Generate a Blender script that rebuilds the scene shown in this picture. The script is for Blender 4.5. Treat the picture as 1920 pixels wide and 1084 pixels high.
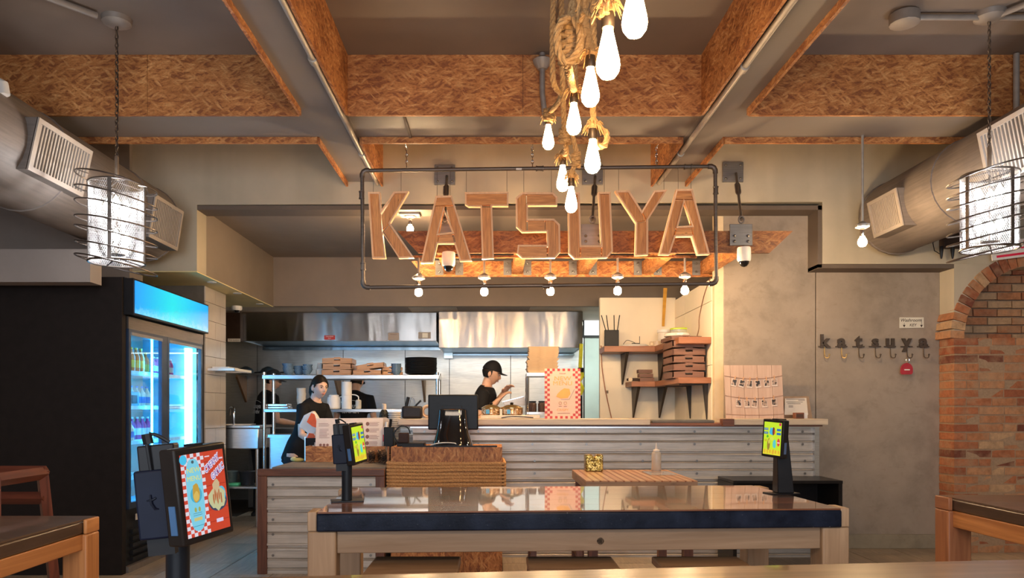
import bpy, bmesh, math, random
from mathutils import Vector, Matrix, noise
random.seed(7)
V = Vector
PI = math.pi
scene = bpy.context.scene
for o in list(bpy.data.objects):
    bpy.data.objects.remove(o)
# ---------------------------------------------------------------- camera
cam_d = bpy.data.cameras.new('camera')
cam_d.sensor_width = 36.0
cam_d.lens = 1400.0 / 1920.0 * 36.0
cam_d.shift_x = (960 - 925) / 1920.0
cam_d.shift_y = (765 - 542) / 1920.0
cam_d.clip_start = 0.05
cam = bpy.data.objects.new('camera', cam_d)
cam.location = (0, 0, 1.3)
cam.rotation_euler = (math.radians(90), 0, 0)
scene.collection.objects.link(cam)
scene.camera = cam
# ---------------------------------------------------------------- exposure
scene.view_settings.view_transform = 'Standard'
scene.view_settings.look = 'None'
scene.view_settings.gamma = 1.0
scene.view_settings.use_curve_mapping = False
scene.view_settings.exposure = 1.14
# ---------------------------------------------------------------- world: dim indoor surroundings
world = bpy.data.worlds.new('world'); scene.world = world
world.use_nodes = True
bg = world.node_tree.nodes['Background']
bg.inputs['Color'].default_value = (0.80, 0.72, 0.68, 1)
bg.inputs['Strength'].default_value = 0.15

def area(name, loc, rot, sx, sy, power, color):
    l = bpy.data.lights.new(name, 'AREA'); l.shape = 'RECTANGLE'; l.size = sx; l.size_y = sy
    l.energy = power; l.color = color
    o = bpy.data.objects.new(name, l); o.location = loc; o.rotation_euler = rot
    scene.collection.objects.link(o); return o
# daylight from the storefront windows behind the camera
area('storefront_daylight', (0, -3.6, 1.7), (math.radians(90), 0, 0), 5.5, 2.2, 115, (0.78, 0.88, 1.0))
# the rest of the dining room's warm ceiling lamps, behind the camera
area('dining_room_lamps', (0.0, -1.2, 3.2), (0, 0, 0), 5.0, 1.2, 60, (1.0, 0.80, 0.62))
# unseen area lights, one under the hoods and one over the kitchen passage
area('hood_light', (-0.6, 10.1, 2.04), (0, 0, 0), 4.0, 0.2, 9, (0.80, 0.95, 1.0))
area('passage_light', (1.55, 9.9, 2.45), (0, 0, 0), 0.4, 0.5, 8, (0.9, 1.0, 0.92))

# ---------------------------------------------------------------- helpers
def at(x, y, d):
    """world point that lies at photo pixel (x, y) at distance d"""
    return V(((x - 925) * d / 1400.0, d, 1.3 - (y - 765) * d / 1400.0))

COL = scene.collection
WM = {}   # world matrix of things, by name

def _uv(me):
    if not me.polygons: return
    co = [v.co for v in me.vertices]
    ext = [max(c[i] for c in co) - min(c[i] for c in co) for i in range(3)]
    uvl = me.uv_layers.new(name='uv')
    for p in me.polygons:
        n = p.normal
        k = max(range(3), key=lambda i: abs(n[i]))
        a, b = [i for i in range(3) if i != k]
        if ext[b] > ext[a]: a, b = b, a
        for li in p.loop_indices:
            c = co[me.loops[li].vertex_index]
            uvl.data[li].uv = (c[a], c[b])

class MB:
    def __init__(s, M=None):
        s.v = []; s.f = []; s.M = M
    def add(s, vs, fs):
        o = len(s.v)
        for p in vs:
            p = V(p)
            if s.M is not None: p = s.M @ p
            s.v.append(p)
        for f in fs: s.f.append([i + o for i in f])
        return s
    def box(s, x0, x1, y0, y1, z0, z1, R=None):
        vs = [V((x, y, z)) for z in (z0, z1) for y in (y0, y1) for x in (x0, x1)]
        if R is not None:
            c = V(((x0 + x1) / 2, (y0 + y1) / 2, (z0 + z1) / 2))
            vs = [c + R @ (p - c) for p in vs]
        return s.add(vs, [(0, 2, 3, 1), (4, 5, 7, 6), (0, 1, 5, 4), (2, 6, 7, 3), (0, 4, 6, 2), (1, 3, 7, 5)])
    def cbox(s, c, sx, sy, sz, R=None):
        return s.box(c[0] - sx / 2, c[0] + sx / 2, c[1] - sy / 2, c[1] + sy / 2, c[2] - sz / 2, c[2] + sz / 2, R)
    def hexa(s, b, t):
        """b, t: four bottom points and four top points, same order"""
        return s.add(list(b) + list(t), [(3, 2, 1, 0), (4, 5, 6, 7), (0, 1, 5, 4), (1, 2, 6, 5), (2, 3, 7, 6), (3, 0, 4, 7)])
    def prism(s, poly, a0, a1, f):
        """poly: 2-D points; f(u, v, w) -> 3-D; w from a0 to a1"""
        n = len(poly)
        vs = [f(u, v, a0) for u, v in poly] + [f(u, v, a1) for u, v in poly]
        fs = [list(range(n))[::-1], [i + n for i in range(n)]]
        for i in range(n):
            j = (i + 1) % n
            fs.append([i, j, j + n, i + n])
        return s.add(vs, fs)
    def tube(s, pts, r, n=8, closed=False, cap=True, up=None):
        pts = [V(p) for p in pts]
        m = len(pts)
        rs = r if isinstance(r, (list, tuple)) else [r] * m
        tg = []
        for i in range(m):
            if closed: t = pts[(i + 1) % m] - pts[(i - 1) % m]
            else: t = pts[min(i + 1, m - 1)] - pts[max(i - 1, 0)]
            tg.append(t.normalized() if t.length > 1e-9 else V((0, 0, 1)))
        a = V((0, 0, 1)) if abs(tg[0].z) < 0.9 else V((1, 0, 0))
        u = (a - tg[0] * a.dot(tg[0])).normalized()
        vs = []
        for i in range(m):
            u = (u - tg[i] * u.dot(tg[i]))
            if u.length < 1e-6: u = V((1, 0, 0)).cross(tg[i])
            u.normalize()
            w = tg[i].cross(u)
            for k in range(n):
                an = 2 * PI * k / n
                vs.append(pts[i] + (u * math.cos(an) + w * math.sin(an)) * rs[i])
        fs = []
        for i in range(m if closed else m - 1):
            j = (i + 1) % m
            for k in range(n):
                l = (k + 1) % n
                fs.append((i * n + k, i * n + l, j * n + l, j * n + k))
        if cap and not closed:
            fs.append(list(range(n))[::-1]); fs.append([(m - 1) * n + k for k in range(n)])
        return s.add(vs, fs)
    def lathe(s, prof, c=(0, 0, 0), n=20, R=None, sx=1, sy=1):
        c = V(c); vs = []
        for r, z in prof:
            for k in range(n):
                an = 2 * PI * k / n
                p = V((r * math.cos(an) * sx, r * math.sin(an) * sy, z))
                if R is not None: p = R @ p
                vs.append(c + p)
        fs = []
        for i in range(len(prof) - 1):
            for k in range(n):
                l = (k + 1) % n
                fs.append((i * n + k, i * n + l, (i + 1) * n + l, (i + 1) * n + k))
        if prof[0][0] > 1e-6: fs.append(list(range(n))[::-1])
        if prof[-1][0] > 1e-6: fs.append([(len(prof) - 1) * n + k for k in range(n)])
        return s.add(vs, fs)
    def ball(s, c, rx, ry=None, rz=None, n=12, m=8):
        ry = ry or rx; rz = rz or rx
        pr = [(max(math.sin(PI * i / m), 1e-4), -math.cos(PI * i / m)) for i in range(m + 1)]
        c = V(c); vs = []
        for r, z in pr:
            for k in range(n):
                an = 2 * PI * k / n
                vs.append(c + V((r * math.cos(an) * rx, r * math.sin(an) * ry, z * rz)))
        fs = []
        for i in range(m):
            for k in range(n):
                l = (k + 1) % n
                fs.append((i * n + k, i * n + l, (i + 1) * n + l, (i + 1) * n + k))
        return s.add(vs, fs)
    def mesh(s, name, mat, smooth=True):
        me = bpy.data.meshes.new(name)
        me.from_pydata([tuple(p) for p in s.v], [], s.f)
        bm = bmesh.new(); bm.from_mesh(me)
        bmesh.ops.recalc_face_normals(bm, faces=bm.faces)
        bm.to_mesh(me); bm.free()
        me.validate(); me.update()
        if smooth:
            me.polygons.foreach_set('use_smooth', [True] * len(me.polygons))
            me.set_sharp_from_angle(angle=math.radians(38))
        _uv(me)
        if mat is not None: me.materials.append(mat)
        return me
    def build(s, name, mat, parent=None, world=False, bevel=0, label=None, smooth=True, recentre=True):
        if world and parent is not None:
            inv = WM[parent.name].inverted()
            s.v = [inv @ p for p in s.v]
        off = V((0, 0, 0))
        if parent is None and recentre:
            xs = [p.x for p in s.v]; ys = [p.y for p in s.v]; zs = [p.z for p in s.v]
            off = V(((min(xs) + max(xs)) / 2, (min(ys) + max(ys)) / 2, min(zs)))
            s.v = [p - off for p in s.v]
        o = bpy.data.objects.new(name, s.mesh(name, mat, smooth))
        COL.objects.link(o); o.location = off
        if parent is not None:
            o.parent = parent; WM[o.name] = WM[parent.name].copy()
        else:
            WM[o.name] = Matrix.Translation(off)
        if bevel:
            b = o.modifiers.new('bevel', 'BEVEL'); b.width = bevel; b.segments = 2; b.limit_method = 'ANGLE'
            b.angle_limit = math.radians(40)
        if label: o['label'] = label
        return o

def thing(name, label, cat, loc=(0, 0, 0), rz=0, group=None, M=None):
    o = bpy.data.objects.new(name, None); COL.objects.link(o)
    o.empty_display_size = 0.05
    if M is None: M = Matrix.Translation(V(loc)) @ Matrix.Rotation(rz, 4, 'Z')
    o.matrix_world = M
    WM[o.name] = M.copy()
    o['label'] = label; o['category'] = cat
    if group: o['group'] = group
    return o
def tag(o, label, cat, group=None, kind=None):
    o['label'] = label; o['category'] = cat
    if group: o['group'] = group
    if kind: o['kind'] = kind
    return o
def struct(o, label=None, cat=None):
    o['kind'] = 'structure'
    if label: o['label'] = label
    if cat: o['category'] = cat
    return o
def stuff(o): o['kind'] = 'stuff'; return o
def copy_tree(o, parent=None):
    c = o.copy(); COL.objects.link(c)
    if parent is not None: c.parent = parent
    WM[c.name] = WM[o.name].copy()
    for ch in [x for x in ALLCH.get(o.name, []) or o.children]:
        copy_tree(ch, c)
    return c
ALLCH = {}
def dup(o, M, label=None, group=None):
    c = copy_tree(o); c.matrix_world = M; WM[c.name] = M.copy()
    if label: c['label'] = label
    if group: c['group'] = group
    return c
def TR(x, y, z, rz=0): return Matrix.Translation((x, y, z)) @ Matrix.Rotation(rz, 4, 'Z')
def piece(name, me, parent, loc, rot=None, mat=None):
    """a cheap copy sharing mesh data, placed by its own transform in its parent's frame"""
    o = bpy.data.objects.new(name, me); COL.objects.link(o); o.parent = parent
    o.location = loc
    if rot is not None: o.rotation_euler = rot
    return o

def frame(o, ux, uy):
    """plane frame: returns f(u, v, w) in metres, w along the normal ux x uy, and the matrix"""
    ux = V(ux).normalized(); uy = V(uy); uy = (uy - ux * uy.dot(ux)).normalized(); n = ux.cross(uy); o = V(o)
    return (lambda u, v, w=0.0: o + ux * u + uy * v + n * w)
def fquad(mb, f, u0, v0, u1, v1, w=0.0, t=0.0006):
    return mb.prism([(u0, v0), (u1, v0), (u1, v1), (u0, v1)], w, w + t, f)

_fonts = {}
def text_geo(body, size=1.0, bold=0.0, shear=0.0, align='CENTER'):
    cu = bpy.data.curves.new('t', 'FONT'); cu.body = body; cu.size = size; cu.offset = bold; cu.shear = shear
    cu.align_x = align; cu.align_y = 'CENTER'; cu.resolution_u = 3
    ob = bpy.data.objects.new('t', cu); COL.objects.link(ob)
    dg = bpy.context.evaluated_depsgraph_get(); dg.update()
    me = bpy.data.meshes.new_from_object(ob.evaluated_get(dg))
    vs = [tuple(v.co) for v in me.vertices]; fs = [list(p.vertices) for p in me.polygons]
    bpy.data.objects.remove(ob); bpy.data.curves.remove(cu); bpy.data.meshes.remove(me)
    return vs, fs
def text(mb, f, body, u, v, size, w=0.001, bold=0.0, shear=0.0, rot=0.0, sx=1.0, align='CENTER', thick=0):
    vs, fs = text_geo(body, size, bold, shear, align)
    c, s_ = math.cos(rot), math.sin(rot)
    q = [((x * sx) * c - y * s_ + u, (x * sx) * s_ + y * c + v) for x, y, z in vs]
    if not thick:
        return mb.add([f(a, b, w) for a, b in q], fs)
    n = len(q)
    cnt = {}
    for fc in fs:
        for i in range(len(fc)):
            e = (fc[i], fc[(i + 1) % len(fc)]); k = tuple(sorted(e)); cnt.setdefault(k, []).append(e)
    F = [fc for fc in fs] + [[i + n for i in fc][::-1] for fc in fs]
    for k, es in cnt.items():
        if len(es) == 1:
            a, b = es[0]; F.append([a, a + n, b + n, b])
    return mb.add([f(a, b, w + thick) for a, b in q] + [f(a, b, w) for a, b in q], F)

# ---------------------------------------------------------------- materials
def _new(name):
    m = bpy.data.materials.new(name); m.use_nodes = True
    nt = m.node_tree; b = nt.nodes['Principled BSDF']
    return m, nt, b
def _n(nt, t, **k):
    n = nt.nodes.new(t)
    for a, v in k.items():
        if a.startswith('i_'): n.inputs[a[2:].replace('_', ' ')].default_value = v
        else: setattr(n, a, v)
    return n
def _ramp(nt, fac, stops):
    r = nt.nodes.new('ShaderNodeValToRGB'); nt.links.new(fac, r.inputs[0])
    e = r.color_ramp.elements
    while len(e) < len(stops): e.new(0.5)
    for i, (p, c) in enumerate(stops):
        e[i].position = p; e[i].color = (c[0], c[1], c[2], 1)
    return r.outputs[0]
def _mix(nt, fac, a, b, mode='MIX'):
    m = nt.nodes.new('ShaderNodeMix'); m.data_type = 'RGBA'; m.blend_type = mode
    for s, v in ((0, fac), (6, a), (7, b)):
        if hasattr(v, 'links') or hasattr(v, 'is_linked'): nt.links.new(v, m.inputs[s])
        else: m.inputs[s].default_value = v if s == 0 else (v[0], v[1], v[2], 1)
    return m.outputs[2]
def _bump(nt, b, h, strength, dist=0.01):
    bp = nt.nodes.new('ShaderNodeBump'); bp.inputs['Strength'].default_value = strength; bp.inputs['Distance'].default_value = dist
    nt.links.new(h, bp.inputs['Height']); nt.links.new(bp.outputs[0], b.inputs['Normal'])
def _map(nt, out, sc=(1, 1, 1), rot=(0, 0, 0), loc=(0, 0, 0)):
    m = nt.nodes.new('ShaderNodeMapping'); nt.links.new(out, m.inputs[0])
    m.inputs['Scale'].default_value = sc; m.inputs['Rotation'].default_value = rot; m.inputs['Location'].default_value = loc
    return m.outputs[0]
def _noise(nt, vec, scale, detail=3, rough=0.5, dist=0):
    n = nt.nodes.new('ShaderNodeTexNoise'); nt.links.new(vec, n.inputs['Vector'])
    n.inputs['Scale'].default_value = scale; n.inputs['Detail'].default_value = detail
    n.inputs['Roughness'].default_value = rough; n.inputs['Distortion'].default_value = dist
    return n.outputs[0]
def mul(c, k): return tuple(min(1, x * k) for x in c[:3])

_pm = {}
def pm(c, rough=0.5, metal=0.0, var=0.12, scale=18.0, bump=0.0, coat=0.0, name=None, spec=None):
    if spec is None and max(c) < 0.06 and metal == 0 and coat == 0 and rough > 0.15: spec = 0.16
    """plain procedural material: a colour with a fine noise variation"""
    key = (tuple(c), rough, metal, var, scale, bump, coat, spec)
    if key in _pm: return _pm[key]
    m, nt, b = _new(name or 'paint')
    tc = _n(nt, 'ShaderNodeTexCoord')
    nz = _noise(nt, tc.outputs['Object'], scale, 4)
    nt.links.new(_ramp(nt, nz, [(0.3, mul(c, 1 - var)), (0.7, mul(c, 1 + var))]), b.inputs['Base Color'])
    b.inputs['Roughness'].default_value = rough; b.inputs['Metallic'].default_value = metal
    if coat: b.inputs['Coat Weight'].default_value = coat; b.inputs['Coat Roughness'].default_value = 0.05
    if spec is not None: b.inputs['Specular IOR Level'].default_value = spec
    if bump: _bump(nt, b, nz, bump, 0.003)
    _pm[key] = m
    return m
def em(c, s, name='glow', base=(0.8, 0.8, 0.8)):
    m, nt, b = _new(name)
    b.inputs['Base Color'].default_value = (base[0], base[1], base[2], 1)
    b.inputs['Emission Color'].default_value = (c[0], c[1], c[2], 1); b.inputs['Emission Strength'].default_value = s
    b.inputs['Roughness'].default_value = 0.3
    return m
def wood(c1, c2, rough=0.5, scale=1.0, coat=0.0, name='wood', knots=True, contrast=1.0, random_shift=True):
    m, nt, b = _new(name)
    tc = _n(nt, 'ShaderNodeTexCoord'); v = tc.outputs['UV']
    if random_shift:
        oi = _n(nt, 'ShaderNodeObjectInfo')
        ad = _n(nt, 'ShaderNodeVectorMath', operation='MULTIPLY_ADD')
        cx = _n(nt, 'ShaderNodeCombineXYZ'); nt.links.new(oi.outputs['Random'], cx.inputs[0]); nt.links.new(oi.outputs['Random'], cx.inputs[1])
        nt.links.new(cx.outputs[0], ad.inputs[0]); ad.inputs[1].default_value = (13, 7, 0); nt.links.new(v, ad.inputs[2]); v = ad.outputs[0]
    g = _noise(nt, _map(nt, v, (2.2 * scale, 34 * scale, 1)), 1.0, 6, 0.62, 1.2)
    big = _noise(nt, _map(nt, v, (0.9 * scale, 6 * scale, 1)), 1.0, 3, 0.5, 2.0)
    col = _ramp(nt, g, [(0.5 - 0.17 / contrast, c2), (0.5 + 0.12 / contrast, c1)])
    col = _mix(nt, _ramp(nt, big, [(0.35, (0, 0, 0)), (0.65, (0.5, 0.5, 0.5))]), col, mul(c2, 0.9))
    if knots:
        vo = _n(nt, 'ShaderNodeTexVoronoi'); nt.links.new(_map(nt, v, (3.2 * scale, 9 * scale, 1)), vo.inputs['Vector']); vo.inputs['Scale'].default_value = 1.0
        col = _mix(nt, _ramp(nt, vo.outputs['Distance'], [(0.02, (0.85, 0.85, 0.85)), (0.1, (0, 0, 0))]), col, mul(c2, 0.35))
    nt.links.new(col, b.inputs['Base Color'])
    b.inputs['Roughness'].default_value = rough
    if coat: b.inputs['Coat Weight'].default_value = coat; b.inputs['Coat Roughness'].default_value = 0.04
    _bump(nt, b, g, 0.15, 0.002)
    return m
def osb_mat(name='osb', k=1.14):
    m, nt, b = _new(name)
    tc = _n(nt, 'ShaderNodeTexCoord'); v = tc.outputs['UV']
    layers = []
    for i, (rot, loc) in enumerate([(0.18, 0), (-0.3, 3.7), (0.75, 9.1), (-0.04, 5.3), (-0.65, 12.7)]):
        ns = _n(nt, 'ShaderNodeTexNoise'); nt.links.new(v, ns.inputs['Vector']); ns.inputs['Scale'].default_value = 9
        w = _mix(nt, 0.03, _map(nt, v, (1, 1, 1), (0, 0, rot), (loc, loc * 0.7, 0)), ns.outputs['Color'])
        vo = _n(nt, 'ShaderNodeTexVoronoi'); nt.links.new(_map(nt, w, (13, 62, 1)), vo.inputs['Vector']); vo.inputs['Scale'].default_value = 1.0
        sp = _n(nt, 'ShaderNodeSeparateColor'); nt.links.new(vo.outputs['Color'], sp.inputs[0])
        ed = _n(nt, 'ShaderNodeMath', operation='MULTIPLY_ADD'); nt.links.new(vo.outputs['Distance'], ed.inputs[0]); ed.inputs[1].default_value = -0.55
        nt.links.new(sp.outputs[0], ed.inputs[2])
        layers.append(ed.outputs[0])
    cur = layers[0]
    for l in layers[1:]:
        mx = _n(nt, 'ShaderNodeMath', operation='MAXIMUM'); nt.links.new(cur, mx.inputs[0]); nt.links.new(l, mx.inputs[1]); cur = mx.outputs[0]
    fine = _noise(nt, _map(nt, v, (60, 160, 1)), 1.0, 4, 0.6)
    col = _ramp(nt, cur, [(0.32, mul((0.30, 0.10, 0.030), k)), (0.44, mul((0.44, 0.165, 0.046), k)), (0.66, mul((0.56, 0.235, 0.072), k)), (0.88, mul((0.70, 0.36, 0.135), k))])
    patch = _noise(nt, v, 2.2, 4, 0.55)
    col = _mix(nt, 1.0, col, _ramp(nt, patch, [(0.3, (0.62, 0.56, 0.5)), (0.65, (1.0, 1.0, 1.0))]), 'MULTIPLY')
    col = _mix(nt, 0.55, col, _ramp(nt, fine, [(0.35, (0.35, 0.3, 0.25)), (0.6, (1, 1, 1))]), 'MULTIPLY')
    nt.links.new(col, b.inputs['Base Color']); b.inputs['Roughness'].default_value = 0.55
    _bump(nt, b, cur, 0.25, 0.003)
    return m
def plaster(c, name='plaster', streak=0.1, rough=0.75, mott=0.12):
    m, nt, b = _new(name)
    tc = _n(nt, 'ShaderNodeTexCoord'); v = tc.outputs['Object']
    a = _noise(nt, v, 1.3, 5, 0.6); s = _noise(nt, _map(nt, v, (3.0, 3.0, 0.25)), 1.0, 3); f = _noise(nt, v, 60, 3)
    col = _ramp(nt, a, [(0.3, mul(c, 1 - mott)), (0.7, mul(c, 1 + mott))])
    col = _mix(nt, 1.0, col, _ramp(nt, s, [(0.38, (1 - streak,) * 3), (0.6, (1, 1, 1))]), 'MULTIPLY')
    nt.links.new(col, b.inputs['Base Color']); b.inputs['Roughness'].default_value = rough
    _bump(nt, b, f, 0.12, 0.003)
    return m
def concrete(c, name='concrete'):
    m, nt, b = _new(name)
    tc = _n(nt, 'ShaderNodeTexCoord'); v = tc.outputs['Object']
    a = _noise(nt, v, 1.7, 8, 0.66, 0.15); d = _noise(nt, v, 4.5, 6, 0.66, 0.3); sc = _noise(nt, _map(nt, v, (2, 2, 5), (0, 0.5, 0)), 2.5, 6, 0.7, 1.5)
    col = _ramp(nt, a, [(0.34, mul(c, 0.74)), (0.5, c), (0.66, mul(c, 1.14))])
    col = _mix(nt, _ramp(nt, d, [(0.53, (0, 0, 0)), (0.68, (0.5, 0.5, 0.5))]), col, mul(c, 0.62))
    col = _mix(nt, _ramp(nt, sc, [(0.60, (0, 0, 0)), (0.72, (0.4, 0.4, 0.4))]), col, mul((c[0] * 0.75, c[1] * 0.66, c[2] * 0.56), 0.75))
    nt.links.new(col, b.inputs['Base Color']); b.inputs['Roughness'].default_value = 0.6
    _bump(nt, b, a, 0.2, 0.01)
    return m
def steel(c=(0.62, 0.62, 0.62), rough=0.28, wav=0.5, sc=(6, 6, 0.35), name='stainless_steel', dist=0.02):
    m, nt, b = _new(name)
    tc = _n(nt, 'ShaderNodeTexCoord'); v = tc.outputs['Object']
    w = _noise(nt, _map(nt, v, sc), 1.0, 3, 0.5, 0.3)
    fine = _noise(nt, _map(nt, v, (8, 8, 260)), 1.0, 2)
    b.inputs['Metallic'].default_value = 1.0
    nt.links.new(_ramp(nt, fine, [(0.3, mul(c, 0.86)), (0.7, mul(c, 1.1))]), b.inputs['Base Color'])
    b.inputs['Roughness'].default_value = rough
    if wav: _bump(nt, b, w, wav, dist)
    return m
def brushed(c=(0.64, 0.62, 0.60), rough=0.22, name='brushed_hood_steel', k=0.30, wav=0.32):
    m, nt, b = _new(name)
    tc = _n(nt, 'ShaderNodeTexCoord'); v = tc.outputs['Object']
    g = _noise(nt, _map(nt, v, (0.6, 0.6, 240)), 1.0, 3, 0.6); w = _noise(nt, _map(nt, v, (3.2, 3.2, 0.9)), 1.0, 2, 0.5, 0.2)
    bl = _noise(nt, v, 2.5, 3)
    b.inputs['Metallic'].default_value = 1.0; b.inputs['Roughness'].default_value = rough
    nt.links.new(_ramp(nt, bl, [(0.3, mul(c, 0.85)), (0.7, mul(c, 1.1))]), b.inputs['Base Color'])
    b1 = nt.nodes.new('ShaderNodeBump'); b1.inputs['Strength'].default_value = wav; b1.inputs['Distance'].default_value = 0.03; nt.links.new(w, b1.inputs['Height'])
    nt.links.new(b1.outputs[0], b.inputs['Normal'])
    tg = nt.nodes.new('ShaderNodeTangent'); tg.direction_type = 'UV_MAP'; tg.uv_map = 'uv'; nt.links.new(tg.outputs[0], b.inputs['Tangent'])
    b.inputs['Anisotropic'].default_value = 0.93; b.inputs['Anisotropic Rotation'].default_value = 0.25
    return m
def galv(c=(0.55, 0.54, 0.52), rough=0.42, name='galvanised_metal', metal=0.9):
    m, nt, b = _new(name)
    tc = _n(nt, 'ShaderNodeTexCoord'); v = tc.outputs['Object']
    a = _noise(nt, v, 4, 5, 0.6); f = _noise(nt, _map(nt, v, (4, 4, 70)), 1.0, 3)
    col = _ramp(nt, a, [(0.3, mul(c, 0.78)), (0.7, mul(c, 1.12))])
    nt.links.new(_mix(nt, 0.4, col, _ramp(nt, f, [(0.3, mul(c, 0.6)), (0.65, mul(c, 1.2))])), b.inputs['Base Color'])
    b.inputs['Metallic'].default_value = metal; b.inputs['Roughness'].default_value = rough
    _bump(nt, b, a, 0.1, 0.01)
    return m

OSB = osb_mat()
OSB_SHADE = osb_mat('osb_shaded', 0.55)  # shade of the backlit canopy front put into a darker OSB colour
CEIL = plaster((0.215, 0.168, 0.138), 'ceiling_paint', 0.05, 0.7, 0.06)
BEAMP = plaster((0.215, 0.185, 0.17), 'beam_paint', 0.03, 0.55, 0.05)
CREAM = plaster((0.50, 0.44, 0.335), 'cream_plaster', 0.13)
CREAM2 = plaster((0.90, 0.80, 0.63), 'pale_wall_paint', 0.04, 0.6, 0.05)
GREYW = plaster((0.29, 0.245, 0.22), 'grey_wall_paint', 0.03)
SOFF = plaster((0.26, 0.21, 0.17), 'soffit_paint', 0.03)
OLIVE = plaster((0.80, 0.68, 0.36), 'olive_soffit_paint', 0.03)
CONC = concrete((0.335, 0.275, 0.22))
STEEL = steel()
STEELF = steel((0.60, 0.60, 0.60), 0.3, 0, name='brushed_steel')
GALV = galv()
CORR = galv((0.55, 0.50, 0.45), 0.42, 'corrugated_zinc', 0.35)
IRON = galv((0.16, 0.135, 0.12), 0.45, 'dark_iron_pipe', 0.8)
PLATE = galv((0.24, 0.235, 0.235), 0.5, 'blackened_plate', 0.7)
BLACK = pm((0.012, 0.012, 0.014), 0.35, name='black_plastic')
BLACKG = pm((0.008, 0.008, 0.01), 0.08, name='gloss_black', coat=0.5)
NAVY = pm((0.006, 0.009, 0.022), 0.5, name='navy_plastic')
WHITE = pm((0.75, 0.73, 0.70), 0.4, var=0.04, name='white_plastic')
DARKP = pm((0.016, 0.012, 0.011), 0.6, name='black_painted_board')
CHROME = pm((0.7, 0.7, 0.7), 0.15, 1.0, 0.05, name='chrome')
SCREW = pm((0.25, 0.24, 0.23), 0.35, 0.9, name='screw_steel')
ROPE = None
WARM = em((1.0, 0.58, 0.24), 42, 'warm_filament_glow', (1, 0.8, 0.5))
COOL = em((0.95, 0.97, 1.0), 70, 'cool_bulb_glow')
# ================================================================ STRUCTURE
def wallbox(name, x0, x1, y0, y1, z0, z1, mat, label, cat='wall'):
    return struct(MB().box(x0, x1, y0, y1, z0, z1).build(name, mat), label, cat)
floor_o = struct(MB().box(-4.4, 5.4, -4, 11, -0.1, -0.012).build('floor', pm((0.05, 0.042, 0.036), 0.8, name='grout')), 'wood-look tiled floor', 'floor')
def tile_mat(c, nm):
    m = wood(c, mul(c, 0.62), 0.42, 1.3, name=nm, knots=False, contrast=0.8)
    return m
tm = [tile_mat(c, 'wood_look_tile') for c in ((0.50, 0.40, 0.30), (0.44, 0.35, 0.26), (0.56, 0.45, 0.34))]
tme = []
for m in tm:
    tme.append(MB().box(-0.222, 0.222, -0.446, 0.446, -0.012, 0.0).mesh('tile', m, False))
for i in range(21):
    for j in range(9):
        p = piece('tile', random.choice(tme), floor_o, (-4.2 + i * 0.45 - floor_o.location.x, 1.3 + j * 0.9 + (i % 2) * 0.45 - floor_o.location.y, 0.0 - floor_o.location.z))
ceil = wallbox('ceiling', -4.4, 5.4, -2.5, 7.0, 3.70, 3.8, CEIL, 'brown-grey painted ceiling between the beams', 'ceiling')
wallbox('wall_left', -4.5, -4.4, -4, 11, 0, 3.8, GREYW, 'grey left wall of the room')
wallbox('wall_right', 5.4, 5.5, -4, 8, 0, 3.8, CREAM, 'plain wall at the right side of the room')
# --- fascia above the kitchen opening, cream
f = lambda u, v, w: V((u, w, v))
fas = [(-3.24, 2.53), (-2.66, 2.53), (-2.66, 3.123), (2.953, 3.15), (2.953, 2.592), (5.4, 2.592), (5.4, 3.7), (-3.24, 3.7)]
struct(MB().prism(fas, 6.7, 6.92, f).build('wall_front', CREAM), 'cream plaster fascia wall above the kitchen opening', 'wall')
wallbox('wall_front_grey', -4.4, -3.24, 6.65, 6.9, 0, 3.7, GREYW, 'grey painted wall behind the left air duct')
# opening reveal strip (dark brown)
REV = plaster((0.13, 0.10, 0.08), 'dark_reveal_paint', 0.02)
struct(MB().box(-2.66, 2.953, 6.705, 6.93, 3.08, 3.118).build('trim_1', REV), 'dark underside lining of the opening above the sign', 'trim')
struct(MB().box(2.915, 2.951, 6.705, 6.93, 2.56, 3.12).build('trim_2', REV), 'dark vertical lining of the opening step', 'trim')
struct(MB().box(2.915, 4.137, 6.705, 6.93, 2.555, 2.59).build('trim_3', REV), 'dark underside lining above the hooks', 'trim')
# --- bulkhead at left of opening
wallbox('bulkhead', -4.4, -2.66, 6.92, 9.03, 2.53, 3.123, SOFF, 'boxed bulkhead left of the kitchen opening', 'bulkhead')
struct(MB().box(-4.4, -2.662, 6.702, 9.03, 2.52, 2.529).build('ceiling_soffit', OLIVE), 'olive soffit with recessed downlights over the drinks fridge', 'ceiling')
struct(MB().box(-2.66, 4.3, 6.925, 9.03, 3.123, 3.2).build('ceiling_opening', SOFF), 'dark soffit inside the kitchen opening', 'ceiling')
wallbox('wall_upper_kitchen', -2.66, 4.3, 9.03, 9.1, 2.53, 3.2, plaster((0.24, 0.185, 0.145), 'brown_grey_paint', 0.03), 'brown-grey wall band above the extraction hoods')
struct(MB().box(-4.4, 2.3, 9.101, 10.8, 2.54, 2.6).build('ceiling_kitchen', plaster((0.6, 0.5, 0.4), 'kitchen_ceiling_paint')), 'low kitchen ceiling above the hoods', 'ceiling')
for k, (x0, x1) in enumerate([(-1.95, -1.05), (-0.45, 0.45)]):
    struct(MB().box(x0, x1, 9.12, 9.60, 2.532, 2.539).build('ceiling_panel', plaster((0.3, 0.24, 0.2), 'dark_ceiling_panel')), ['dark ceiling panel above the left hood', 'dark ceiling panel above the gap of the hoods'][k], 'ceiling panel')
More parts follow.
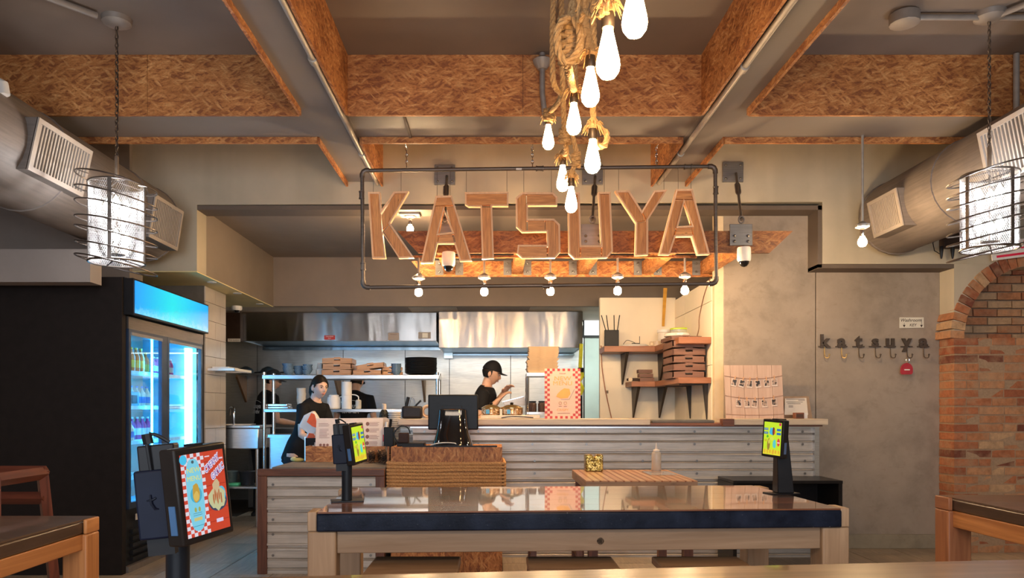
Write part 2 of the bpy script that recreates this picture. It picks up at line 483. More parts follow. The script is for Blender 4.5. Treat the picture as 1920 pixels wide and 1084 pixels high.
# --- concrete wall
cw = struct(MB().box(2.135, 4.137, 6.95, 7.1, 0, 3.2).build('wall_concrete', pm((0.05, 0.042, 0.035), 0.9, name='joint')), 'raw concrete feature wall with hook letters', 'wall')
MB().box(2.135, 2.985, 6.92, 6.95, 0, 3.10).build('panel', CONC, cw, world=True, bevel=0.004)
MB().box(2.992, 4.137, 6.92, 6.95, 0, 2.60).build('panel', CONC, cw, world=True, bevel=0.004)
struct(MB().box(2.99, 4.13, 6.895, 6.92, 0, 0.13).build('baseboard_right', concrete((0.33, 0.28, 0.20), 'concrete_skirting'), bevel=0.004), 'concrete skirting under the hook wall', 'baseboard')
# --- kitchen partitions
wallbox('wall_shelf_back', 1.20, 2.05, 8.40, 8.48, 0, 2.54, CREAM2, 'pale wall behind the corner shelves')
sw = wallbox('wall_shelf_side', 2.055, 2.134, 6.99, 8.48, 0, 2.51, pm((0.1, 0.08, 0.06), 0.9), 'pale panelled side wall beside the corner shelves')
for z0, z1 in ((0, 0.55), (0.555, 1.10), (1.105, 1.70), (1.705, 2.30), (2.305, 2.51)):
    for y0, y1 in ((6.99, 7.95), (7.955, 8.40)):
        MB().box(2.042, 2.055, y0, y1, z0, z1).build('panel', CREAM2, sw, world=True)
struct(MB().box(2.05, 2.134, 6.925, 6.988, 0, 3.12).build('trim_4', pm((0.72, 0.58, 0.38), 0.45, var=0.05, name='cream_gloss_paint')), 'pale end post of the shelf wall', 'trim')
# teal passage wall with window at the back
TEAL = plaster((0.50, 0.60, 0.56), 'pale_teal_wall', 0.03, 0.35)
wallbox('wall_passage', 1.30, 2.6, 10.62, 10.7, 0, 2.54, TEAL, 'pale teal wall at the end of the kitchen passage')
win = thing('window_1', 'small bright window at the end of the passage', 'window', (1.45, 10.60, 2.2)); struct(win)
MB().box(-0.16, 0.16, -0.01, 0.01, 0.13, 0.37).build('pane', em((0.85, 0.95, 1.0), 0.6, 'daylit_pane'), win)
fr_ = MB()
fr_.box(-0.19, 0.19, -0.02, 0.012, 0.37, 0.40); fr_.box(-0.19, 0.19, -0.02, 0.012, 0.10, 0.13); fr_.box(-0.19, -0.16, -0.02, 0.012, 0.13, 0.37); fr_.box(0.16, 0.19, -0.02, 0.012, 0.13, 0.37)
fr_.build('window_frame', BLACK, win)
# kitchen back wall: steel sheets
kw = wallbox('wall_kitchen', -4.4, 1.30, 10.62, 10.7, 0, 2.54, pm((0.05, 0.05, 0.05), 0.8), 'stainless steel clad kitchen back wall')
SPAN = steel((0.42, 0.44, 0.45), 0.42, 0.45, (1.3, 1.3, 2.0), 'wrinkled_steel_sheet', 0.04)
xs_ = [-4.38, -3.35, -2.13, -1.25, -0.62, 0.25, 1.29]
for a, b_ in zip(xs_, xs_[1:]):
    MB().box(a, b_ - 0.008, 10.608, 10.62, 0, 2.5).build('steel_panel', SPAN, kw, world=True)
wallbox('wall_kitchen_left', -4.4, -4.3, 8.2, 10.6, 0, 2.54, STEELF, 'steel clad side wall at the left end of the kitchen')
# white tiled side wall right of the fridge: bricks of large tiles
tw = wallbox('wall_tiled', -4.38, -2.885, 7.45, 8.02, 0, 2.52, pm((0.10, 0.09, 0.08), 0.8), 'white tiled stub wall right of the drinks fridge')
WT = pm((0.50, 0.46, 0.42), 0.25, var=0.05, scale=6, name='white_wall_tile')
for r in range(14):
    z0 = r * 0.182
    ys = [7.45, 7.72, 8.02] if r % 2 else [7.45, 7.86, 8.02]
    for a, b_ in zip(ys, ys[1:]):
        MB().box(-2.885, -2.873, a + 0.002, b_ - 0.002, z0 + 0.002, min(z0 + 0.180, 2.515)).build('tile', WT, tw, world=True)
# black partition left, bulkhead box above
wallbox('partition', -4.4, -2.885, 5.80, 5.86, 0, 2.315, DARKP, 'black painted partition beside the drinks fridge', 'partition')
struct(MB().box(-4.4, -2.97, 5.5, 5.66, 2.228, 2.47).build('bulkhead_low', GREYW), 'low grey boxing above the black partition', 'bulkhead')

# --- beams
def beam(name, x0, x1, y0, y1, label):
    return struct(MB().box(x0, x1, y0, y1, 3.33 if y1 > 6 else 3.333, 3.70).build(name, BEAMP), label, 'ceiling beam')
bl = beam('ceiling_beam', -1.304, -1.007, -2.0, 6.70, 'grey ceiling beam running toward the left of the sign, clad in particle board')
br = beam('ceiling_beam', 1.430, 1.720, -2.0, 6.70, 'grey ceiling beam running toward the right of the sign, clad in particle board')
bc = beam('ceiling_beam_cross', -4.38, 5.38, 5.09, 5.60, 'grey cross beam over the front of the sign, clad in particle board')
T = 0.018
for bm_, xa in ((bl, -1.322), (bl, -1.007), (br, 1.412), (br, 1.720)):
    for y0, y1 in ((-2.0, 0.6), (0.602, 3.04), (3.042, 5.07), (5.62, 6.70)):
        MB().box(xa, xa + T, y0, y1, 3.286, 3.699).build('cladding_board', OSB, bm_, world=True)
for x0, x1 in ((-4.38, -2.35), (-2.348, -1.322), (-0.989, 0.2), (0.202, 1.412), (1.738, 3.56), (3.562, 5.38)):
    MB().box(x0, x1, 5.07, 5.088, 3.286, 3.699).build('cladding_board', OSB, bc, world=True)
    MB().box(x0, x1, 5.602, 5.62, 3.286, 3.699).build('cladding_board', OSB, bc, world=True)
struct(MB().box(-0.63, -0.61, 5.1, 5.59, 3.322, 3.331).build('trim_5', REV), 'joint strip under the cross beam', 'trim')

# --- brick wall with arched niche, right
bw = struct(MB().box(4.136, 5.38, 6.698, 7.02, 0, 1.92).build('wall_brick', pm((0.36, 0.24, 0.15), 0.9, bump=0.4, scale=60, name='mortar')), 'old brick wall with an arched niche', 'wall')
xc, zc, ri, ro = 4.88, 1.92, 0.661, 0.765
MORT = pm((0.30, 0.20, 0.13), 0.9, bump=0.4, scale=60)
arc = [(xc + ri * math.cos(PI - a), zc + ri * math.sin(a)) for a in [PI * i / 24 for i in range(25)]]
# plaster with the arch cut out (X 4.137..5.38, z 1.92..2.592)
left_poly = [(4.137, 1.92)] + [p for p in arc if p[0] <= xc + 1e-6] + [(xc, 2.592), (4.137, 2.592)]
right_poly = [(xc, 2.592)] + [p for p in arc if p[0] >= xc - 1e-6 and p[0] < 5.38] + [(5.38, 2.45), (5.38, 2.592)]
MB().prism(left_poly, 6.705, 6.93, f).build('plaster', CREAM, bw, world=True)
MB().prism(right_poly, 6.705, 6.93, f).build('plaster', CREAM, bw, world=True)
MB().box(4.137, 5.38, 7.0, 7.05, 1.92, 2.62).build('niche_back', MORT, bw, world=True)
def brickm(c):
    m, nt, b = _new('brick_clay')
    tc = _n(nt, 'ShaderNodeTexCoord'); oi = _n(nt, 'ShaderNodeObjectInfo')
    ad = _n(nt, 'ShaderNodeVectorMath', operation='ADD'); nt.links.new(tc.outputs['Object'], ad.inputs[0])
    cx = _n(nt, 'ShaderNodeCombineXYZ'); ml = _n(nt, 'ShaderNodeMath', operation='MULTIPLY'); nt.links.new(oi.outputs['Random'], ml.inputs[0]); ml.inputs[1].default_value = 40
    nt.links.new(ml.outputs[0], cx.inputs[0]); nt.links.new(cx.outputs[0], ad.inputs[1])
    nz = _noise(nt, ad.outputs[0], 22, 6, 0.7); n2 = _noise(nt, ad.outputs[0], 7, 4, 0.6)
    col = _ramp(nt, nz, [(0.3, mul(c, 0.65)), (0.6, mul(c, 1.1))])
    col = _mix(nt, _ramp(nt, n2, [(0.45, (0, 0, 0)), (0.72, (0.75, 0.75, 0.75))]), col, (0.40, 0.26, 0.155))
    nt.links.new(col, b.inputs['Base Color']); b.inputs['Roughness'].default_value = 0.85
    _bump(nt, b, nz, 0.6, 0.006)
    return m
BC = [brickm(c) for c in ((0.40, 0.14, 0.06), (0.31, 0.095, 0.042), (0.17, 0.05, 0.028), (0.48, 0.23, 0.11), (0.50, 0.31, 0.17), (0.43, 0.18, 0.08))]
BWT = [5, 4, 2, 4, 3, 5]
def brick_mesh(sx, sy, sz, m):
    b = MB()
    j = lambda: random.uniform(-0.003, 0.003)
    vs = []
    for z in (-sz / 2, sz / 2):
        for y in (-sy / 2, sy / 2):
            for x in (-sx / 2, sx / 2): vs.append((x + j(), y + (j() if y < 0 else 0), z + j()))
    b.add(vs, [(0, 2, 3, 1), (4, 5, 7, 6), (0, 1, 5, 4), (2, 6, 7, 3), (0, 4, 6, 2), (1, 3, 7, 5)])
    me = b.mesh('brick', m, False)
    return me
BM = {}
def get_brick(sx, sy, sz, vary):
    k = (round(sx, 2), round(sy, 2), round(sz, 3), vary)
    if k not in BM:
        BM[k] = brick_mesh(sx, sy, sz, BC[vary])
    return BM[k]
def put_brick(x, y, z, sx, sy, sz, ry=0):
    vary = random.choices(range(6), BWT)[0]
    me = get_brick(sx, sy, sz, vary)
    o = piece('brick', me, bw, V((x, y, z)) - bw.location, (0, ry, 0))
    if random.random() < 0.25 and sx > 0.15:
        pass
rows = int(1.92 / 0.0775)
for r in range(rows + 1):
    z = 0.035 + r * 0.0775
    x = 4.130; first = True
    while x < 5.36:
        L = random.choice([0.215, 0.215, 0.215, 0.20, 0.105])
        if first: L = 0.105 if r % 2 else 0.215
        if x + L > 5.38: L = 5.38 - x
        if L > 0.04:
            if first: put_brick(x + L / 2, 6.69 + 0.115, z, L, 0.225, 0.064)
            else: put_brick(x + L / 2, 6.69 + 0.06 + random.uniform(-0.004, 0.004), z, L, 0.11, 0.064)
        x += L + 0.012; first = False
for r in range(9):                                     # niche back courses
    z = 1.955 + r * 0.0775
    x = 4.16 + (r % 2) * 0.09
    while x < 5.3:
        hw = math.sqrt(max(0, ri * ri - (z - zc) ** 2)) if z - zc < ri else 0
        if abs(x + 0.1 - xc) < hw + 0.12 and hw > 0.05:
            put_brick(x + 0.107, 6.985, z, 0.215, 0.05, 0.064)
        x += 0.227
nv = 29
for i in range(nv):                                    # arch ring of voussoirs, two rows deep
    a = PI - (i + 0.5) * PI / nv
    for rr, ll in ((ri + 0.055, 0.11),):
        cx_, cz_ = xc + rr * math.cos(a), zc + rr * math.sin(a)
        if cx_ < 5.36:
            vary = random.choices(range(6), [3, 2, 1, 5, 4, 3])[0]
            o = piece('brick', get_brick(0.125, 0.31, 0.068, vary), bw, V((xc + (ri + 0.0625) * math.cos(a), 6.84, zc + (ri + 0.0625) * math.sin(a))) - bw.location, (0, -a, 0))
# ================================================================ CONDUITS, DUCTS
def pipe(name, pts, r, mat, label, cat, couplers=(), group=None):
    t = thing(name, label, cat, pts[0], group=group)
    MB().tube(pts, r, 10).build('tube', mat, t, world=True)
    for c, ax in couplers:
        c = V(c); ax = V(ax).normalized()
        MB().tube([c - ax * 0.03, c - ax * 0.028, c + ax * 0.028, c + ax * 0.03], [r, r * 1.45, r * 1.45, r], 10).build('coupling', mat, t, world=True)
    return t
GP = pm((0.42, 0.38, 0.33), 0.45, 0.3, 0.08, name='painted_conduit')
pipe('conduit', [(-1.035, 0.5, 3.305), (-1.035, 6.66, 3.305)], 0.020, GP, 'grey conduit running under the left ceiling beam', 'conduit', [((-1.035, 4.3, 3.305), (0, 1, 0)), ((-1.035, 5.9, 3.305), (0, 1, 0))])
pipe('conduit', [(1.475, 0.5, 3.305), (1.475, 6.66, 3.305)], 0.020, GP, 'grey conduit running under the right ceiling beam', 'conduit', [((1.475, 4.4, 3.305), (0, 1, 0)), ((1.475, 5.9, 3.305), (0, 1, 0))])
CP = pm((0.30, 0.26, 0.23), 0.5, 0.2, 0.08, name='ceiling_conduit_paint')
t = pipe('conduit', [(-2.95, 3.9, 3.675), (-2.40, 4.52, 3.675)], 0.020, CP, 'ceiling conduit feeding the left cage pendant', 'conduit')
t = pipe('conduit', [(2.57, 4.54, 3.675), (4.6, 4.54, 3.675)], 0.018, CP, 'ceiling conduit from the round box to the right cage pendant', 'conduit')
MB().lathe([(0.075, -0.035), (0.085, -0.03), (0.085, 0.03), (0.075, 0.034)], (2.50, 4.54, 3.665), 14).build('junction_box', CP, t, world=True)
pipe('conduit', [(3.06, 4.5, 3.672), (3.3, 4.1, 3.672)], 0.018, CP, 'short slanting ceiling conduit beside the right cage pendant', 'conduit')
t = pipe('conduit', [(0.33, 5.03, 3.69), (0.33, 5.03, 3.42), (0.355, 5.03, 3.2)], 0.019, pm((0.35, 0.33, 0.32), 0.4, 0.6, name='grey_steel_conduit'), 'grey conduit down the cross beam behind the hanging ropes', 'conduit')
MB().lathe([(0.03, -0.04), (0.06, 0.0), (0.065, 0.02), (0.02, 0.05)], (0.33, 5.03, 3.62), 14).build('fitting', CP, t, world=True)
pipe('conduit', [(3.53, 5.04, 3.69), (3.53, 5.04, 3.25)], 0.019, CP, 'vertical conduit on the cross beam at the right edge', 'conduit')

DUCT = galv((0.20, 0.168, 0.15), 0.6, 'painted_duct', 0.15)
def duct(cx, cz, r, y0, y1, side, label):
    """round duct along Y; side = +1: grilles on its +X flank, -1: on its -X flank"""
    t = thing('air_duct', label, 'air duct', (cx, y1, cz))
    seg = MB(); seams = []
    y = y0
    pts = []
    prof = [(r, y0)]
    n = 28
    m = MB()
    ys = [y0]
    while ys[-1] + 1.1 < y1 - 0.35: ys.append(ys[-1] + 1.1)
    ys.append(y1)
    for a, b in zip(ys, ys[1:]):
        mb = MB()
        mb.tube([(cx, a, cz), (cx, a + 0.001, cz), (cx, b - 0.02, cz), (cx, b - 0.018, cz), (cx, b, cz)], [r, r, r, r + 0.008, r + 0.008], n)
        mb.build('duct_section', DUCT, t, world=True)
    # far end cap: shallow dome
    mb = MB(); mb.tube([(cx, y1, cz), (cx, y1 + 0.02, cz)], [r + 0.004, r + 0.002], n); mb.build('end_cap', DUCT, t, world=True)
    return t
def grille(t, cx, cz, r, ya, yb, side, tilt, proj=0.10, hz=0.31):
    """boxed grille standing off the duct flank"""
    # frame plane: u along Y, v up (tilted)
    x0 = cx + side * (r * 0.80)
    xf = cx + side * (r + proj * 0.25)
    c, s = math.cos(tilt), math.sin(tilt)
    O = V((xf, ya, cz - 0.02)); L = yb - ya
    up = V((side * s, 0, c)); out = V((side * c, 0, -s))
    def g(u, v, w): return O + V((0, 1, 0)) * u + up * v + out * w
    box = MB()
    b = [g(0, -hz / 2, 0), g(L, -hz / 2, 0), g(L, hz / 2, 0), g(0, hz / 2, 0)]
    bi = [p - V((side * 0.26, 0, 0.0)) for p in b]
    box.add(b + bi, [(0, 1, 5, 4), (1, 2, 6, 5), (2, 3, 7, 6), (3, 0, 4, 7), (4, 5, 6, 7)])
    box.build('grille_box', DUCT, t, world=True)
    fr = MB(); e = 0.028
    WF = pm((0.40, 0.35, 0.31), 0.45, 0.1, 0.04, name='grille_frame')
    for (u0, v0, u1, v1) in ((0, -hz / 2, L, -hz / 2 + e), (0, hz / 2 - e, L, hz / 2), (0, -hz / 2 + e, e, hz / 2 - e), (L - e, -hz / 2 + e, L, hz / 2 - e)):
        fr.prism([(u0, v0), (u1, v0), (u1, v1), (u0, v1)], -0.004, 0.010, g)
    F = fr.build('grille_frame', WF, t, world=True)
    bk = MB(); bk.prism([(e, -hz / 2 + e), (L - e, -hz / 2 + e), (L - e, hz / 2 - e), (e, hz / 2 - e)], -0.03, -0.025, g)
    bk.build('dark_backing', pm((0.03, 0.026, 0.024), 0.8), F, world=True)
    n = 17
    for i in range(n):
        u = e + (L - 2 * e) * (i + 0.5) / n
        sl = MB(); sl.prism([(u - 0.0065, -hz / 2 + e), (u + 0.0065, -hz / 2 + e), (u + 0.0065, hz / 2 - e), (u - 0.0065, hz / 2 - e)], -0.016, 0.003, g)
        sl.build('slat', WF, F, world=True)
dl = duct(-3.03, 2.89, 0.325, 1.5, 6.45, 1, 'large round air duct hanging at the left under the beams')
grille(dl, -3.03, 2.86, 0.325, 4.34, 4.92, 1, 0.22)
grille(dl, -3.03, 2.83, 0.325, 5.85, 6.38, 1, 0.16, hz=0.34)
dr = duct(3.53, 2.965, 0.315, 2.2, 6.55, -1, 'large round air duct hanging at the right under the beams')
grille(dr, 3.53, 2.93, 0.315, 4.25, 4.86, -1, 0.20, hz=0.36)
grille(dr, 3.53, 2.90, 0.315, 5.85, 6.30, -1, 0.20, hz=0.30)
MB().tube([(3.75, 6.35, 3.02), (3.75, 6.66, 3.12)], 0.16, 18).build('branch_duct', DUCT, dr, world=True)
# dark device with two plugs near the right duct
t = thing('cable_box', 'dark wall box with two black plugs beside the brick arch', 'electrical box', at(1780, 455, 6.66))
MB().cbox(at(1792, 452, 6.66), 0.26, 0.08, 0.13).build('body', pm((0.05, 0.03, 0.022), 0.6), t, world=True, bevel=0.01)
for px in (1765, 1786):
    p = at(px, 462, 6.6); MB().tube([p, p - V((0, 0, 0.03)), p - V((0, 0, 0.09)), p - V((0, 0, 0.11))], [0.016, 0.018, 0.011, 0.006], 8).build('plug', BLACK, t, world=True)
MB().tube([at(1765, 478, 6.6), at(1752, 470, 6.62), at(1749, 455, 6.64), at(1760, 448, 6.66)], 0.004, 6).build('cable', BLACK, t, world=True)
# small security camera top-left, at the edge of the frame
t = thing('security_camera', 'small pale camera at the left edge above the duct', 'camera', at(0, 165, 4.2))
MB().tube([at(-10, 152, 4.2), at(4, 160, 4.2), at(8, 178, 4.2)], [0.03, 0.035, 0.03], 12).build('housing', WHITE, t, world=True)

# ================================================================ CAGE PENDANTS
CAGE = pm((0.16, 0.135, 0.12), 0.32, 0.85, 0.1, name='bronze_wire')
MESHM = pm((0.55, 0.55, 0.55), 0.35, 0.7, 0.05, name='fine_wire_mesh')
def chain(mb, p, q, link=0.03, r=0.0022):
    p = V(p); q = V(q); L = (q - p).length; n = max(2, int(L / (link * 0.72))); d = (q - p).normalized()
    a = V((1, 0, 0)) if abs(d.x) < 0.9 else V((0, 1, 0)); u = d.cross(a).normalized(); w = d.cross(u)
    for i in range(n):
        c = p + d * (L * (i + 0.5) / n); s = u if i % 2 else w
        pts = [c + d * (math.sin(t) * link * 0.5) + s * (math.cos(t) * link * 0.26) for t in [2 * PI * k / 8 for k in range(8)]]
        mb.tube(pts, r, 4, closed=True)
def cage_pendant(x, y, zc_top, zc_bot, R, label, lean, seed):
    rnd = random.Random(seed)
    t = thing('cage_pendant', label, 'pendant lamp', (x, y, 3.7), group=None)
    MB().lathe([(0.02, -0.05), (0.06, -0.045), (0.085, -0.03), (0.09, 0.0)], (0, 0, 0), 20).build('canopy', CP, t)
    zt, zb = zc_top - 3.7, zc_bot - 3.7
    ch = MB(); chain(ch, (0, 0, -0.05), (0, 0, zt + 0.17), 0.036, 0.003); ch.tube([(0.004, 0, -0.05), (0.008, 0.004, (zt) / 2), (0, 0, zt + 0.17)], 0.003, 6); ch.build('chain', CAGE, t)
    MB().tube([(0, 0, zt + 0.18), (0, 0, zt + 0.17), (0, 0, zt + 0.03)], [0.006, 0.012, 0.012], 10).build('stem', pm((0.35, 0.28, 0.22), 0.4, 0.6), t)
    rm = R * 0.70
    # tilt whole cage a little
    for z in (zt, zb): MB().tube([(rm * math.cos(a), rm * math.sin(a), z) for a in [2 * PI * k / 40 for k in range(40)]], 0.006, 6, closed=True).build('ring_frame', CAGE, t)
    for a in (0.9, 2.4, 4.0, 5.5):
        MB().tube([(0, 0, zt + 0.02), (rm * math.cos(a), rm * math.sin(a), zt)], 0.004, 5).build('spoke', CAGE, t)
        MB().tube([(0, 0, zb + 0.03), (rm * math.cos(a), rm * math.sin(a), zb)], 0.004, 5).build('spoke', CAGE, t)
    for a in (-1.35, 0.2, 1.8, 3.35):
        MB().box(-0.011, 0.011, -0.002, 0.002, zb, zt, ).M
        c, s = math.cos(a), math.sin(a)
        m = MB(Matrix.Translation((rm * 1.01 * c, rm * 1.01 * s, 0)) @ Matrix.Rotation(a + PI / 2, 4, 'Z'))
        m.box(-0.011, 0.011, -0.003, 0.003, zb, zt).build('upright_bar', CAGE, t)
    # spiral hoops
    n = 7
    for i in range(n):
        z0 = zt + (zb - zt) * (i + 0.0) / (n - 1) + rnd.uniform(-0.006, 0.006) + (0.015 if i == 0 else -0.02 if i == n - 1 else 0)
        tx, ty = lean * (0.20 + rnd.uniform(-0.06, 0.08)), rnd.uniform(-0.06, 0.06)
        pts = []
        for k in range(44):
            a = 2 * PI * k / 44
            px, py = R * math.cos(a), R * math.sin(a)
            pts.append((px + rnd.uniform(0, 0.0), py, z0 + px * tx + py * ty))
        MB().tube(pts, 0.0048, 6, closed=True).build('hoop', CAGE, t)
        a = rnd.uniform(0, PI)
        for aa in (a, a + PI * 0.66, a + PI * 1.33):
            px, py = math.cos(aa), math.sin(aa)
            MB().tube([(px * rm, py * rm, z0 + px * rm * tx + py * rm * ty), (px * R, py * R, z0 + px * R * tx + py * R * ty)], 0.003, 4).build('hoop_bracket', CAGE, t)
    # woven mesh drum
    mm = MB(); nh = 84
    for sgn in (1, -1):
        for k in range(nh):
            a0 = 2 * PI * k / nh
            mm.tube([(rm * 0.985 * math.cos(a0 + sgn * 1.5 * q / 10), rm * 0.985 * math.sin(a0 + sgn * 1.5 * q / 10), zb + (zt - zb) * q / 10) for q in range(11)], 0.0007, 3, cap=False)
    stuff(mm.build('mesh_shade', MESHM, t))
    # candles in two tiers
    for zz in (zb + (zt - zb) * 0.16, zb + (zt - zb) * 0.58):
        h = MB(); h.lathe([(0.004, 0), (0.05, 0.0), (0.05, 0.004), (0.004, 0.006)], (0, 0, zz - 0.03), 14); h.build('candle_tray', CAGE, t)
        for a in (0.9, 3.0, 5.1):
            px, py = 0.062 * math.cos(a), 0.062 * math.sin(a)
            c = MB().lathe([(0.009, 0), (0.009, 0.07)], (px, py, zz - 0.03), 8).build('candle_sleeve', WHITE, t)
            MB().lathe([(0.008, 0), (0.023, 0.022), (0.022, 0.042), (0.008, 0.070), (0.0005, 0.082)], (px, py, zz + 0.04), 10).build('flame_bulb', COOL, c)
    MB().tube([(0, 0, zb + 0.02), (0, 0, zt)], 0.006, 8).build('centre_rod', CAGE, t)
    return t
cage_pendant(-2.32, 4.60, 2.675, 2.195, 0.228, 'wire cage pendant lamp hanging beside the left air duct', -0.9, 3)
cage_pendant(3.016, 4.54, 2.715, 2.265, 0.222, 'wire cage pendant lamp hanging before the right air duct', 0.9, 8)

# ================================================================ ROPE CHANDELIER
def rope_mat(c1=(0.26, 0.14, 0.055), c2=(0.50, 0.32, 0.145)):
    m, nt, b = _new('jute_rope')
    tc = _n(nt, 'ShaderNodeTexCoord'); nz = _noise(nt, tc.outputs['Object'], 90, 4, 0.7)
    nt.links.new(_ramp(nt, nz, [(0.3, c1), (0.7, c2)]), b.inputs['Base Color'])
    b.inputs['Roughness'].default_value = 0.85; _bump(nt, b, nz, 0.5, 0.003)
    return m
ROPE = rope_mat(); ROPE2 = rope_mat((0.42, 0.20, 0.075), (0.74, 0.42, 0.18))
def resample(pts, step):
    pts = [V(p) for p in pts]; out = []
    # catmull-rom
    P = [pts[0]] + pts + [pts[-1]]
    for i in range(1, len(P) - 2):
        L = (P[i + 1] - P[i]).length; n = max(1, int(L / step))
        for k in range(n):
            t = k / n
            a, b, c, d = P[i - 1], P[i], P[i + 1], P[i + 2]
            out.append(0.5 * ((2 * b) + (c - a) * t + (2 * a - 5 * b + 4 * c - d) * t * t + (3 * b - a - 3 * c + d) * t ** 3))
    out.append(pts[-1]); return out
def twisted(mb, pts, r, pitch=None, n=7, step=None, closed=False):
    """three-strand laid rope"""
    pitch = pitch or r * 6.5
    pts = resample(pts, step or r * 0.9)
    m = len(pts); tg = [(pts[min(i + 1, m - 1)] - pts[max(i - 1, 0)]).normalized() for i in range(m)]
    a = V((0, 0, 1)) if abs(tg[0].z) < 0.9 else V((1, 0, 0)); u = (a - tg[0] * a.dot(tg[0])).normalized()
    fr = []; s = 0
    for i in range(m):
        u = (u - tg[i] * u.dot(tg[i])); u.normalize(); fr.append((u.copy(), tg[i].cross(u), s))
        if i < m - 1: s += (pts[i + 1] - pts[i]).length
    for k in range(3):
        st = []
        for i in range(m):
            an = 2 * PI * (fr[i][2] / pitch + k / 3)
            st.append(pts[i] + (fr[i][0] * math.cos(an) + fr[i][1] * math.sin(an)) * r * 0.5)
        mb.tube(st, r * 0.56, n)
    return mb
def frayed(mb, c, r, n=26, down=True, seed=0):
    rnd = random.Random(seed)
    for i in range(n):
        a = rnd.uniform(0, 2 * PI); d = V((math.cos(a), math.sin(a), rnd.uniform(-0.9, 0.5)))
        p0 = V(c) + V((math.cos(a), math.sin(a), 0)) * r * 0.5
        mb.tube([p0, p0 + d * r * 0.9 + V((0, 0, 0.2 * r)), p0 + d * r * 1.5 - V((0, 0, r * rnd.uniform(0.2, 1.2)))], [r * 0.16, r * 0.14, r * 0.04], 4)
def knot(mb, c, r, R, seed=0, axis=0):
    """rope knot around c: three snug turns with one slanting pass over them"""
    rnd = random.Random(seed); pts = []
    n = 30
    for i in range(n + 1):
        t = i / n * 2 * PI * 3
        pts.append(V(c) + V((math.cos(t) * R * 0.62, math.sin(t) * R * 0.62, (i / n - 0.5) * r * 5.4 + math.sin(t + seed) * R * 0.35)))
    twisted(mb, pts, r)
SOCK = pm((0.06, 0.045, 0.035), 0.45, 0.5, name='bronze_socket')
BGLASS = None
def bulb_glow():
    m, nt, b = _new('lit_amber_bulb')
    b.inputs['Base Color'].default_value = (1, 0.8, 0.5, 1)
    b.inputs['Emission Color'].default_value = (1.0, 0.62, 0.27, 1); b.inputs['Emission Strength'].default_value = 50.0
    b.inputs['Roughness'].default_value = 0.1
    return m
BULB = bulb_glow()
ST64 = [(0.013, 0.0), (0.0135, -0.012), (0.017, -0.028), (0.024, -0.060), (0.030, -0.088), (0.032, -0.104), (0.029, -0.120), (0.019, -0.134), (0.007, -0.139), (0.0005, -0.140)]
def drop_bulb(x, y, pxtop_z, label, k=1.0, seed=0, tilt=0.0, knot_at=None):
    """hanging rope-socket lamp; z is the top of the glass"""
    t = thing('rope_lamp', label, 'pendant lamp', (x, y, pxtop_z), group='rope lamps of the central hanging')
    MB().lathe([(r * k, z * k) for r, z in ST64][::-1], (0, 0, 0), 30).build('bulb', BULB, t)
    MB().lathe([(0.016 * k, -0.004), (0.018 * k, 0.0), (0.018 * k, 0.035), (0.011 * k, 0.045)], (0, 0, 0), 12).build('socket', SOCK, t)
    mb = MB(); frayed(mb, (0, 0, 0.05), 0.022 * k, 34, seed=seed)
    mb.lathe([(0.014, 0.03), (0.022 * k, 0.045), (0.016, 0.07), (0.008, 0.08)], (0, 0, 0), 10)
    mb.build('frayed_end', ROPE, t)
    return t
lamps = [  # px, py(top of glass), depth, scale
    (1140, 50, 1.98, 1.0, 'rope lamp with the largest bulb, nearest the camera below the top edge'),
    (1190, -35, 1.85, 1.0, 'rope lamp cut off by the top edge, right of the knots'),
    (1107, 125, 2.60, 1.0, 'rope lamp behind the glaring middle of the rope tangle'),
    (1076, 192, 3.05, 0.95, 'rope lamp hanging in the middle beside the rope loop'),
    (1028, 233, 4.10, 1.0, 'leftmost rope lamp of the hanging'),
    (1111, 260, 2.85, 0.95, 'rope lamp on the right of the hanging, beside a rope curl'),
    (1055, 309, 3.90, 1.0, 'second lowest rope lamp over the sign letters'),
    (1071, 349, 3.60, 0.92, 'lowest rope lamp, hanging before the letter U'),
]
rope_runs = []
for i, (px, py, d, k, lb) in enumerate(lamps):
    p = at(px, py, d)
    drop_bulb(p.x, p.y, p.z, lb, k, seed=i)
    rope_runs.append(p)
def rope(label, pts, r=0.014, knots=(), group='ropes of the central hanging', fray=()):
    t = thing('hanging_rope', label, 'rope', pts[0], group=group)
    mb = MB(); twisted(mb, pts, r); mb.build('cord', ROPE, t, world=True)
    for i, (c, R) in enumerate(knots):
        mb = MB(); knot(mb, c, r * 0.95, R, i); mb.build('knot', ROPE, t, world=True)
    return t
def up(px, py, d): return at(px, py, d)
P1 = [at(p[0], p[1], p[2]) for p in lamps]
top = lambda x, d: V((x, d, 3.66))
# supporting bar on the ceiling that the ropes hang from
t = thing('rope_bar', 'dark ceiling bar the rope lamps hang from', 'bar', (0.36, 3.0, 3.62))
MB().tube([(0.36, 1.5, 3.60), (0.36, 4.5, 3.60)], 0.02, 10).build('bar', IRON, t, world=True)
for y in (1.7, 3.0, 4.3):
    MB().tube([(0.36, y, 3.60), (0.36, y, 3.70)], 0.012, 8).build('bracket', IRON, t, world=True)
rope('thick rope down to the largest bulb', [(0.36, 1.98, 3.58), at(1128, -60, 1.98), at(1136, 10, 1.98), P1[0] + V((0, 0, 0.06))], 0.011, [(at(1134, 14, 1.98), 0.022)])
rope('rope down to the lamp cut by the top edge', [(0.36, 1.86, 3.58), P1[1] + V((0, 0.0, 0.3)), P1[1] + V((0, 0, 0.06))], 0.011)
rope('thick rope down to the glaring middle lamp', [(0.33, 2.6, 3.58), at(1096, 0, 2.6), at(1100, 60, 2.6), P1[2] + V((0, 0, 0.05))], 0.020)
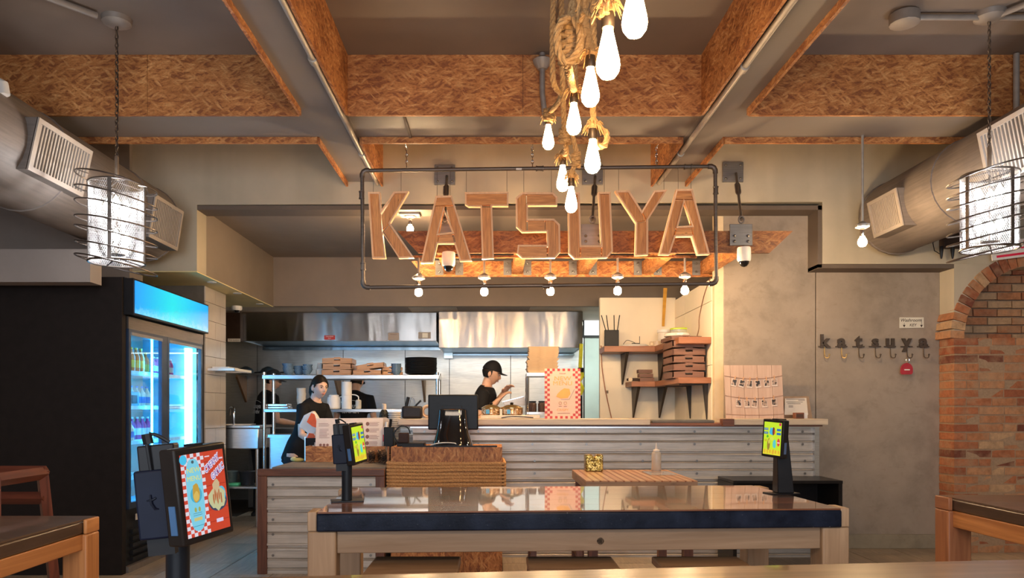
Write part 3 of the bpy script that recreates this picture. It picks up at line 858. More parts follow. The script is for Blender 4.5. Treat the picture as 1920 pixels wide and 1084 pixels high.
rope('rope with the big wrapped knot at the left of the hanging', [(0.27, 2.4, 3.58), at(1074, -40, 2.4), at(1072, 20, 2.4), at(1064, 70, 2.4), at(1066, 130, 2.5), P1[3] + V((0, 0, 0.05))], 0.0145, [(at(1065, 52, 2.4), 0.034), (at(1068, 96, 2.4), 0.040)])
rope('slack bight of rope crossing the big wrapped knot', [at(1066, 34, 2.34), at(1048, 50, 2.33), at(1046, 90, 2.33), at(1062, 118, 2.33), at(1084, 96, 2.33), at(1088, 60, 2.33), at(1076, 36, 2.34)], 0.0135)
rope('outermost left rope, straight from the ceiling', [(0.27, 3.3, 3.58), at(1037, 0, 3.3), at(1036, 80, 3.3), at(1038, 155, 3.3), at(1052, 176, 3.5), at(1044, 196, 3.8), P1[4] + V((0, 0, 0.06))], 0.0135, [(at(1029, 215, 4.06), 0.034)])
rope('rope behind the outermost left rope', [(0.31, 3.5, 3.58), at(1054, 60, 3.4), at(1055, 150, 3.4), at(1058, 245, 3.6), at(1062, 285, 3.75), P1[6] + V((0, 0, 0.06))], 0.0135, [(at(1060, 255, 3.62), 0.036)])
rope('thick laid rope in the middle of the hanging', [(0.37, 2.8, 3.58), at(1112, 0, 2.85), at(1114, 90, 2.85), at(1114, 170, 2.87), at(1112, 215, 2.87), at(1120, 236, 2.87), at(1138, 252, 2.87), at(1134, 272, 2.87), at(1118, 272, 2.86), P1[5] + V((0, 0, 0.045))], 0.013)
rope('rope down to the lowest lamp', [(0.36, 3.6, 3.58), at(1080, 180, 3.5), at(1074, 250, 3.55), at(1080, 285, 3.6), at(1074, 320, 3.6), P1[7] + V((0, 0, 0.05))], 0.0125, [(at(1080, 300, 3.6), 0.024)])
rope('slack rope loop near the top edge of the picture', [(0.33, 2.2, 3.58), at(1086, -20, 2.3), at(1098, 20, 2.25), at(1112, 30, 2.2), at(1126, 12, 2.15), at(1138, -60, 2.1), (0.37, 2.1, 3.58)], 0.008)

# ================================================================ SIGN
DS = 5.85
tilt_s = lambda x: 0
sg = thing('pipe_frame', 'dark iron pipe frame around the big wooden letters', 'sign frame', at(1010, 427, DS))
c4 = [at(679, 320, DS), at(1341, 312, DS), at(1343, 532, DS), at(681, 539, DS)]
R_ = 0.015
for a, b in ((0, 1), (1, 2), (2, 3), (3, 0)):
    p, q = c4[a], c4[b]; d = (q - p).normalized()
    MB().tube([p + d * 0.03, q - d * 0.03], R_, 12).build('pipe', IRON, sg, world=True)
    # elbow at p
    pd = (c4[a - 1] - p).normalized()
    pts = [p + pd * 0.055, p + pd * 0.03, p + pd * 0.010 + d * 0.010, p + d * 0.03, p + d * 0.055]
    MB().tube(pts, [R_ * 1.35] * 5, 12).build('elbow', IRON, sg, world=True)
for (x, y), dv in (((1012, 316), (1, 0, 0)), ((1290, 313), (1, 0, 0)), ((1024, 537), (1, 0, 0)), ((678, 366), (0, 0, 1)), ((1342, 357), (0, 0, 1)), ((681, 500), (0, 0, 1))):
    c = at(x, y, DS); dv = V(dv)
    MB().tube([c - dv * 0.03, c - dv * 0.022, c - dv * 0.02, c + dv * 0.02, c + dv * 0.022, c + dv * 0.03], [R_ * 1.5, R_ * 1.5, R_ * 1.25, R_ * 1.25, R_ * 1.5, R_ * 1.5], 12).build('coupling', IRON, sg, world=True)
for x in (762, 998, 1231):
    mb = MB(); chain(mb, at(x, 276, DS - 0.0), at(x + 0.5, 313, DS), 0.034, 0.003)
    p = at(x, 276, DS)
    mb.tube([p, (p.x, 5.60, 3.34)], 0.003, 5)
    mb.build('hanging_chain', CHROME, sg, world=True)
for (x, y) in ((973, 317), (680, 500)):
    MB().cbox(at(x, y, DS - 0.014), 0.045 if y < 400 else 0.012, 0.006, 0.014 if y < 400 else 0.05).build('sticker', WHITE, sg, world=True)

def crop5(p): return (640 + p[0] / 3.6125, 280 + p[1] / 3.6125)
def crop6(p): return (1000 + p[0] / 3.613, 280 + p[1] / 3.613)
LET = {
 'K': ([crop5(p) for p in [(180, 288), (262, 288), (269, 412), (355, 286), (457, 283), (330, 498), (492, 733), (388, 737), (278, 565), (300, 737), (208, 737)]], []),
 'A': ([crop5(p) for p in [(638, 315), (748, 312), (885, 755), (803, 757), (765, 637), (652, 637), (622, 767), (538, 770)]], [[crop5(p) for p in [(692, 410), (750, 560), (655, 570)]]]),
 'T': ([crop5(p) for p in [(836, 290), (1132, 287), (1132, 383), (1022, 383), (1034, 738), (952, 742), (942, 387), (862, 387), (838, 372)]], []),
 'S': ([(979, 360.5), (1037, 360.5), (1045, 369), (1045, 385), (990, 385), (990, 410), (1039, 410), (1050, 421), (1051, 472), (1041, 483.5), (979, 484), (969, 475), (971, 459), (1026, 459), (1025, 434), (979, 435), (968, 425), (967, 371)], []),
 'U': ([(1065, 361), (1087, 361), (1090, 460), (1127, 460), (1122, 360), (1145, 360), (1149.5, 471), (1139, 483), (1077, 485), (1066.5, 475)], []),
 'Y': ([(1153, 357.5), (1180, 357), (1204, 395), (1227, 357), (1251.5, 355.5), (1215.5, 412), (1215.5, 478), (1191, 479), (1192.5, 418)], []),
 'A2': ([(1268.5, 354.5), (1298.5, 354), (1331, 476.5), (1308.5, 477.5), (1297.5, 443), (1267, 443.5), (1256, 477.5), (1236, 477.5)], [[(1283, 379), (1297.5, 422.5), (1272, 424)]]),
}
PLK = {  # planks inside each letter: polygons in photo pixels
 'K': [[(692, 362), (711, 362), (720, 481), (699, 481)], [(714.5, 404), (739, 362), (763, 361), (730, 417), (716, 431)], [(718, 433), (729, 421), (773, 480), (748, 481)]],
 'A': [[(816, 385), (834, 385), (813, 489), (791, 490)], [(818, 369), (846, 368.5), (850, 384), (814, 385)], [(836, 386), (851, 386), (883, 487), (863, 487.5)], [(824, 440), (848, 438), (851, 454), (820, 455)]],
 'T': [[(874, 362), (951, 361.5), (951, 384), (874, 384)], [(903, 387), (921, 387), (924, 483), (905, 483)]],
 'S': [[(969, 373), (980, 363), (987, 363), (988, 432), (980, 432), (970, 423)], [(988, 363), (1036, 363), (1043, 370), (1043, 383), (988, 383)], [(990, 412), (1022, 412), (1022, 432), (990, 432)], [(1023, 412), (1038, 413), (1048, 422), (1049, 471), (1040, 481), (1028, 481), (1028, 434), (1023, 434)], [(973, 461), (1026, 461), (1026, 481), (980, 481), (972, 474)]],
 'U': [[(1067, 364), (1085, 364), (1088, 461), (1088, 482), (1078, 482), (1068.5, 474)], [(1089.5, 462), (1128, 462), (1128, 481), (1089.5, 482)], [(1124, 363), (1143, 363), (1147, 470), (1138, 480.5), (1129.5, 481), (1129.5, 462)]],
 'Y': [[(1156, 360), (1178, 359.5), (1203, 398), (1212, 412), (1194, 416)], [(1205, 397), (1229, 359.5), (1248, 358), (1213, 411)], [(1194.5, 418), (1213, 413.5), (1213, 476), (1193.5, 477)]],
 'A2': [[(1271, 357), (1297, 356.5), (1301, 373), (1267, 373)], [(1266.5, 374.5), (1282, 374.5), (1255, 475), (1239, 475)], [(1284, 374.5), (1301.5, 374.5), (1328, 474.5), (1310.5, 475)], [(1270, 427), (1298, 425.5), (1300, 440.5), (1266, 441)]],
}
LW = wood((0.82, 0.38, 0.125), (0.50, 0.19, 0.06), 0.5, 2.0, name='letter_plank')
LR = wood((0.98, 0.66, 0.42), (0.85, 0.53, 0.31), 0.5, 2.0, name='letter_rim', knots=False)
def offset_poly(pts, w):
    n = len(pts); A = sum(pts[i][0] * pts[(i + 1) % n][1] - pts[(i + 1) % n][0] * pts[i][1] for i in range(n))
    sg_ = 1 if A > 0 else -1; out = []
    for i in range(n):
        p0, p1, p2 = V(pts[i - 1]), V(pts[i]), V(pts[(i + 1) % n])
        d1 = (p1 - p0).normalized(); d2 = (p2 - p1).normalized()
        n1 = V((-d1.y, d1.x)) * sg_; n2 = V((-d2.y, d2.x)) * sg_
        b = (n1 + n2); L = b.length
        if L < 1e-6: b = n1; k = 1
        else: b /= L; k = 1 / max(0.45, b.dot(n1))
        out.append(tuple(p1 + b * w * k))
    return out
words_ = {'K': 'K, first letter', 'A': 'A, second letter', 'T': 'T, third letter', 'S': 'S, fourth letter', 'U': 'U, fifth letter', 'Y': 'Y, sixth letter', 'A2': 'A, last letter'}
for key, (outer, holes) in LET.items():
    cxp = sum(p[0] for p in outer) / len(outer); cyp = max(p[1] for p in outer)
    t = thing('sign_letter', 'big wooden letter ' + words_[key] + ' of the hanging sign', 'letter', at(cxp, cyp, DS), group='wooden letters of the hanging sign')
    g = lambda u, v, w: at(u, v, DS) + V((0, w, 0))
    rim = MB()
    for loop, w in [(outer, 3.0)] + [(h, -3.0) for h in holes]:
        o2 = offset_poly(loop, w); n = len(loop)
        lp = loop
        for i in range(n):
            j = (i + 1) % n
            q = [lp[i], lp[j], o2[j], o2[i]]
            rim.hexa([g(q[0][0], q[0][1], 0.05), g(q[1][0], q[1][1], 0.05), g(q[2][0], q[2][1], 0.05), g(q[3][0], q[3][1], 0.05)],
                     [g(q[0][0], q[0][1], 0.0), g(q[1][0], q[1][1], 0.0), g(q[2][0], q[2][1], 0.008), g(q[3][0], q[3][1], 0.008)])
    rim.build('rim', LR, t, world=True)
    for pl in PLK[key]:
        b = MB(); b.prism(offset_poly(pl, 0.5), 0.018, 0.048, g); b.build('plank', LW, t, world=True)
    wi = MB()
    tops = [p for p in outer if p[1] < min(q[1] for q in outer) + 8]
    tx = sorted(set([min(p[0] for p in tops) + 3, max(p[0] for p in tops) - 3]))
    if key == 'K': tx = [700, 752]
    if key == 'Y': tx = [1160, 1245]
    if key == 'U': tx = [1078, 1133]
    for x in tx:
        ytop = 316 + (1010 - x) * 0.012
        MB().tube([at(x, cyp - 118, DS + 0.02), at(x, ytop, DS)], 0.0016, 4).build('hanging_wire', IRON, t, world=True)

# ================================================================ CANOPY BEHIND THE SIGN
cn = thing('canopy_frame', 'particle board canopy frame hung behind the letters', 'canopy', at(1100, 475, 6.1))
ZT = at(0, 433, 6.1).z; ZB = at(0, 474, 6.1).z
xl, xr = at(745, 0, 6.1).x, at(1487, 0, 6.1).x
MB().prism([(xl - 0.0, ZT), (xr, ZT), (xr - 0.19, ZB), (xl + 0.17, ZB)], 6.10, 6.135, lambda u, v, w: V((u, w, v))).build('front_board', OSB_SHADE, cn, world=True)
xl2, xr2 = at(772, 0, 7.15).x, at(1337, 0, 7.15).x
zt2, zb2 = at(0, 491, 7.15).z, at(0, 520, 7.15).z
MB().prism([(xl2, zt2), (xr2, zt2), (xr2, zb2), (xl2 + 0.12, zb2)], 7.12, 7.15, lambda u, v, w: V((u, w, v))).build('rear_board', OSB, cn, world=True)
MB().box(-0.72, 1.70, 6.235, 6.265, 2.556, 2.574).build('lamp_rail', OSB, cn, world=True)
JW = wood((0.60, 0.36, 0.18), (0.42, 0.22, 0.09), 0.5, 1.5, name='joist_wood')
for x in (843, 970, 1092, 1213, 1322):
    X = at(x, 0, 7.15).x
    MB().box(X - 0.045, X + 0.045, 6.137, 7.118, 2.575, 2.70).build('joist', OSB, cn, world=True)
    for s in (-1, 1):
        p = V((X + s * 0.095, 7.112, 2.635))
        b = MB().cbox(p, 0.075, 0.006, 0.14).build('bracket_plate', PLATE, cn, world=True)
        for dz in (-0.04, 0.04): MB().ball(p + V((0, -0.006, dz)), 0.012, n=6, m=4).build('bolt', SCREW, b, world=True)
TBM = pm((0.22, 0.2, 0.19), 0.4, 0.8, name='turnbuckle_steel')
for i, x in enumerate((834, 1111, 1374)):
    pw = at(x, 328 if i < 2 else 323, 6.69); pf = at(x if i < 2 else 1390, 442, 6.08)
    t = thing('tie_rod', ['tie rod with wall plate above the first letter A', 'tie rod with wall plate behind the letter U', 'tie rod with turnbuckle right of the pipe frame'][i], 'tie rod', pw, group='steel tie rods holding the canopy')
    b = MB().cbox(pw, 0.185, 0.02, 0.18).build('wall_plate', PLATE, t, world=True, bevel=0.003)
    for dx in (-0.065, 0.065):
        for dz in (-0.06, 0.06): MB().ball(pw + V((dx, -0.012, dz)), 0.012, n=8, m=4).build('bolt', SCREW, b, world=True)
    q = pf + V((0, 0, 0.13))
    s = pw + V((0.02, -0.03, -0.02))
    MB().tube([s, s.lerp(q, 0.5), q], 0.012, 8).build('rod', TBM, t, world=True)
    tb = MB(); a = s.lerp(q, 0.2); c = s.lerp(q, 0.5)
    for sx in (-1, 1): tb.tube([a, a.lerp(c, 0.2) + V((sx * 0.018, 0, 0)), a.lerp(c, 0.8) + V((sx * 0.018, 0, 0)), c], 0.008, 6)
    tb.build('turnbuckle', TBM, t, world=True)
    hk = MB(); hk.tube([q + V((math.cos(k) * 0.022, 0, math.sin(k) * 0.028)) for k in [2 * PI * j / 12 for j in range(12)]], 0.007, 6, closed=True)
    hk.build('ring', TBM, t, world=True)
    b = MB().cbox(V((pf.x, 6.09, at(0, 441, 6.1).z)), 0.185, 0.014, 0.175).build('board_plate', PLATE, t, world=True, bevel=0.003)
    for dx in (-0.055, 0.055):
        for dz in (-0.055, -0.01): MB().ball(V((pf.x + dx, 6.08, at(0, 441, 6.1).z + dz)), 0.012, n=8, m=4).build('bolt', SCREW, b, world=True)
# lamps under the canopy
WB = em((1.0, 0.68, 0.36), 300, 'lit_round_bulb')
FIT = pm((0.36, 0.33, 0.29), 0.4, 0.5, name='lamp_fitting')
def socket_lamp(x, y, z, rod_top, label, group=None, r=0.032, wm=WB):
    t = thing('socket_lamp', label, 'lamp', (x, y, rod_top), group=group)
    if rod_top - z > 0.12:
        MB().tube([(x, y, rod_top), (x, y, z + 0.15)], 0.0095, 8).build('rod', FIT, t, world=True)
    zz = z + 0.10 if rod_top - z > 0.12 else z + 0.10
    fb = MB().lathe([(0.028, 0.0), (0.05, 0.012), (0.05, 0.03), (0.028, 0.045), (0.012, 0.055)], (x, y, zz), 16)
    for a in range(4):
        fb.cbox((x + 0.05 * math.cos(a * PI / 2 + 0.5), y + 0.05 * math.sin(a * PI / 2 + 0.5), zz + 0.02), 0.016, 0.016, 0.014)
    fb.build('fitting_box', FIT, t, world=True)
    MB().lathe([(0.015, 0.0), (0.018, 0.02), (0.018, 0.05), (0.013, 0.062)], (x, y, z + 0.04), 12).build('socket', CHROME, t, world=True)
    MB().lathe([(0.0005, -0.035), (r * 0.6, -0.031), (r * 0.95, -0.016), (r, 0.0), (r * 0.9, 0.018), (r * 0.55, 0.034), (r * 0.42, 0.05)], (x, y, z), 18).build('bulb', wm, t, world=True)
    return t
nm5 = ['first', 'second', 'third', 'fourth', 'fifth']
for i, x in enumerate((785, 908, 1032, 1158, 1284)):
    p = at(x, 548 - i * 0.8, 6.25)
    socket_lamp(p.x, p.y, p.z, 2.557, nm5[i] + ' bulb from the left in the row under the sign letters', 'row of bulbs under the sign')
p = at(769, 430, 6.85); socket_lamp(p.x, p.y, p.z, p.z + 0.115, 'bare bulb on the soffit between the letters K and A')
t = thing('ceiling_rose', 'square mounting plate of the soffit bulb', 'mounting plate', (p.x, p.y, 3.12)); MB().box(p.x - 0.09, p.x + 0.09, p.y - 0.07, p.y + 0.07, 3.06, 3.10).build('plate', PLATE, t, world=True)
MB().tube([(p.x, p.y, 3.06), (p.x, p.y, p.z + 0.15)], 0.01, 8).build('stem', FIT, t, world=True)
p = at(1617, 454, 5.57); socket_lamp(p.x, p.y, p.z, 3.333, 'single bulb on a long rod before the right air duct')
# dome cameras
def dome_cam(x, y, z, label, r=0.055):
    t = thing('dome_camera', label, 'camera', (x, y, z))
    MB().lathe([(r * 0.85, -0.055), (r * 0.98, -0.04), (r, -0.01), (r * 0.97, 0.05), (r * 0.9, 0.06)], (0, 0, 0), 22).build('housing', WHITE, t)
    MB().lathe([(0.0005, -0.10), (r * 0.4, -0.093), (r * 0.66, -0.075), (r * 0.78, -0.05)], (0, 0, 0), 18).build('dome', BLACKG, t)
p = at(841, 487, 6.05); dome_cam(p.x, p.y, p.z, 'white dome camera under the canopy below the letter A')
p = at(1395, 478, 6.05); dome_cam(p.x, p.y, p.z, 'white dome camera under the right plate of the canopy')
t = thing('dome_camera', 'small white dome camera above the tiled wall', 'camera', at(444, 579, 8.6))
p = at(444, 579, 8.6)
MB().lathe([(0.05, -0.02), (0.06, 0.0), (0.058, 0.03)], p, 16).build('housing', WHITE, t, world=True)
MB().lathe([(0.0005, -0.05), (0.025, -0.045), (0.035, -0.02)], p, 12).build('dome', BLACKG, t, world=True)
# downlights in the olive soffit
for i, (x, y) in enumerate(((397, 529), (445, 550), (487, 570))):
    d = 1400 * 1.22 / (765 - y); p = at(x, y, d)
    t = thing('downlight', ['nearest', 'middle', 'farthest'][i] + ' small downlight in the olive soffit', 'downlight', (p.x, p.y, 2.52), group='downlights over the fridge')
    MB().lathe([(0.028, -0.004), (0.042, -0.006), (0.045, 0.0)], (0, 0, 0), 18).build('trim_ring', WHITE, t)
    MB().lathe([(0.0005, -0.003), (0.026, -0.003)], (0, 0, 0), 16).build('lens', em((1.0, 0.93, 0.75), 150 if i < 2 else 60), t)
# ================================================================ DRINKS FRIDGE
fr = thing('drinks_fridge', 'tall black two-door drinks fridge glowing blue behind the black partition', 'fridge', (-3.2, 6.6, 0))
FB = pm((0.014, 0.014, 0.016), 0.35, var=0.1, name='fridge_black')
INW = pm((0.30, 0.62, 0.80), 0.35, var=0.03, name='fridge_liner')
b = MB()
b.box(-3.66, -3.62, 5.87, 7.38, 0, 2.33); b.box(-3.62, -2.90, 5.87, 5.90, 0, 2.33); b.box(-3.62, -2.90, 7.35, 7.38, 0, 2.33)
b.box(-3.62, -2.90, 5.90, 7.35, 0, 0.50); b.box(-3.62, -2.90, 5.90, 7.35, 1.98, 2.33)
b.build('cabinet', FB, fr, world=True)
b = MB(); b.box(-3.62, -3.60, 5.90, 7.35, 0.5, 1.98); b.box(-3.60, -2.92, 5.90, 5.91, 0.5, 1.98); b.box(-3.60, -2.92, 7.34, 7.35, 0.5, 1.98); b.box(-3.60, -2.92, 5.91, 7.34, 1.97, 1.98); b.box(-3.6, -2.92, 5.91, 7.34, 0.5, 0.51)
b.build('liner', INW, fr, world=True)
MB().box(-2.90, -2.868, 5.87, 7.38, 1.925, 2.02).build('steel_header', steel((0.22, 0.19, 0.17), 0.3, 0), fr, world=True)
def thin_glass(name='door_glass', tint=(0.9, 0.97, 1.0)):
    m = bpy.data.materials.new(name); m.use_nodes = True; nt = m.node_tree; nt.nodes.clear()
    out = _n(nt, 'ShaderNodeOutputMaterial'); mx = _n(nt, 'ShaderNodeMixShader'); tr = _n(nt, 'ShaderNodeBsdfTransparent'); gl = _n(nt, 'ShaderNodeBsdfGlossy')
    lw = _n(nt, 'ShaderNodeLayerWeight'); lw.inputs[0].default_value = 0.5; fz = _n(nt, 'ShaderNodeMath', operation='POWER'); nt.links.new(lw.outputs['Facing'], fz.inputs[0]); fz.inputs[1].default_value = 4.5; tr.inputs[0].default_value = (*tint, 1); gl.inputs['Roughness'].default_value = 0.03
    nt.links.new(fz.outputs[0], mx.inputs[0]); nt.links.new(tr.outputs[0], mx.inputs[1]); nt.links.new(gl.outputs[0], mx.inputs[2]); nt.links.new(mx.outputs[0], out.inputs[0])
    return m
GLASS = thin_glass()
DFR = pm((0.02, 0.035, 0.07), 0.3, name='door_frame_black')
for y0, y1 in ((5.88, 6.50), (6.58, 7.37)):
    e = 0.035
    b = MB(); b.box(-2.90, -2.87, y0, y0 + e, 0.50, 1.925); b.box(-2.90, -2.87, y1 - e, y1, 0.50, 1.925); b.box(-2.90, -2.87, y0 + e, y1 - e, 0.50, 0.55); b.box(-2.90, -2.87, y0 + e, y1 - e, 1.895, 1.925)
    dd = b.build('door', DFR, fr, world=True)
    MB().box(-2.888, -2.884, y0 + e, y1 - e, 0.55, 1.895).build('glass', GLASS, dd, world=True)
    MB().box(-2.872, -2.862, y0 + e, y1 - e, 1.875, 1.9).build('door_trim', steel((0.35, 0.32, 0.3), 0.3, 0), dd, world=True)
MB().box(-2.90, -2.872, 6.50, 6.58, 0.50, 1.925).build('mullion', DFR, fr, world=True)
# sign box
sb = MB().box(-2.895, -2.812, 5.83, 7.37, 2.03, 2.315).build('sign_box', FB, fr, world=True)
def fridge_sign():
    m, nt, b = _new('backlit_sign_face')
    tc = _n(nt, 'ShaderNodeTexCoord'); sp = _n(nt, 'ShaderNodeSeparateXYZ'); nt.links.new(tc.outputs['Generated'], sp.inputs[0])
    base = _ramp(nt, sp.outputs[1], [(0.0, (0.0, 0.30, 0.85)), (0.45, (0.0, 0.72, 0.78)), (1.0, (0.0, 0.36, 0.9))])
    nz = _noise(nt, _map(nt, tc.outputs['Generated'], (1, 22, 5)), 1.0, 6, 0.75)
    k = _n(nt, 'ShaderNodeMath', operation='SUBTRACT'); nt.links.new(nz, k.inputs[0]); ks = _n(nt, 'ShaderNodeMath', operation='MULTIPLY'); nt.links.new(sp.outputs[2], ks.inputs[0]); ks.inputs[1].default_value = 0.85; nt.links.new(ks.outputs[0], k.inputs[1])
    col = _mix(nt, _ramp(nt, k.outputs[0], [(0.30, (0, 0, 0)), (0.62, (0.8, 0.8, 0.8))]), base, (0.25, 0.72, 1.0))
    nt.links.new(col, b.inputs['Emission Color']); b.inputs['Emission Strength'].default_value = 0.5; b.inputs['Base Color'].default_value = (0.02, 0.1, 0.2, 1); b.inputs['Roughness'].default_value = 0.15
    return m
MB().box(-2.812, -2.805, 5.855, 7.345, 2.045, 2.30).build('sign_face', fridge_sign(), sb, world=True)
LED = em((0.02, 0.48, 1.0), 26, 'led_strip')
for y in (5.935, 6.44, 6.62):
    MB().box(-2.955, -2.94, y, y + 0.012, 0.56, 1.90).build('led_strip', LED, fr, world=True)
MB().box(-2.98, -2.94, 7.20, 7.30, 0.56, 1.88).build('led_tube', em((0.20, 0.72, 1.0), 3.6, 'led_tube_light'), fr, world=True)
for i in range(4):
    z = 0.72 + i * 0.29
    m = MB()
    for k in range(9):
        X = -3.56 + k * 0.07; m.box(X, X + 0.006, 5.93, 7.33, z, z + 0.006)
    m.box(-2.985, -2.975, 5.93, 7.33, z - 0.012, z + 0.018)
    m.build('wire_shelf', pm((0.6, 0.65, 0.7), 0.3, 0.6), fr, world=True)
for k in range(5):
    MB().box(-2.90, -2.872, 5.95, 7.30, 0.08 + k * 0.055, 0.11 + k * 0.055).build('vent_slat', FB, fr, world=True)
MB().box(-2.872, -2.868, 5.99, 6.07, 0.40, 0.45).build('thermostat', pm((0.45, 0.42, 0.40), 0.4), fr, world=True)
ft = MB(); ft.box(-2.905, -2.868, 5.87, 7.38, 0.0, 0.05); ft.build('kick_trim', pm((0.25, 0.22, 0.2), 0.4, 0.5), fr, world=True)
def bottle(nm, lb, x, y, z, r, h, col, capc, group, cat='bottle'):
    t = thing(nm, lb, cat, (x, y, z), group=group)
    MB().lathe([(r * 0.9, 0.0), (r, h * 0.04), (r, h * 0.62), (r * 0.75, h * 0.74), (r * 0.36, h * 0.84), (r * 0.34, h * 0.93)], (0, 0, 0), 12).build('bottle_body', pm(col, 0.2, var=0.05), t)
    MB().lathe([(r * 0.42, h * 0.93), (r * 0.42, h), (r * 0.3, h * 1.01)], (0, 0, 0), 10).build('cap', pm(capc, 0.4, var=0.03), t)
    MB().lathe([(r * 1.02, h * 0.2), (r * 1.02, h * 0.5)], (0, 0, 0), 12).build('wrapper', pm(mul(capc, 0.8), 0.5, var=0.1), t)
    return t
rnd = random.Random(4)
palette = [((0.5, 0.2, 0.06), (0.7, 0.6, 0.1)), ((0.12, 0.25, 0.1), (0.5, 0.1, 0.08)), ((0.55, 0.5, 0.4), (0.1, 0.2, 0.5)), ((0.35, 0.05, 0.2), (0.6, 0.6, 0.6))]
first = {}
def rowof(kind, label, group, z, ys, xs_, r, h, k):
    src = None
    for y in ys:
        for x in xs_:
            if src is None:
                src = bottle(kind, 'nearest ' + label, x, y, z, r, h, palette[k][0], palette[k][1], group)
            else:
                dup(src, TR(x, y, z, rnd.uniform(0, 6)), ['', 'second nearest ', 'third ', 'fourth ', 'fifth ', 'farthest '][ys.index(y)] + label)
rowof('bottle', 'amber drink bottle on the top shelf behind the left fridge door', 'amber bottles in the fridge', 1.597, [5.99 + 0.085 * i for i in range(6)], (-3.03,), 0.032, 0.21, 0)
rowof('bottle', 'dark green drink bottle behind the amber ones in the fridge', 'green bottles in the fridge', 1.597, [5.99 + 0.085 * i for i in range(6)], (-3.14,), 0.033, 0.24, 1)
rowof('bottle', 'small purple bottle on the upper shelf behind the right fridge door', 'purple bottles in the fridge', 1.597, [6.68 + 0.07 * i for i in range(6)], (-3.04,), 0.027, 0.16, 3)
rowof('bottle', 'pale can-like bottle low behind the left fridge door', 'pale bottles in the fridge', 1.017, [6.0 + 0.09 * i for i in range(4)], (-3.05,), 0.033, 0.17, 2)
rowof('bottle', 'orange drink bottle in the inner row on the top fridge shelf', 'orange bottles in the fridge', 1.597, [6.50 + 0.1 * i for i in range(6)], (-3.26,), 0.034, 0.22, 0)
rowof('bottle', 'dark bottle in the innermost row on the top fridge shelf', 'inner dark bottles in the fridge', 1.597, [6.70 + 0.1 * i for i in range(6)], (-3.40,), 0.034, 0.25, 1)
rowof('bottle', 'white drink bottle in the inner row on the second fridge shelf', 'white bottles in the fridge', 1.307, [6.48 + 0.1 * i for i in range(6)], (-3.24,), 0.034, 0.19, 2)
rowof('bottle', 'red drink bottle in the inner row on the third fridge shelf', 'red bottles in the fridge', 1.017, [6.45 + 0.1 * i for i in range(6)], (-3.22,), 0.034, 0.20, 3)
t = thing('crate', 'dark plastic crate on the middle shelf of the fridge', 'crate', (-3.15, 6.2, 1.307))
MB().box(-0.12, 0.12, -0.19, 0.19, 0, 0.13).build('crate_body', pm((0.06, 0.09, 0.14), 0.5), t, bevel=0.008)
for i in range(3): MB().box(0.12, 0.123, -0.16 + i * 0.11, -0.07 + i * 0.11, 0.03, 0.1).build('side_panel', pm((0.02, 0.03, 0.05), 0.6), t)
t = thing('carton', 'pale carton on the lower shelf of the fridge', 'carton', (-3.1, 6.1, 0.727))
MB().box(-0.06, 0.06, -0.08, 0.08, 0, 0.14).build('carton_body', pm((0.6, 0.6, 0.5), 0.6), t); MB().hexa([(-0.06, -0.08, 0.14), (0.06, -0.08, 0.14), (0.06, 0.08, 0.14), (-0.06, 0.08, 0.14)], [(-0.005, -0.08, 0.18), (0.005, -0.08, 0.18), (0.005, 0.08, 0.18), (-0.005, 0.08, 0.18)]).build('carton_top', pm((0.2, 0.5, 0.3), 0.6), t)

# ================================================================ COUNTERS
DW = wood((0.20, 0.075, 0.04), (0.09, 0.03, 0.018), 0.45, 1.0, name='dark_stained_wood', knots=False)
def corrugated(x0, x1, y, z0, z1, period, phase=0.0):
    """rolled sheet with flat bands, grooves and double ribs, facing -Y"""
    pat = [(0.0, 0), (0.012, -0.004), (0.05, -0.012), (0.055, -0.005), (0.085, -0.005), (0.09, 0.0), (0.27, 0.0), (0.29, 0.012), (0.31, 0.0), (0.33, -0.006), (0.35, 0.0), (0.54, 0.0), (0.56, 0.012), (0.58, 0.0), (0.60, -0.006), (0.62, 0.0), (0.86, 0.0), (0.87, -0.014), (0.92, -0.014), (0.93, 0.0), (0.95, 0.012), (0.985, 0.012)]
    pr = []; z = z1 + phase * period
    while z > z0 - period:
        for t_, o_ in pat:
            zz = z - t_ * period
            if z0 <= zz <= z1: pr.append((zz, y + o_))
        z -= period
    pr = [(z1, y)] + pr + [(z0, y)]
    mb = MB(); n = len(pr)
    mb.add([(x0, p[1], p[0]) for p in pr] + [(x1, p[1], p[0]) for p in pr], [(i, i + 1, i + 1 + n, i + n) for i in range(n - 1)])
    return mb
oc = thing('order_counter', 'ordering counter with corrugated zinc front in a dark wooden frame', 'counter', (-1.34, 6.3, 0))
X0, X1, YF, ZT_ = -1.845, -0.850, 5.83, 0.821
corrugated(X0 + 0.075, X1 - 0.07, YF + 0.02, 0.0, ZT_ - 0.06, 0.28).build('corrugated_sheet', CORR, oc, world=True)
MB().box(X0, X0 + 0.075, YF, YF + 0.05, 0, ZT_ - 0.055).build('stile', DW, oc, world=True, bevel=0.004)
MB().box(X1 - 0.07, X1, YF, YF + 0.05, 0, ZT_ - 0.055).build('stile', DW, oc, world=True, bevel=0.004)
MB().box(X0, X1, YF, YF + 0.05, ZT_ - 0.054, ZT_).build('top_rail', DW, oc, world=True, bevel=0.004)
MB().box(X0 + 0.01, X1 - 0.01, YF + 0.055, 6.88, 0, ZT_ - 0.04).build('cabinet_body', pm((0.10, 0.08, 0.07), 0.7), oc, world=True)
MB().box(X0 + 0.10, X1, YF + 0.05, 6.90, ZT_ - 0.035, ZT_ + 0.012).build('worktop', concrete((0.20, 0.165, 0.135), 'grey_brown_worktop'), oc, world=True, bevel=0.004)
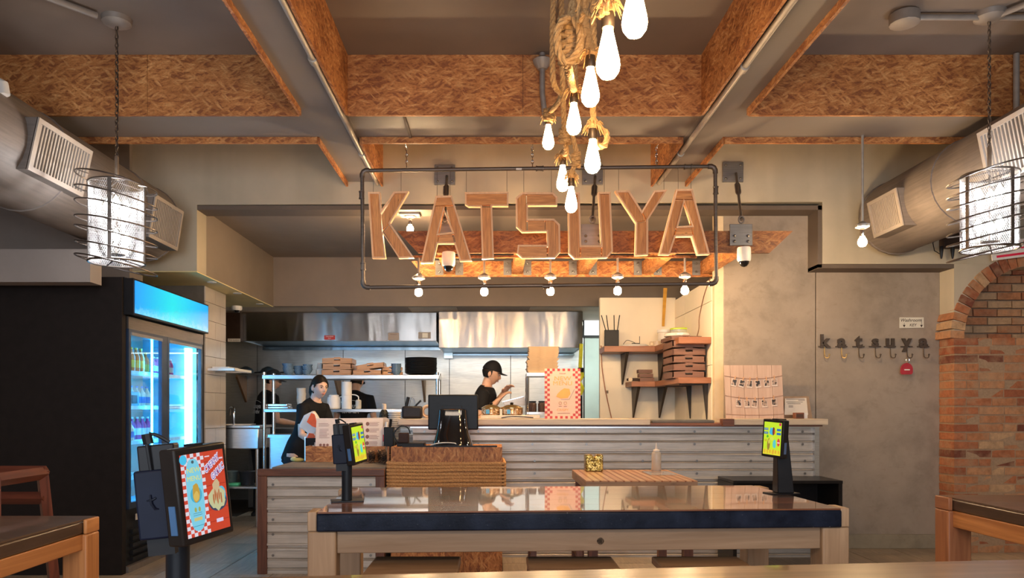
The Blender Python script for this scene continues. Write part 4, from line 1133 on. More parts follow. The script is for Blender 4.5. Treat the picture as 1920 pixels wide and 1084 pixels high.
scr = MB().lathe([(0.011, 0), (0.010, -0.004), (0.004, -0.007)], (0, 0, 0), 8, R=Matrix.Rotation(-PI / 2, 3, 'X')).mesh('screw', SCREW)
for z in (0.70, 0.585, 0.425, 0.31, 0.145):
    for x in (X0 + 0.12, X1 - 0.11):
        piece('screw', scr, oc, V((x, YF + 0.012, z)) - V((-1.34, 6.3, 0)), (PI, 0, 0))
ps = thing('pass_counter', 'long kitchen pass counter with corrugated zinc front and pale top', 'counter', (1.0, 6.7, 0))
corrugated(-0.70, 2.78, 6.50, 0.0, 1.125, 0.245, 0.1).build('corrugated_sheet', CORR, ps, world=True)
MB().box(2.78, 2.82, 6.46, 6.88, 0, 1.13).build('end_trim', STEELF, ps, world=True)
MB().box(-0.72, 2.82, 6.455, 6.88, 1.126, 1.138).build('top_trim', STEELF, ps, world=True)
MB().box(-0.69, 2.77, 6.52, 6.88, 0, 1.12).build('cabinet_body', pm((0.10, 0.08, 0.07), 0.7), ps, world=True)
MB().box(-0.80, 2.84, 6.44, 6.89, 1.140, 1.152).build('wooden_lip', DW, ps, world=True)
PT = wood((0.66, 0.54, 0.40), (0.52, 0.41, 0.30), 0.4, 0.8, name='pale_worktop', knots=False)
MB().box(-0.82, 1.35, 6.42, 6.90, 1.153, 1.205).build('worktop', PT, ps, world=True, bevel=0.004)
MB().box(2.06, 2.88, 6.42, 6.90, 1.153, 1.205).build('worktop', PT, ps, world=True, bevel=0.004)
MB().box(1.355, 2.055, 6.46, 6.90, 1.153, 1.168).build('wooden_insert', wood((0.35, 0.14, 0.07), (0.2, 0.07, 0.03), 0.4), ps, world=True)
MB().box(1.97, 2.07, 6.41, 6.50, 1.140, 1.206).build('end_block', DW, ps, world=True, bevel=0.004)
for z in (1.095, 0.985, 0.84, 0.73):
    for k in range(8):
        piece('screw', scr, ps, V((-0.6 + k * 0.47 + (0.02 if z < 0.9 else 0), 6.492, z)) - V((1.0, 6.7, 0)), (PI, 0, 0))
t = thing('rubber_mat', 'grey rubber mat lying on the gap of the pass counter', 'mat', (1.65, 6.62, 1.169))
MB().box(-0.27, 0.27, -0.14, 0.10, 0.0, 0.022).build('mat_base', pm((0.13, 0.12, 0.11), 0.8), t, bevel=0.004)
for i in range(9): MB().box(-0.26, 0.26, -0.13 + i * 0.025, -0.12 + i * 0.025, 0.022, 0.026).build('ridge', pm((0.17, 0.16, 0.14), 0.8), t)
# POS block
pb = thing('rope_plinth', 'particle board plinth wrapped in thick rope under the till', 'plinth', (-0.37, 6.15, 0))
MB().box(-0.81, -0.24, 5.90, 6.40, 0, 0.99).build('panel', OSB, pb, world=True)
MB().box(-0.238, 0.07, 5.90, 6.40, 0, 0.99).build('panel', OSB, pb, world=True)
for k in range(12):
    z = 0.862 - k * 0.0275
    mb = MB()
    twisted(mb, [(-0.80, 6.40, z), (-0.822, 6.3, z + 0.002), (-0.825, 5.95, z), (-0.815, 5.885, z + 0.002), (-0.55, 5.884, z - 0.003), (-0.25, 5.884, z + 0.002 * (k % 3)), (0.06, 5.885, z), (0.085, 5.93, z), (0.085, 6.3, z), (0.075, 6.40, z)], 0.0145, pitch=0.075, step=0.016)
    mb.build('rope_turn', ROPE2, pb, world=True)
# POS monitor seen from behind
t = thing('pos_monitor', 'black till monitor on a glossy flared stand, seen from behind', 'monitor', (-0.33, 6.15, 0.99))
MB().box(-0.206, 0.206, -0.02, 0.02, 0.13, 0.42).build('monitor_body', BLACK, t, bevel=0.01)
b = MB(); b.box(-0.185, 0.185, -0.026, -0.018, 0.395, 0.405); b.box(-0.14, 0.14, -0.028, -0.018, 0.33, 0.34); b.build('rear_ridge', BLACK, t)
for x in (-0.09, 0.07): MB().ball((x, -0.022, 0.32), 0.006, n=6, m=4).build('bolt', SCREW, t)
ms = MB(); n = 24; rings = []
for z, w, dp in ((0.0, 0.165, 0.13), (0.03, 0.158, 0.125), (0.09, 0.138, 0.095), (0.17, 0.122, 0.06), (0.25, 0.113, 0.045), (0.295, 0.108, 0.04), (0.302, 0.09, 0.03)):
    rings.append([(w * math.copysign(abs(math.cos(a)) ** 0.6, math.cos(a)), -0.06 + dp * math.copysign(abs(math.sin(a)) ** 0.6, math.sin(a)) - 0.03, z) for a in [2 * PI * k / n for k in range(n)]])
vs = [p for r in rings for p in r]; fs = []
for i in range(len(rings) - 1):
    for k in range(n): fs.append((i * n + k, i * n + (k + 1) % n, (i + 1) * n + (k + 1) % n, (i + 1) * n + k))
fs.append([k for k in range(n)][::-1]); fs.append([(len(rings) - 1) * n + k for k in range(n)])
ms.add(vs, fs); ms.build('stand', pm((0.006, 0.006, 0.007), 0.06, var=0.05, coat=1.0, name='piano_black'), t)
mb = MB(); mb.tube(resample([(-0.17, -0.21, 0.012), (-0.13, -0.225, 0.025), (-0.06, -0.23, 0.034), (0.02, -0.22, 0.03), (0.04, -0.205, 0.016)], 0.01), 0.004, 6); mb.build('cable', WHITE, t)
t = thing('till_tray', 'flat black cash tray under the till monitor', 'tray', (-0.36, 6.12, 0.99)); 
o = tag(MB().box(-0.72, 0.03, 5.905, 5.925, 0.99, 1.002).build('plinth_tray_edge', BLACK), 'thin black metal edge along the front of the plinth top', 'edging')
bpy.data.objects.remove(t)
t = thing('card_terminal', 'black card terminal with keypad left of the till monitor', 'terminal', (-0.67, 6.02, 0.99))
MB().box(-0.10, 0.12, -0.06, 0.08, 0, 0.03).build('base', BLACK, t, bevel=0.006); MB().box(-0.09, -0.01, -0.04, 0.02, 0.03, 0.11).build('screen_unit', pm((0.05, 0.025, 0.02), 0.5), t, bevel=0.005)
mb = MB(); mb.tube(resample([(-0.10, 0.0, 0.02), (-0.13, 0, 0.10), (-0.08, 0, 0.16), (-0.02, 0, 0.15), (0.0, 0, 0.1)], 0.01), 0.005, 6); mb.build('cable', BLACK, t)

# ================================================================ TABLES
def plank_top(t, x0, x1, y0, y1, z, n, mats, along='x', th=0.006, gap=0.002):
    for i in range(n):
        if along == 'x':
            a = y0 + (y1 - y0) * i / n; b_ = y0 + (y1 - y0) * (i + 1) / n
            MB().box(x0, x1, a + gap / 2, b_ - gap / 2, z - th, z).build('plank', mats[i % len(mats)], t)
        else:
            a = x0 + (x1 - x0) * i / n; b_ = x0 + (x1 - x0) * (i + 1) / n
            MB().box(a + gap / 2, b_ - gap / 2, y0, y1, z - th, z).build('plank', mats[i % len(mats)], t)
def table(label, M, W, D, H, th, edge, tops, legm, apronm, leg=0.105, out=0.035, ap=0.085, nplank=5, along='x'):
    """origin: floor under the front-left corner of the top; X to the right, Y away"""
    t = thing('high_table', label, 'table', M=M)
    MB().box(0, W, 0, D, H - th, H - 0.0065).build('tabletop', edge, t, bevel=0.006)
    plank_top(t, 0.004, W - 0.004, 0.004, D - 0.004, H, nplank, tops, along)
    for x in (-out, W + out - leg):
        for y in (0.012, D - 0.012 - leg):
            ox = (x, -0.001) if x < 0 else (W + 0.001, x + leg)
            MB().box(x, x + leg, y, y + leg, 0, H - th - 0.001).build('leg', legm, t, bevel=0.006)
            MB().box(ox[0], ox[1], y, y + leg, H - th, H).build('leg_cheek', legm, t, bevel=0.004)
    for y in (0.03, D - 0.03 - 0.035):
        MB().box(leg - out, W + out - leg, y, y + 0.035, H - th - ap, H - th - 0.001).build('apron', apronm, t, bevel=0.003)
    for x in (0.0, W - 0.035):
        MB().box(x, x + 0.035, leg, D - leg, H - th - ap, H - th - 0.001).build('apron', apronm, t, bevel=0.003)
    return t
def blue_edge():
    m, nt, b = _new('blue_black_stained_slab')
    tc = _n(nt, 'ShaderNodeTexCoord'); v = tc.outputs['Object']
    a = _noise(nt, v, 7, 6, 0.65); sp = _noise(nt, v, 120, 3, 0.7)
    col = _ramp(nt, a, [(0.35, (0.004, 0.006, 0.014)), (0.7, (0.018, 0.026, 0.050))])
    col = _mix(nt, _ramp(nt, sp, [(0.67, (0, 0, 0)), (0.74, (0.6, 0.6, 0.6))]), col, (0.35, 0.38, 0.45))
    nt.links.new(col, b.inputs['Base Color']); b.inputs['Roughness'].default_value = 0.3; b.inputs['Specular IOR Level'].default_value = 0.2; _bump(nt, b, sp, 0.15, 0.003)
    return m
EDGE = blue_edge()
def glossy_plank(c1, c2, nm='glossy_plank', coatr=0.03):
    m = wood(c1, c2, 0.25, 0.8, coat=1.0, name=nm, knots=False)
    m.node_tree.nodes['Principled BSDF'].inputs['Coat Roughness'].default_value = coatr
    m.node_tree.nodes['Principled BSDF'].inputs['Coat IOR'].default_value = 1.5
    # calm the grain bump so the varnish mirrors the room
    for n in m.node_tree.nodes:
        if n.type == 'BUMP': n.inputs['Strength'].default_value = 0.03
    return m
TOPS = [glossy_plank((0.26, 0.10, 0.045), (0.13, 0.045, 0.02)), glossy_plank((0.36, 0.14, 0.06), (0.2, 0.07, 0.03)), glossy_plank((0.16, 0.10, 0.07), (0.08, 0.05, 0.035))]
LEGW = wood((0.50, 0.33, 0.20), (0.33, 0.20, 0.11), 0.5, 0.8, name='pale_table_wood', contrast=0.7)
APW = wood((0.40, 0.27, 0.17), (0.26, 0.16, 0.09), 0.5, 0.7, name='apron_wood', contrast=0.7)
ang = math.radians(3.0)
M_mid = TR(-0.651, 2.745, 0, ang)
mt = table('high table with glossy plank top and blue-black edge in the middle', M_mid, 1.985, 0.86, 0.916, 0.073, EDGE, TOPS, LEGW, APW)
c = MB(); c.lathe([(0.014, 0), (0.016, -0.006), (0.008, -0.012)], (1.06, 0.03, 0.795), 12, R=Matrix.Rotation(PI / 2, 3, 'X')); c.build('knob', BLACK, mt)
ORW = wood((0.62, 0.27, 0.09), (0.40, 0.15, 0.045), 0.5, 0.8, name='orange_pine')
DKT = wood((0.10, 0.06, 0.04), (0.05, 0.03, 0.02), 0.3, 0.8, name='worn_dark_slab', knots=False)
BRT = [wood((0.16, 0.10, 0.065), (0.09, 0.055, 0.035), 0.3, 0.8, coat=0.4, name='worn_dark_plank')]
RWD = wood((0.42, 0.17, 0.07), (0.26, 0.09, 0.035), 0.5, 0.8, name='reddish_leg')
table('high table with dark top and orange legs at the left edge', TR(-2.36, 1.72, 0), 0.95, 0.94, 0.916, 0.05, DKT, BRT, ORW, ORW, leg=0.085, out=0.014, ap=0.055, nplank=4)
table('high table with dark top and orange apron at the right edge', TR(1.963, 2.30, 0), 1.0, 1.0, 0.916, 0.055, DKT, BRT, RWD, ORW, leg=0.10, out=0.02, ap=0.07, nplank=4)
NT = [wood((0.34, 0.19, 0.085), (0.16, 0.085, 0.035), 0.28, 0.9, coat=0.5, name='worn_golden_plank', knots=False)]
an = math.radians(6.0)
table('nearest high table with worn golden top along the bottom edge', Matrix.Translation((-0.78, 1.672, 0)) @ Matrix.Rotation(an, 4, 'Z') @ Matrix.Translation((0, -0.80, 0)), 2.35, 0.80, 0.916, 0.06, NT[0], NT, LEGW, APW, nplank=4)
# striped table
t = thing('dining_table', 'low table with striped plank top standing before the pass counter', 'table', (0.59, 4.75, 0))
STR = [wood((0.62, 0.34, 0.17), (0.45, 0.2, 0.09), 0.45, 1.0, coat=0.2, name='striped_plank', knots=False, contrast=0.6), wood((0.42, 0.16, 0.07), (0.3, 0.1, 0.04), 0.45, 1.0, coat=0.2, name='striped_plank_dark', knots=False), wood((0.68, 0.42, 0.24), (0.5, 0.26, 0.12), 0.45, 1.0, coat=0.2, name='striped_plank_pale', knots=False, contrast=0.6)]
MB().box(0, 0.71, 0, 0.85, 0.775, 0.828).build('tabletop', wood((0.4, 0.24, 0.14), (0.25, 0.14, 0.08), 0.5), t)
xx = 0.0; i = 0
while xx < 0.70:
    w = (0.040, 0.012, 0.034, 0.012)[i % 4]
    MB().box(xx + 0.001, min(0.71, xx + w) - 0.001, 0, 0.85, 0.828, 0.836).build('plank', STR[(0, 1, 2, 1)[i % 4]], t)
    xx += w; i += 1
for x in (0.02, 0.63):
    for y in (0.03, 0.76): MB().box(x, x + 0.06, y, y + 0.06, 0, 0.775).build('leg', DW, t)
# gold cube & squeeze bottle
def glitter():
    m, nt, b = _new('gold_glitter'); tc = _n(nt, 'ShaderNodeTexCoord')
    vo = _n(nt, 'ShaderNodeTexVoronoi'); nt.links.new(tc.outputs['Object'], vo.inputs['Vector']); vo.inputs['Scale'].default_value = 160
    sp = _n(nt, 'ShaderNodeSeparateColor'); nt.links.new(vo.outputs['Color'], sp.inputs[0])
    nt.links.new(_ramp(nt, sp.outputs[0], [(0.2, (0.10, 0.05, 0.01)), (0.6, (0.5, 0.3, 0.05)), (0.95, (0.9, 0.7, 0.25))]), b.inputs['Base Color'])
    b.inputs['Metallic'].default_value = 0.9; b.inputs['Roughness'].default_value = 0.3; _bump(nt, b, sp.outputs[1], 1.0, 0.004); return m
t = thing('glitter_box', 'small gold glitter box with a notched top on the striped table', 'box', (0.738, 5.50, 0.836))
g = lambda u, v, w: V((u, w, v))
MB().prism([(-0.064, 0), (0.064, 0), (0.064, 0.122), (0.02, 0.124), (0.0, 0.10), (-0.02, 0.124), (-0.064, 0.122)], -0.05, 0.06, g).build('box_shell', glitter(), t, bevel=0.006)
MB().prism([(-0.05, 0.02), (0.05, 0.02), (0.05, 0.09), (-0.05, 0.09)], -0.052, -0.0505, g).build('front_face', glitter(), t)
t = thing('squeeze_bottle', 'translucent squeeze bottle with pointed nozzle on the striped table', 'bottle', (1.205, 5.52, 0.836))
MB().lathe([(0.032, 0), (0.035, 0.006), (0.035, 0.12), (0.030, 0.135), (0.022, 0.142)], (0, 0, 0), 18).build('bottle_body', pm((0.55, 0.47, 0.38), 0.35, var=0.05), t)
MB().lathe([(0.024, 0.142), (0.024, 0.152), (0.010, 0.16), (0.003, 0.205), (0.0005, 0.206)], (0, 0, 0), 14).build('nozzle', pm((0.75, 0.66, 0.58), 0.4), t)
t = thing('table_menu', 'clear menu sheet lying on the right part of the striped table', 'menu', (1.1, 5.1, 0.837)); MB().box(-0.02, 0.17, 0.05, 0.34, 0, 0.0015).build('sheet', pm((0.5, 0.42, 0.36), 0.12), t); MB().box(0.02, 0.12, 0.2, 0.3, 0.0015, 0.002).build('print', pm((0.25, 0.2, 0.2), 0.3), t)
# stools
STW = wood((0.40, 0.25, 0.15), (0.26, 0.15, 0.08), 0.4, 0.9, coat=0.3, name='stool_seat_wood', knots=False)
def stool(label, x, y, rz=0, h=0.716, group='wooden stools at the middle table'):
    t = thing('wooden_stool', label, 'stool', (x, y, 0), rz, group=group)
    MB().box(-0.168, 0.168, -0.165, 0.165, h - 0.03, h).build('seat', STW, t, bevel=0.006)
    for sx in (-1, 1):
        for sy in (-1, 1):
            MB().hexa([(sx * 0.165 + dx, sy * 0.16 + dy, 0) for dx, dy in ((-0.02, -0.02), (0.02, -0.02), (0.02, 0.02), (-0.02, 0.02))],
                      [(sx * 0.13 + dx, sy * 0.125 + dy, h - 0.031) for dx, dy in ((-0.018, -0.018), (0.018, -0.018), (0.018, 0.018), (-0.018, 0.018))]).build('leg', DW, t)
    for s in (-1, 1):
        MB().box(-0.135, 0.135, s * 0.142 - 0.012, s * 0.142 + 0.012, 0.25, 0.28).build('rung', DW, t)
        MB().box(s * 0.146 - 0.012, s * 0.146 + 0.012, -0.13, 0.13, 0.33, 0.36).build('rung', DW, t)
    return t
s1 = stool('wooden stool under the left part of the middle table', -0.295, 2.775)
for (x, lb) in ((0.297, 'wooden stool under the centre of the middle table'), (0.79, 'wooden stool under the right part of the middle table')):
    c = dup(s1, TR(x, 2.775, 0), lb)
stool('reddish wooden stool left of the striped table', 0.405, 4.95, 0, 0.72, group='stools by the striped table')
# black console right
t = thing('low_console', 'low black console with open shelf under the right end of the pass counter', 'console', (2.37, 6.2, 0))
BK = pm((0.014, 0.012, 0.012), 0.3, name='black_lacquer')
MB().box(-0.44, 0.44, -0.2, 0.22, 0.69, 0.715).build('top', BK, t, bevel=0.003)
MB().box(-0.44, -0.41, -0.19, 0.22, 0, 0.689).build('side_panel', BK, t); MB().box(0.41, 0.44, -0.19, 0.22, 0, 0.689).build('side_panel', BK, t)
MB().box(-0.409, 0.409, -0.19, 0.22, 0.3, 0.32).build('shelf', BK, t); MB().box(-0.409, 0.409, 0.2, 0.22, 0.321, 0.689).build('back_panel', BK, t)
# child's high chair at the left edge
HC = wood((0.20, 0.055, 0.03), (0.09, 0.025, 0.015), 0.35, 1.0, name='mahogany_stain', knots=False)
t = thing('high_chair', 'dark red wooden high chair behind the left table', 'chair', (-2.20, 3.15, 0))
def bar(a, b, w=0.03): return MB().tube([a, b], w * 0.62, 4)
for sx in (-1, 1):
    for sy in (-1, 1):
        bar((sx * 0.26, sy * 0.24, 0), (sx * 0.20, sy * 0.16, 1.02), 0.045).build('leg', HC, t)
    bar((sx * 0.205, -0.16, 1.01), (sx * 0.205, 0.16, 1.01), 0.045).build('arm_rail', HC, t)
    bar((sx * 0.215, -0.18, 0.80), (sx * 0.215, 0.18, 0.80), 0.04).build('arm_rail', HC, t)
for y, z in ((-0.165, 1.015), (0.165, 1.015), (-0.18, 0.80), (0.20, 0.45), (-0.21, 0.35), (0.165, 0.9)):
    bar((-0.215, y, z), (0.215, y, z), 0.045).build('cross_rail', HC, t)
MB().box(-0.2, 0.2, -0.16, 0.16, 0.68, 0.70).build('seat', HC, t)
# ================================================================ KIOSKS
def kiosk(label, BL, BR, TLp, w, h, screen_fn, pole_xy, table_z, boxside=1, bodyd=0.035, back_box=True, group=None):
    """tablet on a round pole; BL, BR lower corners of the tablet face, TLp a point giving the lean"""
    ux = (BR - BL).normalized()
    r = TLp - V((0, 0, 1.3)); k_ = (BL - V((0, 0, 1.3))).dot(ux) / r.dot(ux) if abs(r.dot(ux)) > 1e-6 else 1
    TL = V((0, 0, 1.3)) + r * k_; h = (TL - BL).length; w = (BR - BL).length
    print('KIOSK', w, h, k_)
    F = frame(BL, ux, TL - BL)
    t = thing('order_kiosk', label, 'kiosk', (pole_xy[0], pole_xy[1], table_z), group=group)
    b = MB(); b.prism([(0, 0), (w, 0), (w, h), (0, h)], -bodyd, 0, F); b.build('tablet', pm((0.016, 0.013, 0.012), 0.35, name='kiosk_black'), t, world=True, bevel=0.004)
    screen_fn(t, lambda u, v, q=0.0: F(0.010 + u * (w - 0.020), 0.012 + v * (h - 0.024), 0.0008 + q))
    b = MB(); b.prism([(w / 2 - 0.01, h - 0.008), (w / 2 + 0.01, h - 0.008), (w / 2 + 0.01, h + 0.004), (w / 2 - 0.01, h + 0.004)], -bodyd * 0.8, -0.004, F); b.build('lens_bump', BLACK, t, world=True)
    c = F(w / 2, h * 0.4, -bodyd - 0.01)
    px, py = pole_xy
    top = V((px, py, c.z + 0.04))
    MB().tube([(px, py, table_z + 0.004), (px, py, top.z)], 0.0215, 16).build('pole', pm((0.012, 0.014, 0.018), 0.4, name='pole_black'), t, world=True)
    MB().tube([top - V((0, 0, 0.04)), c, F(w / 2, h * 0.4, -bodyd + 0.002)], 0.018, 8).build('mount', BLACK, t, world=True)
    MB().cbox((px, py, table_z + 0.0025), 0.13, 0.09, 0.005, Matrix.Rotation(0.25, 3, 'Z')).build('base_plate', BLACK, t, world=True, bevel=0.001)
    return t, F, w, h
def E_(c, s=0.42): 
    k = ('E',) + tuple(c) + (s,)
    if k not in _pm: _pm[k] = em(c, s, 'screen_glow', (0.02, 0.02, 0.02))
    return _pm[k]
def rect(t, F, u0, v0, u1, v1, c, q, name='print', s=0.42):
    MB().prism([(u0, v0), (u1, v0), (u1, v1), (u0, v1)], q, q + 0.0002, F).build(name, E_(c, s), t, world=True, smooth=False)
def ell(t, F, u, v, ru, rv, c, q, name='print', n=20, s=0.42, jit=0):
    r_ = random.Random(int(u * 1000 + v * 77))
    MB().prism([(u + ru * math.cos(a) * (1 + r_.uniform(-jit, jit)), v + rv * math.sin(a) * (1 + r_.uniform(-jit, jit))) for a in [2 * PI * k / n for k in range(n)]], q, q + 0.0002, F).build(name, E_(c, s), t, world=True, smooth=False)
def txt(t, F, s, u, v, size, c, q, asp=1.0, name='lettering', bold=0.0, rot=0.0, st=0.42, shear=0.0):
    mb = MB(); text(mb, F, s, u, v, size, q, bold, shear, rot, asp); mb.build(name, E_(c, st), t, world=True, smooth=False)
def yellow_screen(t, F):
    rect(t, F, 0, 0, 1, 1, (0.62, 0.85, 0.02), 0.0, 'screen')
    rect(t, F, 0, 0, 1, 0.16, (0.85, 0.75, 0.03), 0.0003)
    for i in range(6): ell(t, F, 0.1 + i * 0.16, 0.10, 0.05, 0.07, (0.8, 0.45, 0.03), 0.0006, 'grass_print', 7, jit=0.4)
    for (u, v) in ((0.13, 0.78), (0.13, 0.66), (0.86, 0.78), (0.86, 0.66)):
        rect(t, F, u - 0.12, v - 0.035, u + 0.12, v + 0.035, (0.02, 0.16, 0.45), 0.0005, 'tag_print')
    txt(t, F, 'COMBO', 0.13, 0.78, 0.055, (0.7, 0.85, 0.3), 0.0008, 1.3); txt(t, F, 'SPECIAL', 0.13, 0.66, 0.045, (0.7, 0.85, 0.3), 0.0008, 1.2)
    ell(t, F, 0.45, 0.72, 0.12, 0.12, (0.05, 0.5, 0.75), 0.0005, 'splash_print', 12, jit=0.25)
    ell(t, F, 0.56, 0.74, 0.07, 0.13, (0.18, 0.03, 0.01), 0.0008, 'picture_print', 10, jit=0.2)
    ell(t, F, 0.62, 0.70, 0.04, 0.08, (0.7, 0.12, 0.02), 0.0010, 'picture_print', 8, jit=0.3)
    ell(t, F, 0.64, 0.34, 0.09, 0.15, (0.1, 0.65, 0.6), 0.0006, 'glass_print', 10, jit=0.2)
    ell(t, F, 0.30, 0.32, 0.09, 0.17, (0.35, 0.22, 0.03), 0.0006, 'cup_print', 9, jit=0.2); ell(t, F, 0.33, 0.40, 0.05, 0.07, (0.75, 0.65, 0.1), 0.0009, 'cup_print', 9)
    ell(t, F, 0.48, 0.50, 0.1, 0.06, (0.7, 0.8, 0.1), 0.0008, 'lemon_print', 12)
    ell(t, F, 0.23, 0.55, 0.05, 0.05, (0.05, 0.45, 0.03), 0.0009, 'leaf_print', 8, jit=0.3)
    rect(t, F, 0.06, 0.44, 0.20, 0.455, (0.7, 0.15, 0.02), 0.0006); rect(t, F, 0.06, 0.40, 0.20, 0.415, (0.7, 0.15, 0.02), 0.0006)
    ell(t, F, 0.87, 0.40, 0.08, 0.12, (0.75, 0.05, 0.05), 0.0006, 'badge_print'); rect(t, F, 0.80, 0.37, 0.94, 0.41, (0.9, 0.6, 0.6), 0.0009)
    ell(t, F, 0.92, 0.95, 0.07, 0.045, (0.7, 0.02, 0.1), 0.0006, 'badge_print', 8)
def combo_screen(t, F):
    rect(t, F, 0, 0, 1, 1, (0.60, 0.045, 0.012), 0.0, 'screen')
    for i in range(6): rect(t, F, 0.5, 0.12 + i * 0.15, 1.0, 0.126 + i * 0.15, (0.28, 0.01, 0.006), 0.0003, 'board_line')
    rect(t, F, 0, 0, 0.52, 1, (0.62, 0.05, 0.025), 0.0004, 'checker_ground')
    for i in range(7):
        for j in range(22):
            if (i + j) % 2 == 0 and (i in (0, 1, 5, 6) or j < 3 or j > 18):
                rect(t, F, i * 0.0743, j / 22, (i + 1) * 0.0743, (j + 1) / 22, (0.72, 0.70, 0.78), 0.0006, 'checker')
    pts = [(0.26 + 0.185 * math.copysign(abs(math.cos(a)) ** 0.7, math.cos(a)), 0.5 + 0.44 * math.copysign(abs(math.sin(a)) ** 0.75, math.sin(a))) for a in [2 * PI * k / 40 for k in range(40)]]
    MB().prism(pts, 0.0008, 0.001, F).build('oval_panel', E_((0.20, 0.62, 0.80)), t, world=True, smooth=False)
    ell(t, F, 0.06, 0.94, 0.08, 0.06, (0.05, 0.55, 0.85), 0.001, 'badge_print')
    ell(t, F, 0.26, 0.90, 0.03, 0.02, (0.05, 0.1, 0.12), 0.0012, 'emblem')
    txt(t, F, 'NEW', 0.26, 0.80, 0.085, (0.85, 0.75, 0.08), 0.0012, 1.5); txt(t, F, 'MENU', 0.26, 0.70, 0.085, (0.85, 0.75, 0.08), 0.0012, 1.35)
    ell(t, F, 0.27, 0.50, 0.13, 0.10, (0.05, 0.42, 0.62), 0.0011, 'plate_print')
    ell(t, F, 0.27, 0.52, 0.085, 0.115, (0.55, 0.33, 0.04), 0.0014, 'dish_print', 14, jit=0.12)
    ell(t, F, 0.27, 0.48, 0.06, 0.06, (0.7, 0.48, 0.1), 0.0016, 'dish_print', 12, jit=0.2)
    for u in (0.22, 0.31): ell(t, F, u, 0.32, 0.025, 0.03, (0.35, 0.4, 0.1), 0.0013, 'icon')
    for v in (0.275, 0.25): rect(t, F, 0.16, v, 0.36, v + 0.006, (0.05, 0.25, 0.35), 0.0012, 'fine_print')
    rect(t, F, 0.17, 0.185, 0.35, 0.225, (0.6, 0.55, 0.2), 0.0012, 'price_tag'); rect(t, F, 0.12, 0.12, 0.38, 0.127, (0.04, 0.3, 0.45), 0.0012, 'fine_print')
    for s_, u, v in (('CREAMY', 0.70, 0.84), ('GARLIC', 0.82, 0.73)):
        txt(t, F, s_, u, v, 0.115, (0.80, 0.72, 0.90), 0.0008, 0.85, bold=0.012, rot=0.42); txt(t, F, s_, u, v, 0.115, (0.10, 0.08, 0.35), 0.0012, 0.85, rot=0.42)
    ell(t, F, 0.76, 0.36, 0.22, 0.12, (0.03, 0.04, 0.09), 0.0006, 'bowl_print'); ell(t, F, 0.86, 0.44, 0.10, 0.10, (0.1, 0.5, 0.7), 0.0007, 'rim_print')
    ell(t, F, 0.75, 0.40, 0.19, 0.14, (0.55, 0.55, 0.30), 0.0009, 'dish_print', 16, jit=0.18); ell(t, F, 0.74, 0.52, 0.09, 0.12, (0.6, 0.45, 0.25), 0.0011, 'dish_print', 12, jit=0.2)
    for i in range(5): ell(t, F, 0.66 + i * 0.045, 0.40 + (i % 2) * 0.04, 0.018, 0.07, (0.45, 0.13, 0.04), 0.0013, 'strip_print', 8, jit=0.2)
    rect(t, F, 0.68, 0.10, 0.84, 0.145, (0.7, 0.62, 0.85), 0.0008, 'price_tag'); rect(t, F, 0.55, 0.93, 0.66, 0.945, (0.8, 0.6, 0.7), 0.0008); rect(t, F, 0.88, 0.88, 0.97, 0.9, (0.8, 0.6, 0.7), 0.0008)
def side_strip(t, F, w, h, side, col=(0.05, 0.12, 0.25)):
    b = MB(); u = -0.0015 if side < 0 else w
    b.prism([(u, 0.02), (u + 0.0015, 0.02), (u + 0.0015, h * 0.42), (u, h * 0.42)], -0.024, -0.010, F)
    b.build('side_label', pm(col, 0.35), t, world=True)
TZ = 0.9161
# large one, front left
BL, BR = at(345, 1027, 1.25), at(440, 997, 1.36)
kt, F, kw_, kh_ = kiosk('nearest order kiosk showing a red menu page, at the left of the nearest table', BL, BR, at(325, 843, 1.28), 0.122, 0.168, combo_screen, (-0.600, 1.42), TZ)
side_strip(kt, F, kw_, kh_, -1)
# payment box hung at its back left side (navy, with a t mark)
def payment_box(t, c, rz, k=1.0, tiltx=0.0):
    M = Matrix.Translation(c) @ Matrix.Rotation(rz, 4, 'Z') @ Matrix.Rotation(tiltx, 4, 'Y')
    b = MB(M); b.box(-0.029 * k, 0.029 * k, -0.012, 0.012, -0.065, 0.055); bb = b.build('payment_holder', NAVY, t, world=True, bevel=0.004)
    b = MB(M); b.box(-0.022 * k, 0.04 * k, -0.003, 0.030, 0.05, 0.098); b.build('card_reader', BLACK, t, world=True, bevel=0.003)
    b = MB(M); b.box(-0.02 * k, 0.025 * k, 0.0, 0.02, -0.095, -0.066); b.build('lower_bracket', BLACK, t, world=True)
    b = MB(M); b.tube([(0.0, -0.006, 0.055), (-0.002, -0.008, 0.10)], 0.0035, 6); b.tube([(-0.002, 0, 0.10), (-0.004, 0, 0.118)], 0.009, 8); b.build('plug', BLACK, t, world=True)
    b = MB(M); b.tube(resample([(-0.0, 0, 0.118), (0.012, 0.004, 0.114), (0.03, 0.01, 0.10)], 0.004), 0.003, 6); b.build('cable', BLACK, t, world=True)
    fr2 = (lambda u, v, w=0.0: M @ V((u, -0.0125 - w, v)))
    mb = MB(); mb.tube([fr2(-0.003, 0.013, 0), fr2(-0.002, -0.003, 0), fr2(0.003, -0.012, 0), fr2(0.009, -0.013, 0)], [0.002, 0.003, 0.0027, 0.001], 6)
    mb.tube([fr2(-0.010, 0.003, 0), fr2(0.0, 0.004, 0), fr2(0.006, 0.007, 0)], [0.001, 0.0024, 0.002], 6)
    mb.build('t_mark', pm((0.004, 0.005, 0.012), 0.4), bb, world=True)
payment_box(kt, at(291, 940, 1.30), 0.12, 1.0, -0.09)
BL, BR = at(665, 873, 3.02), at(690, 865, 3.13)
kt2, F, kw_, kh_ = kiosk('order kiosk with yellow screen at the left end of the middle table', BL, BR, at(655, 797, 3.05), 0.118, 0.160, yellow_screen, (-0.603, 3.075), TZ)
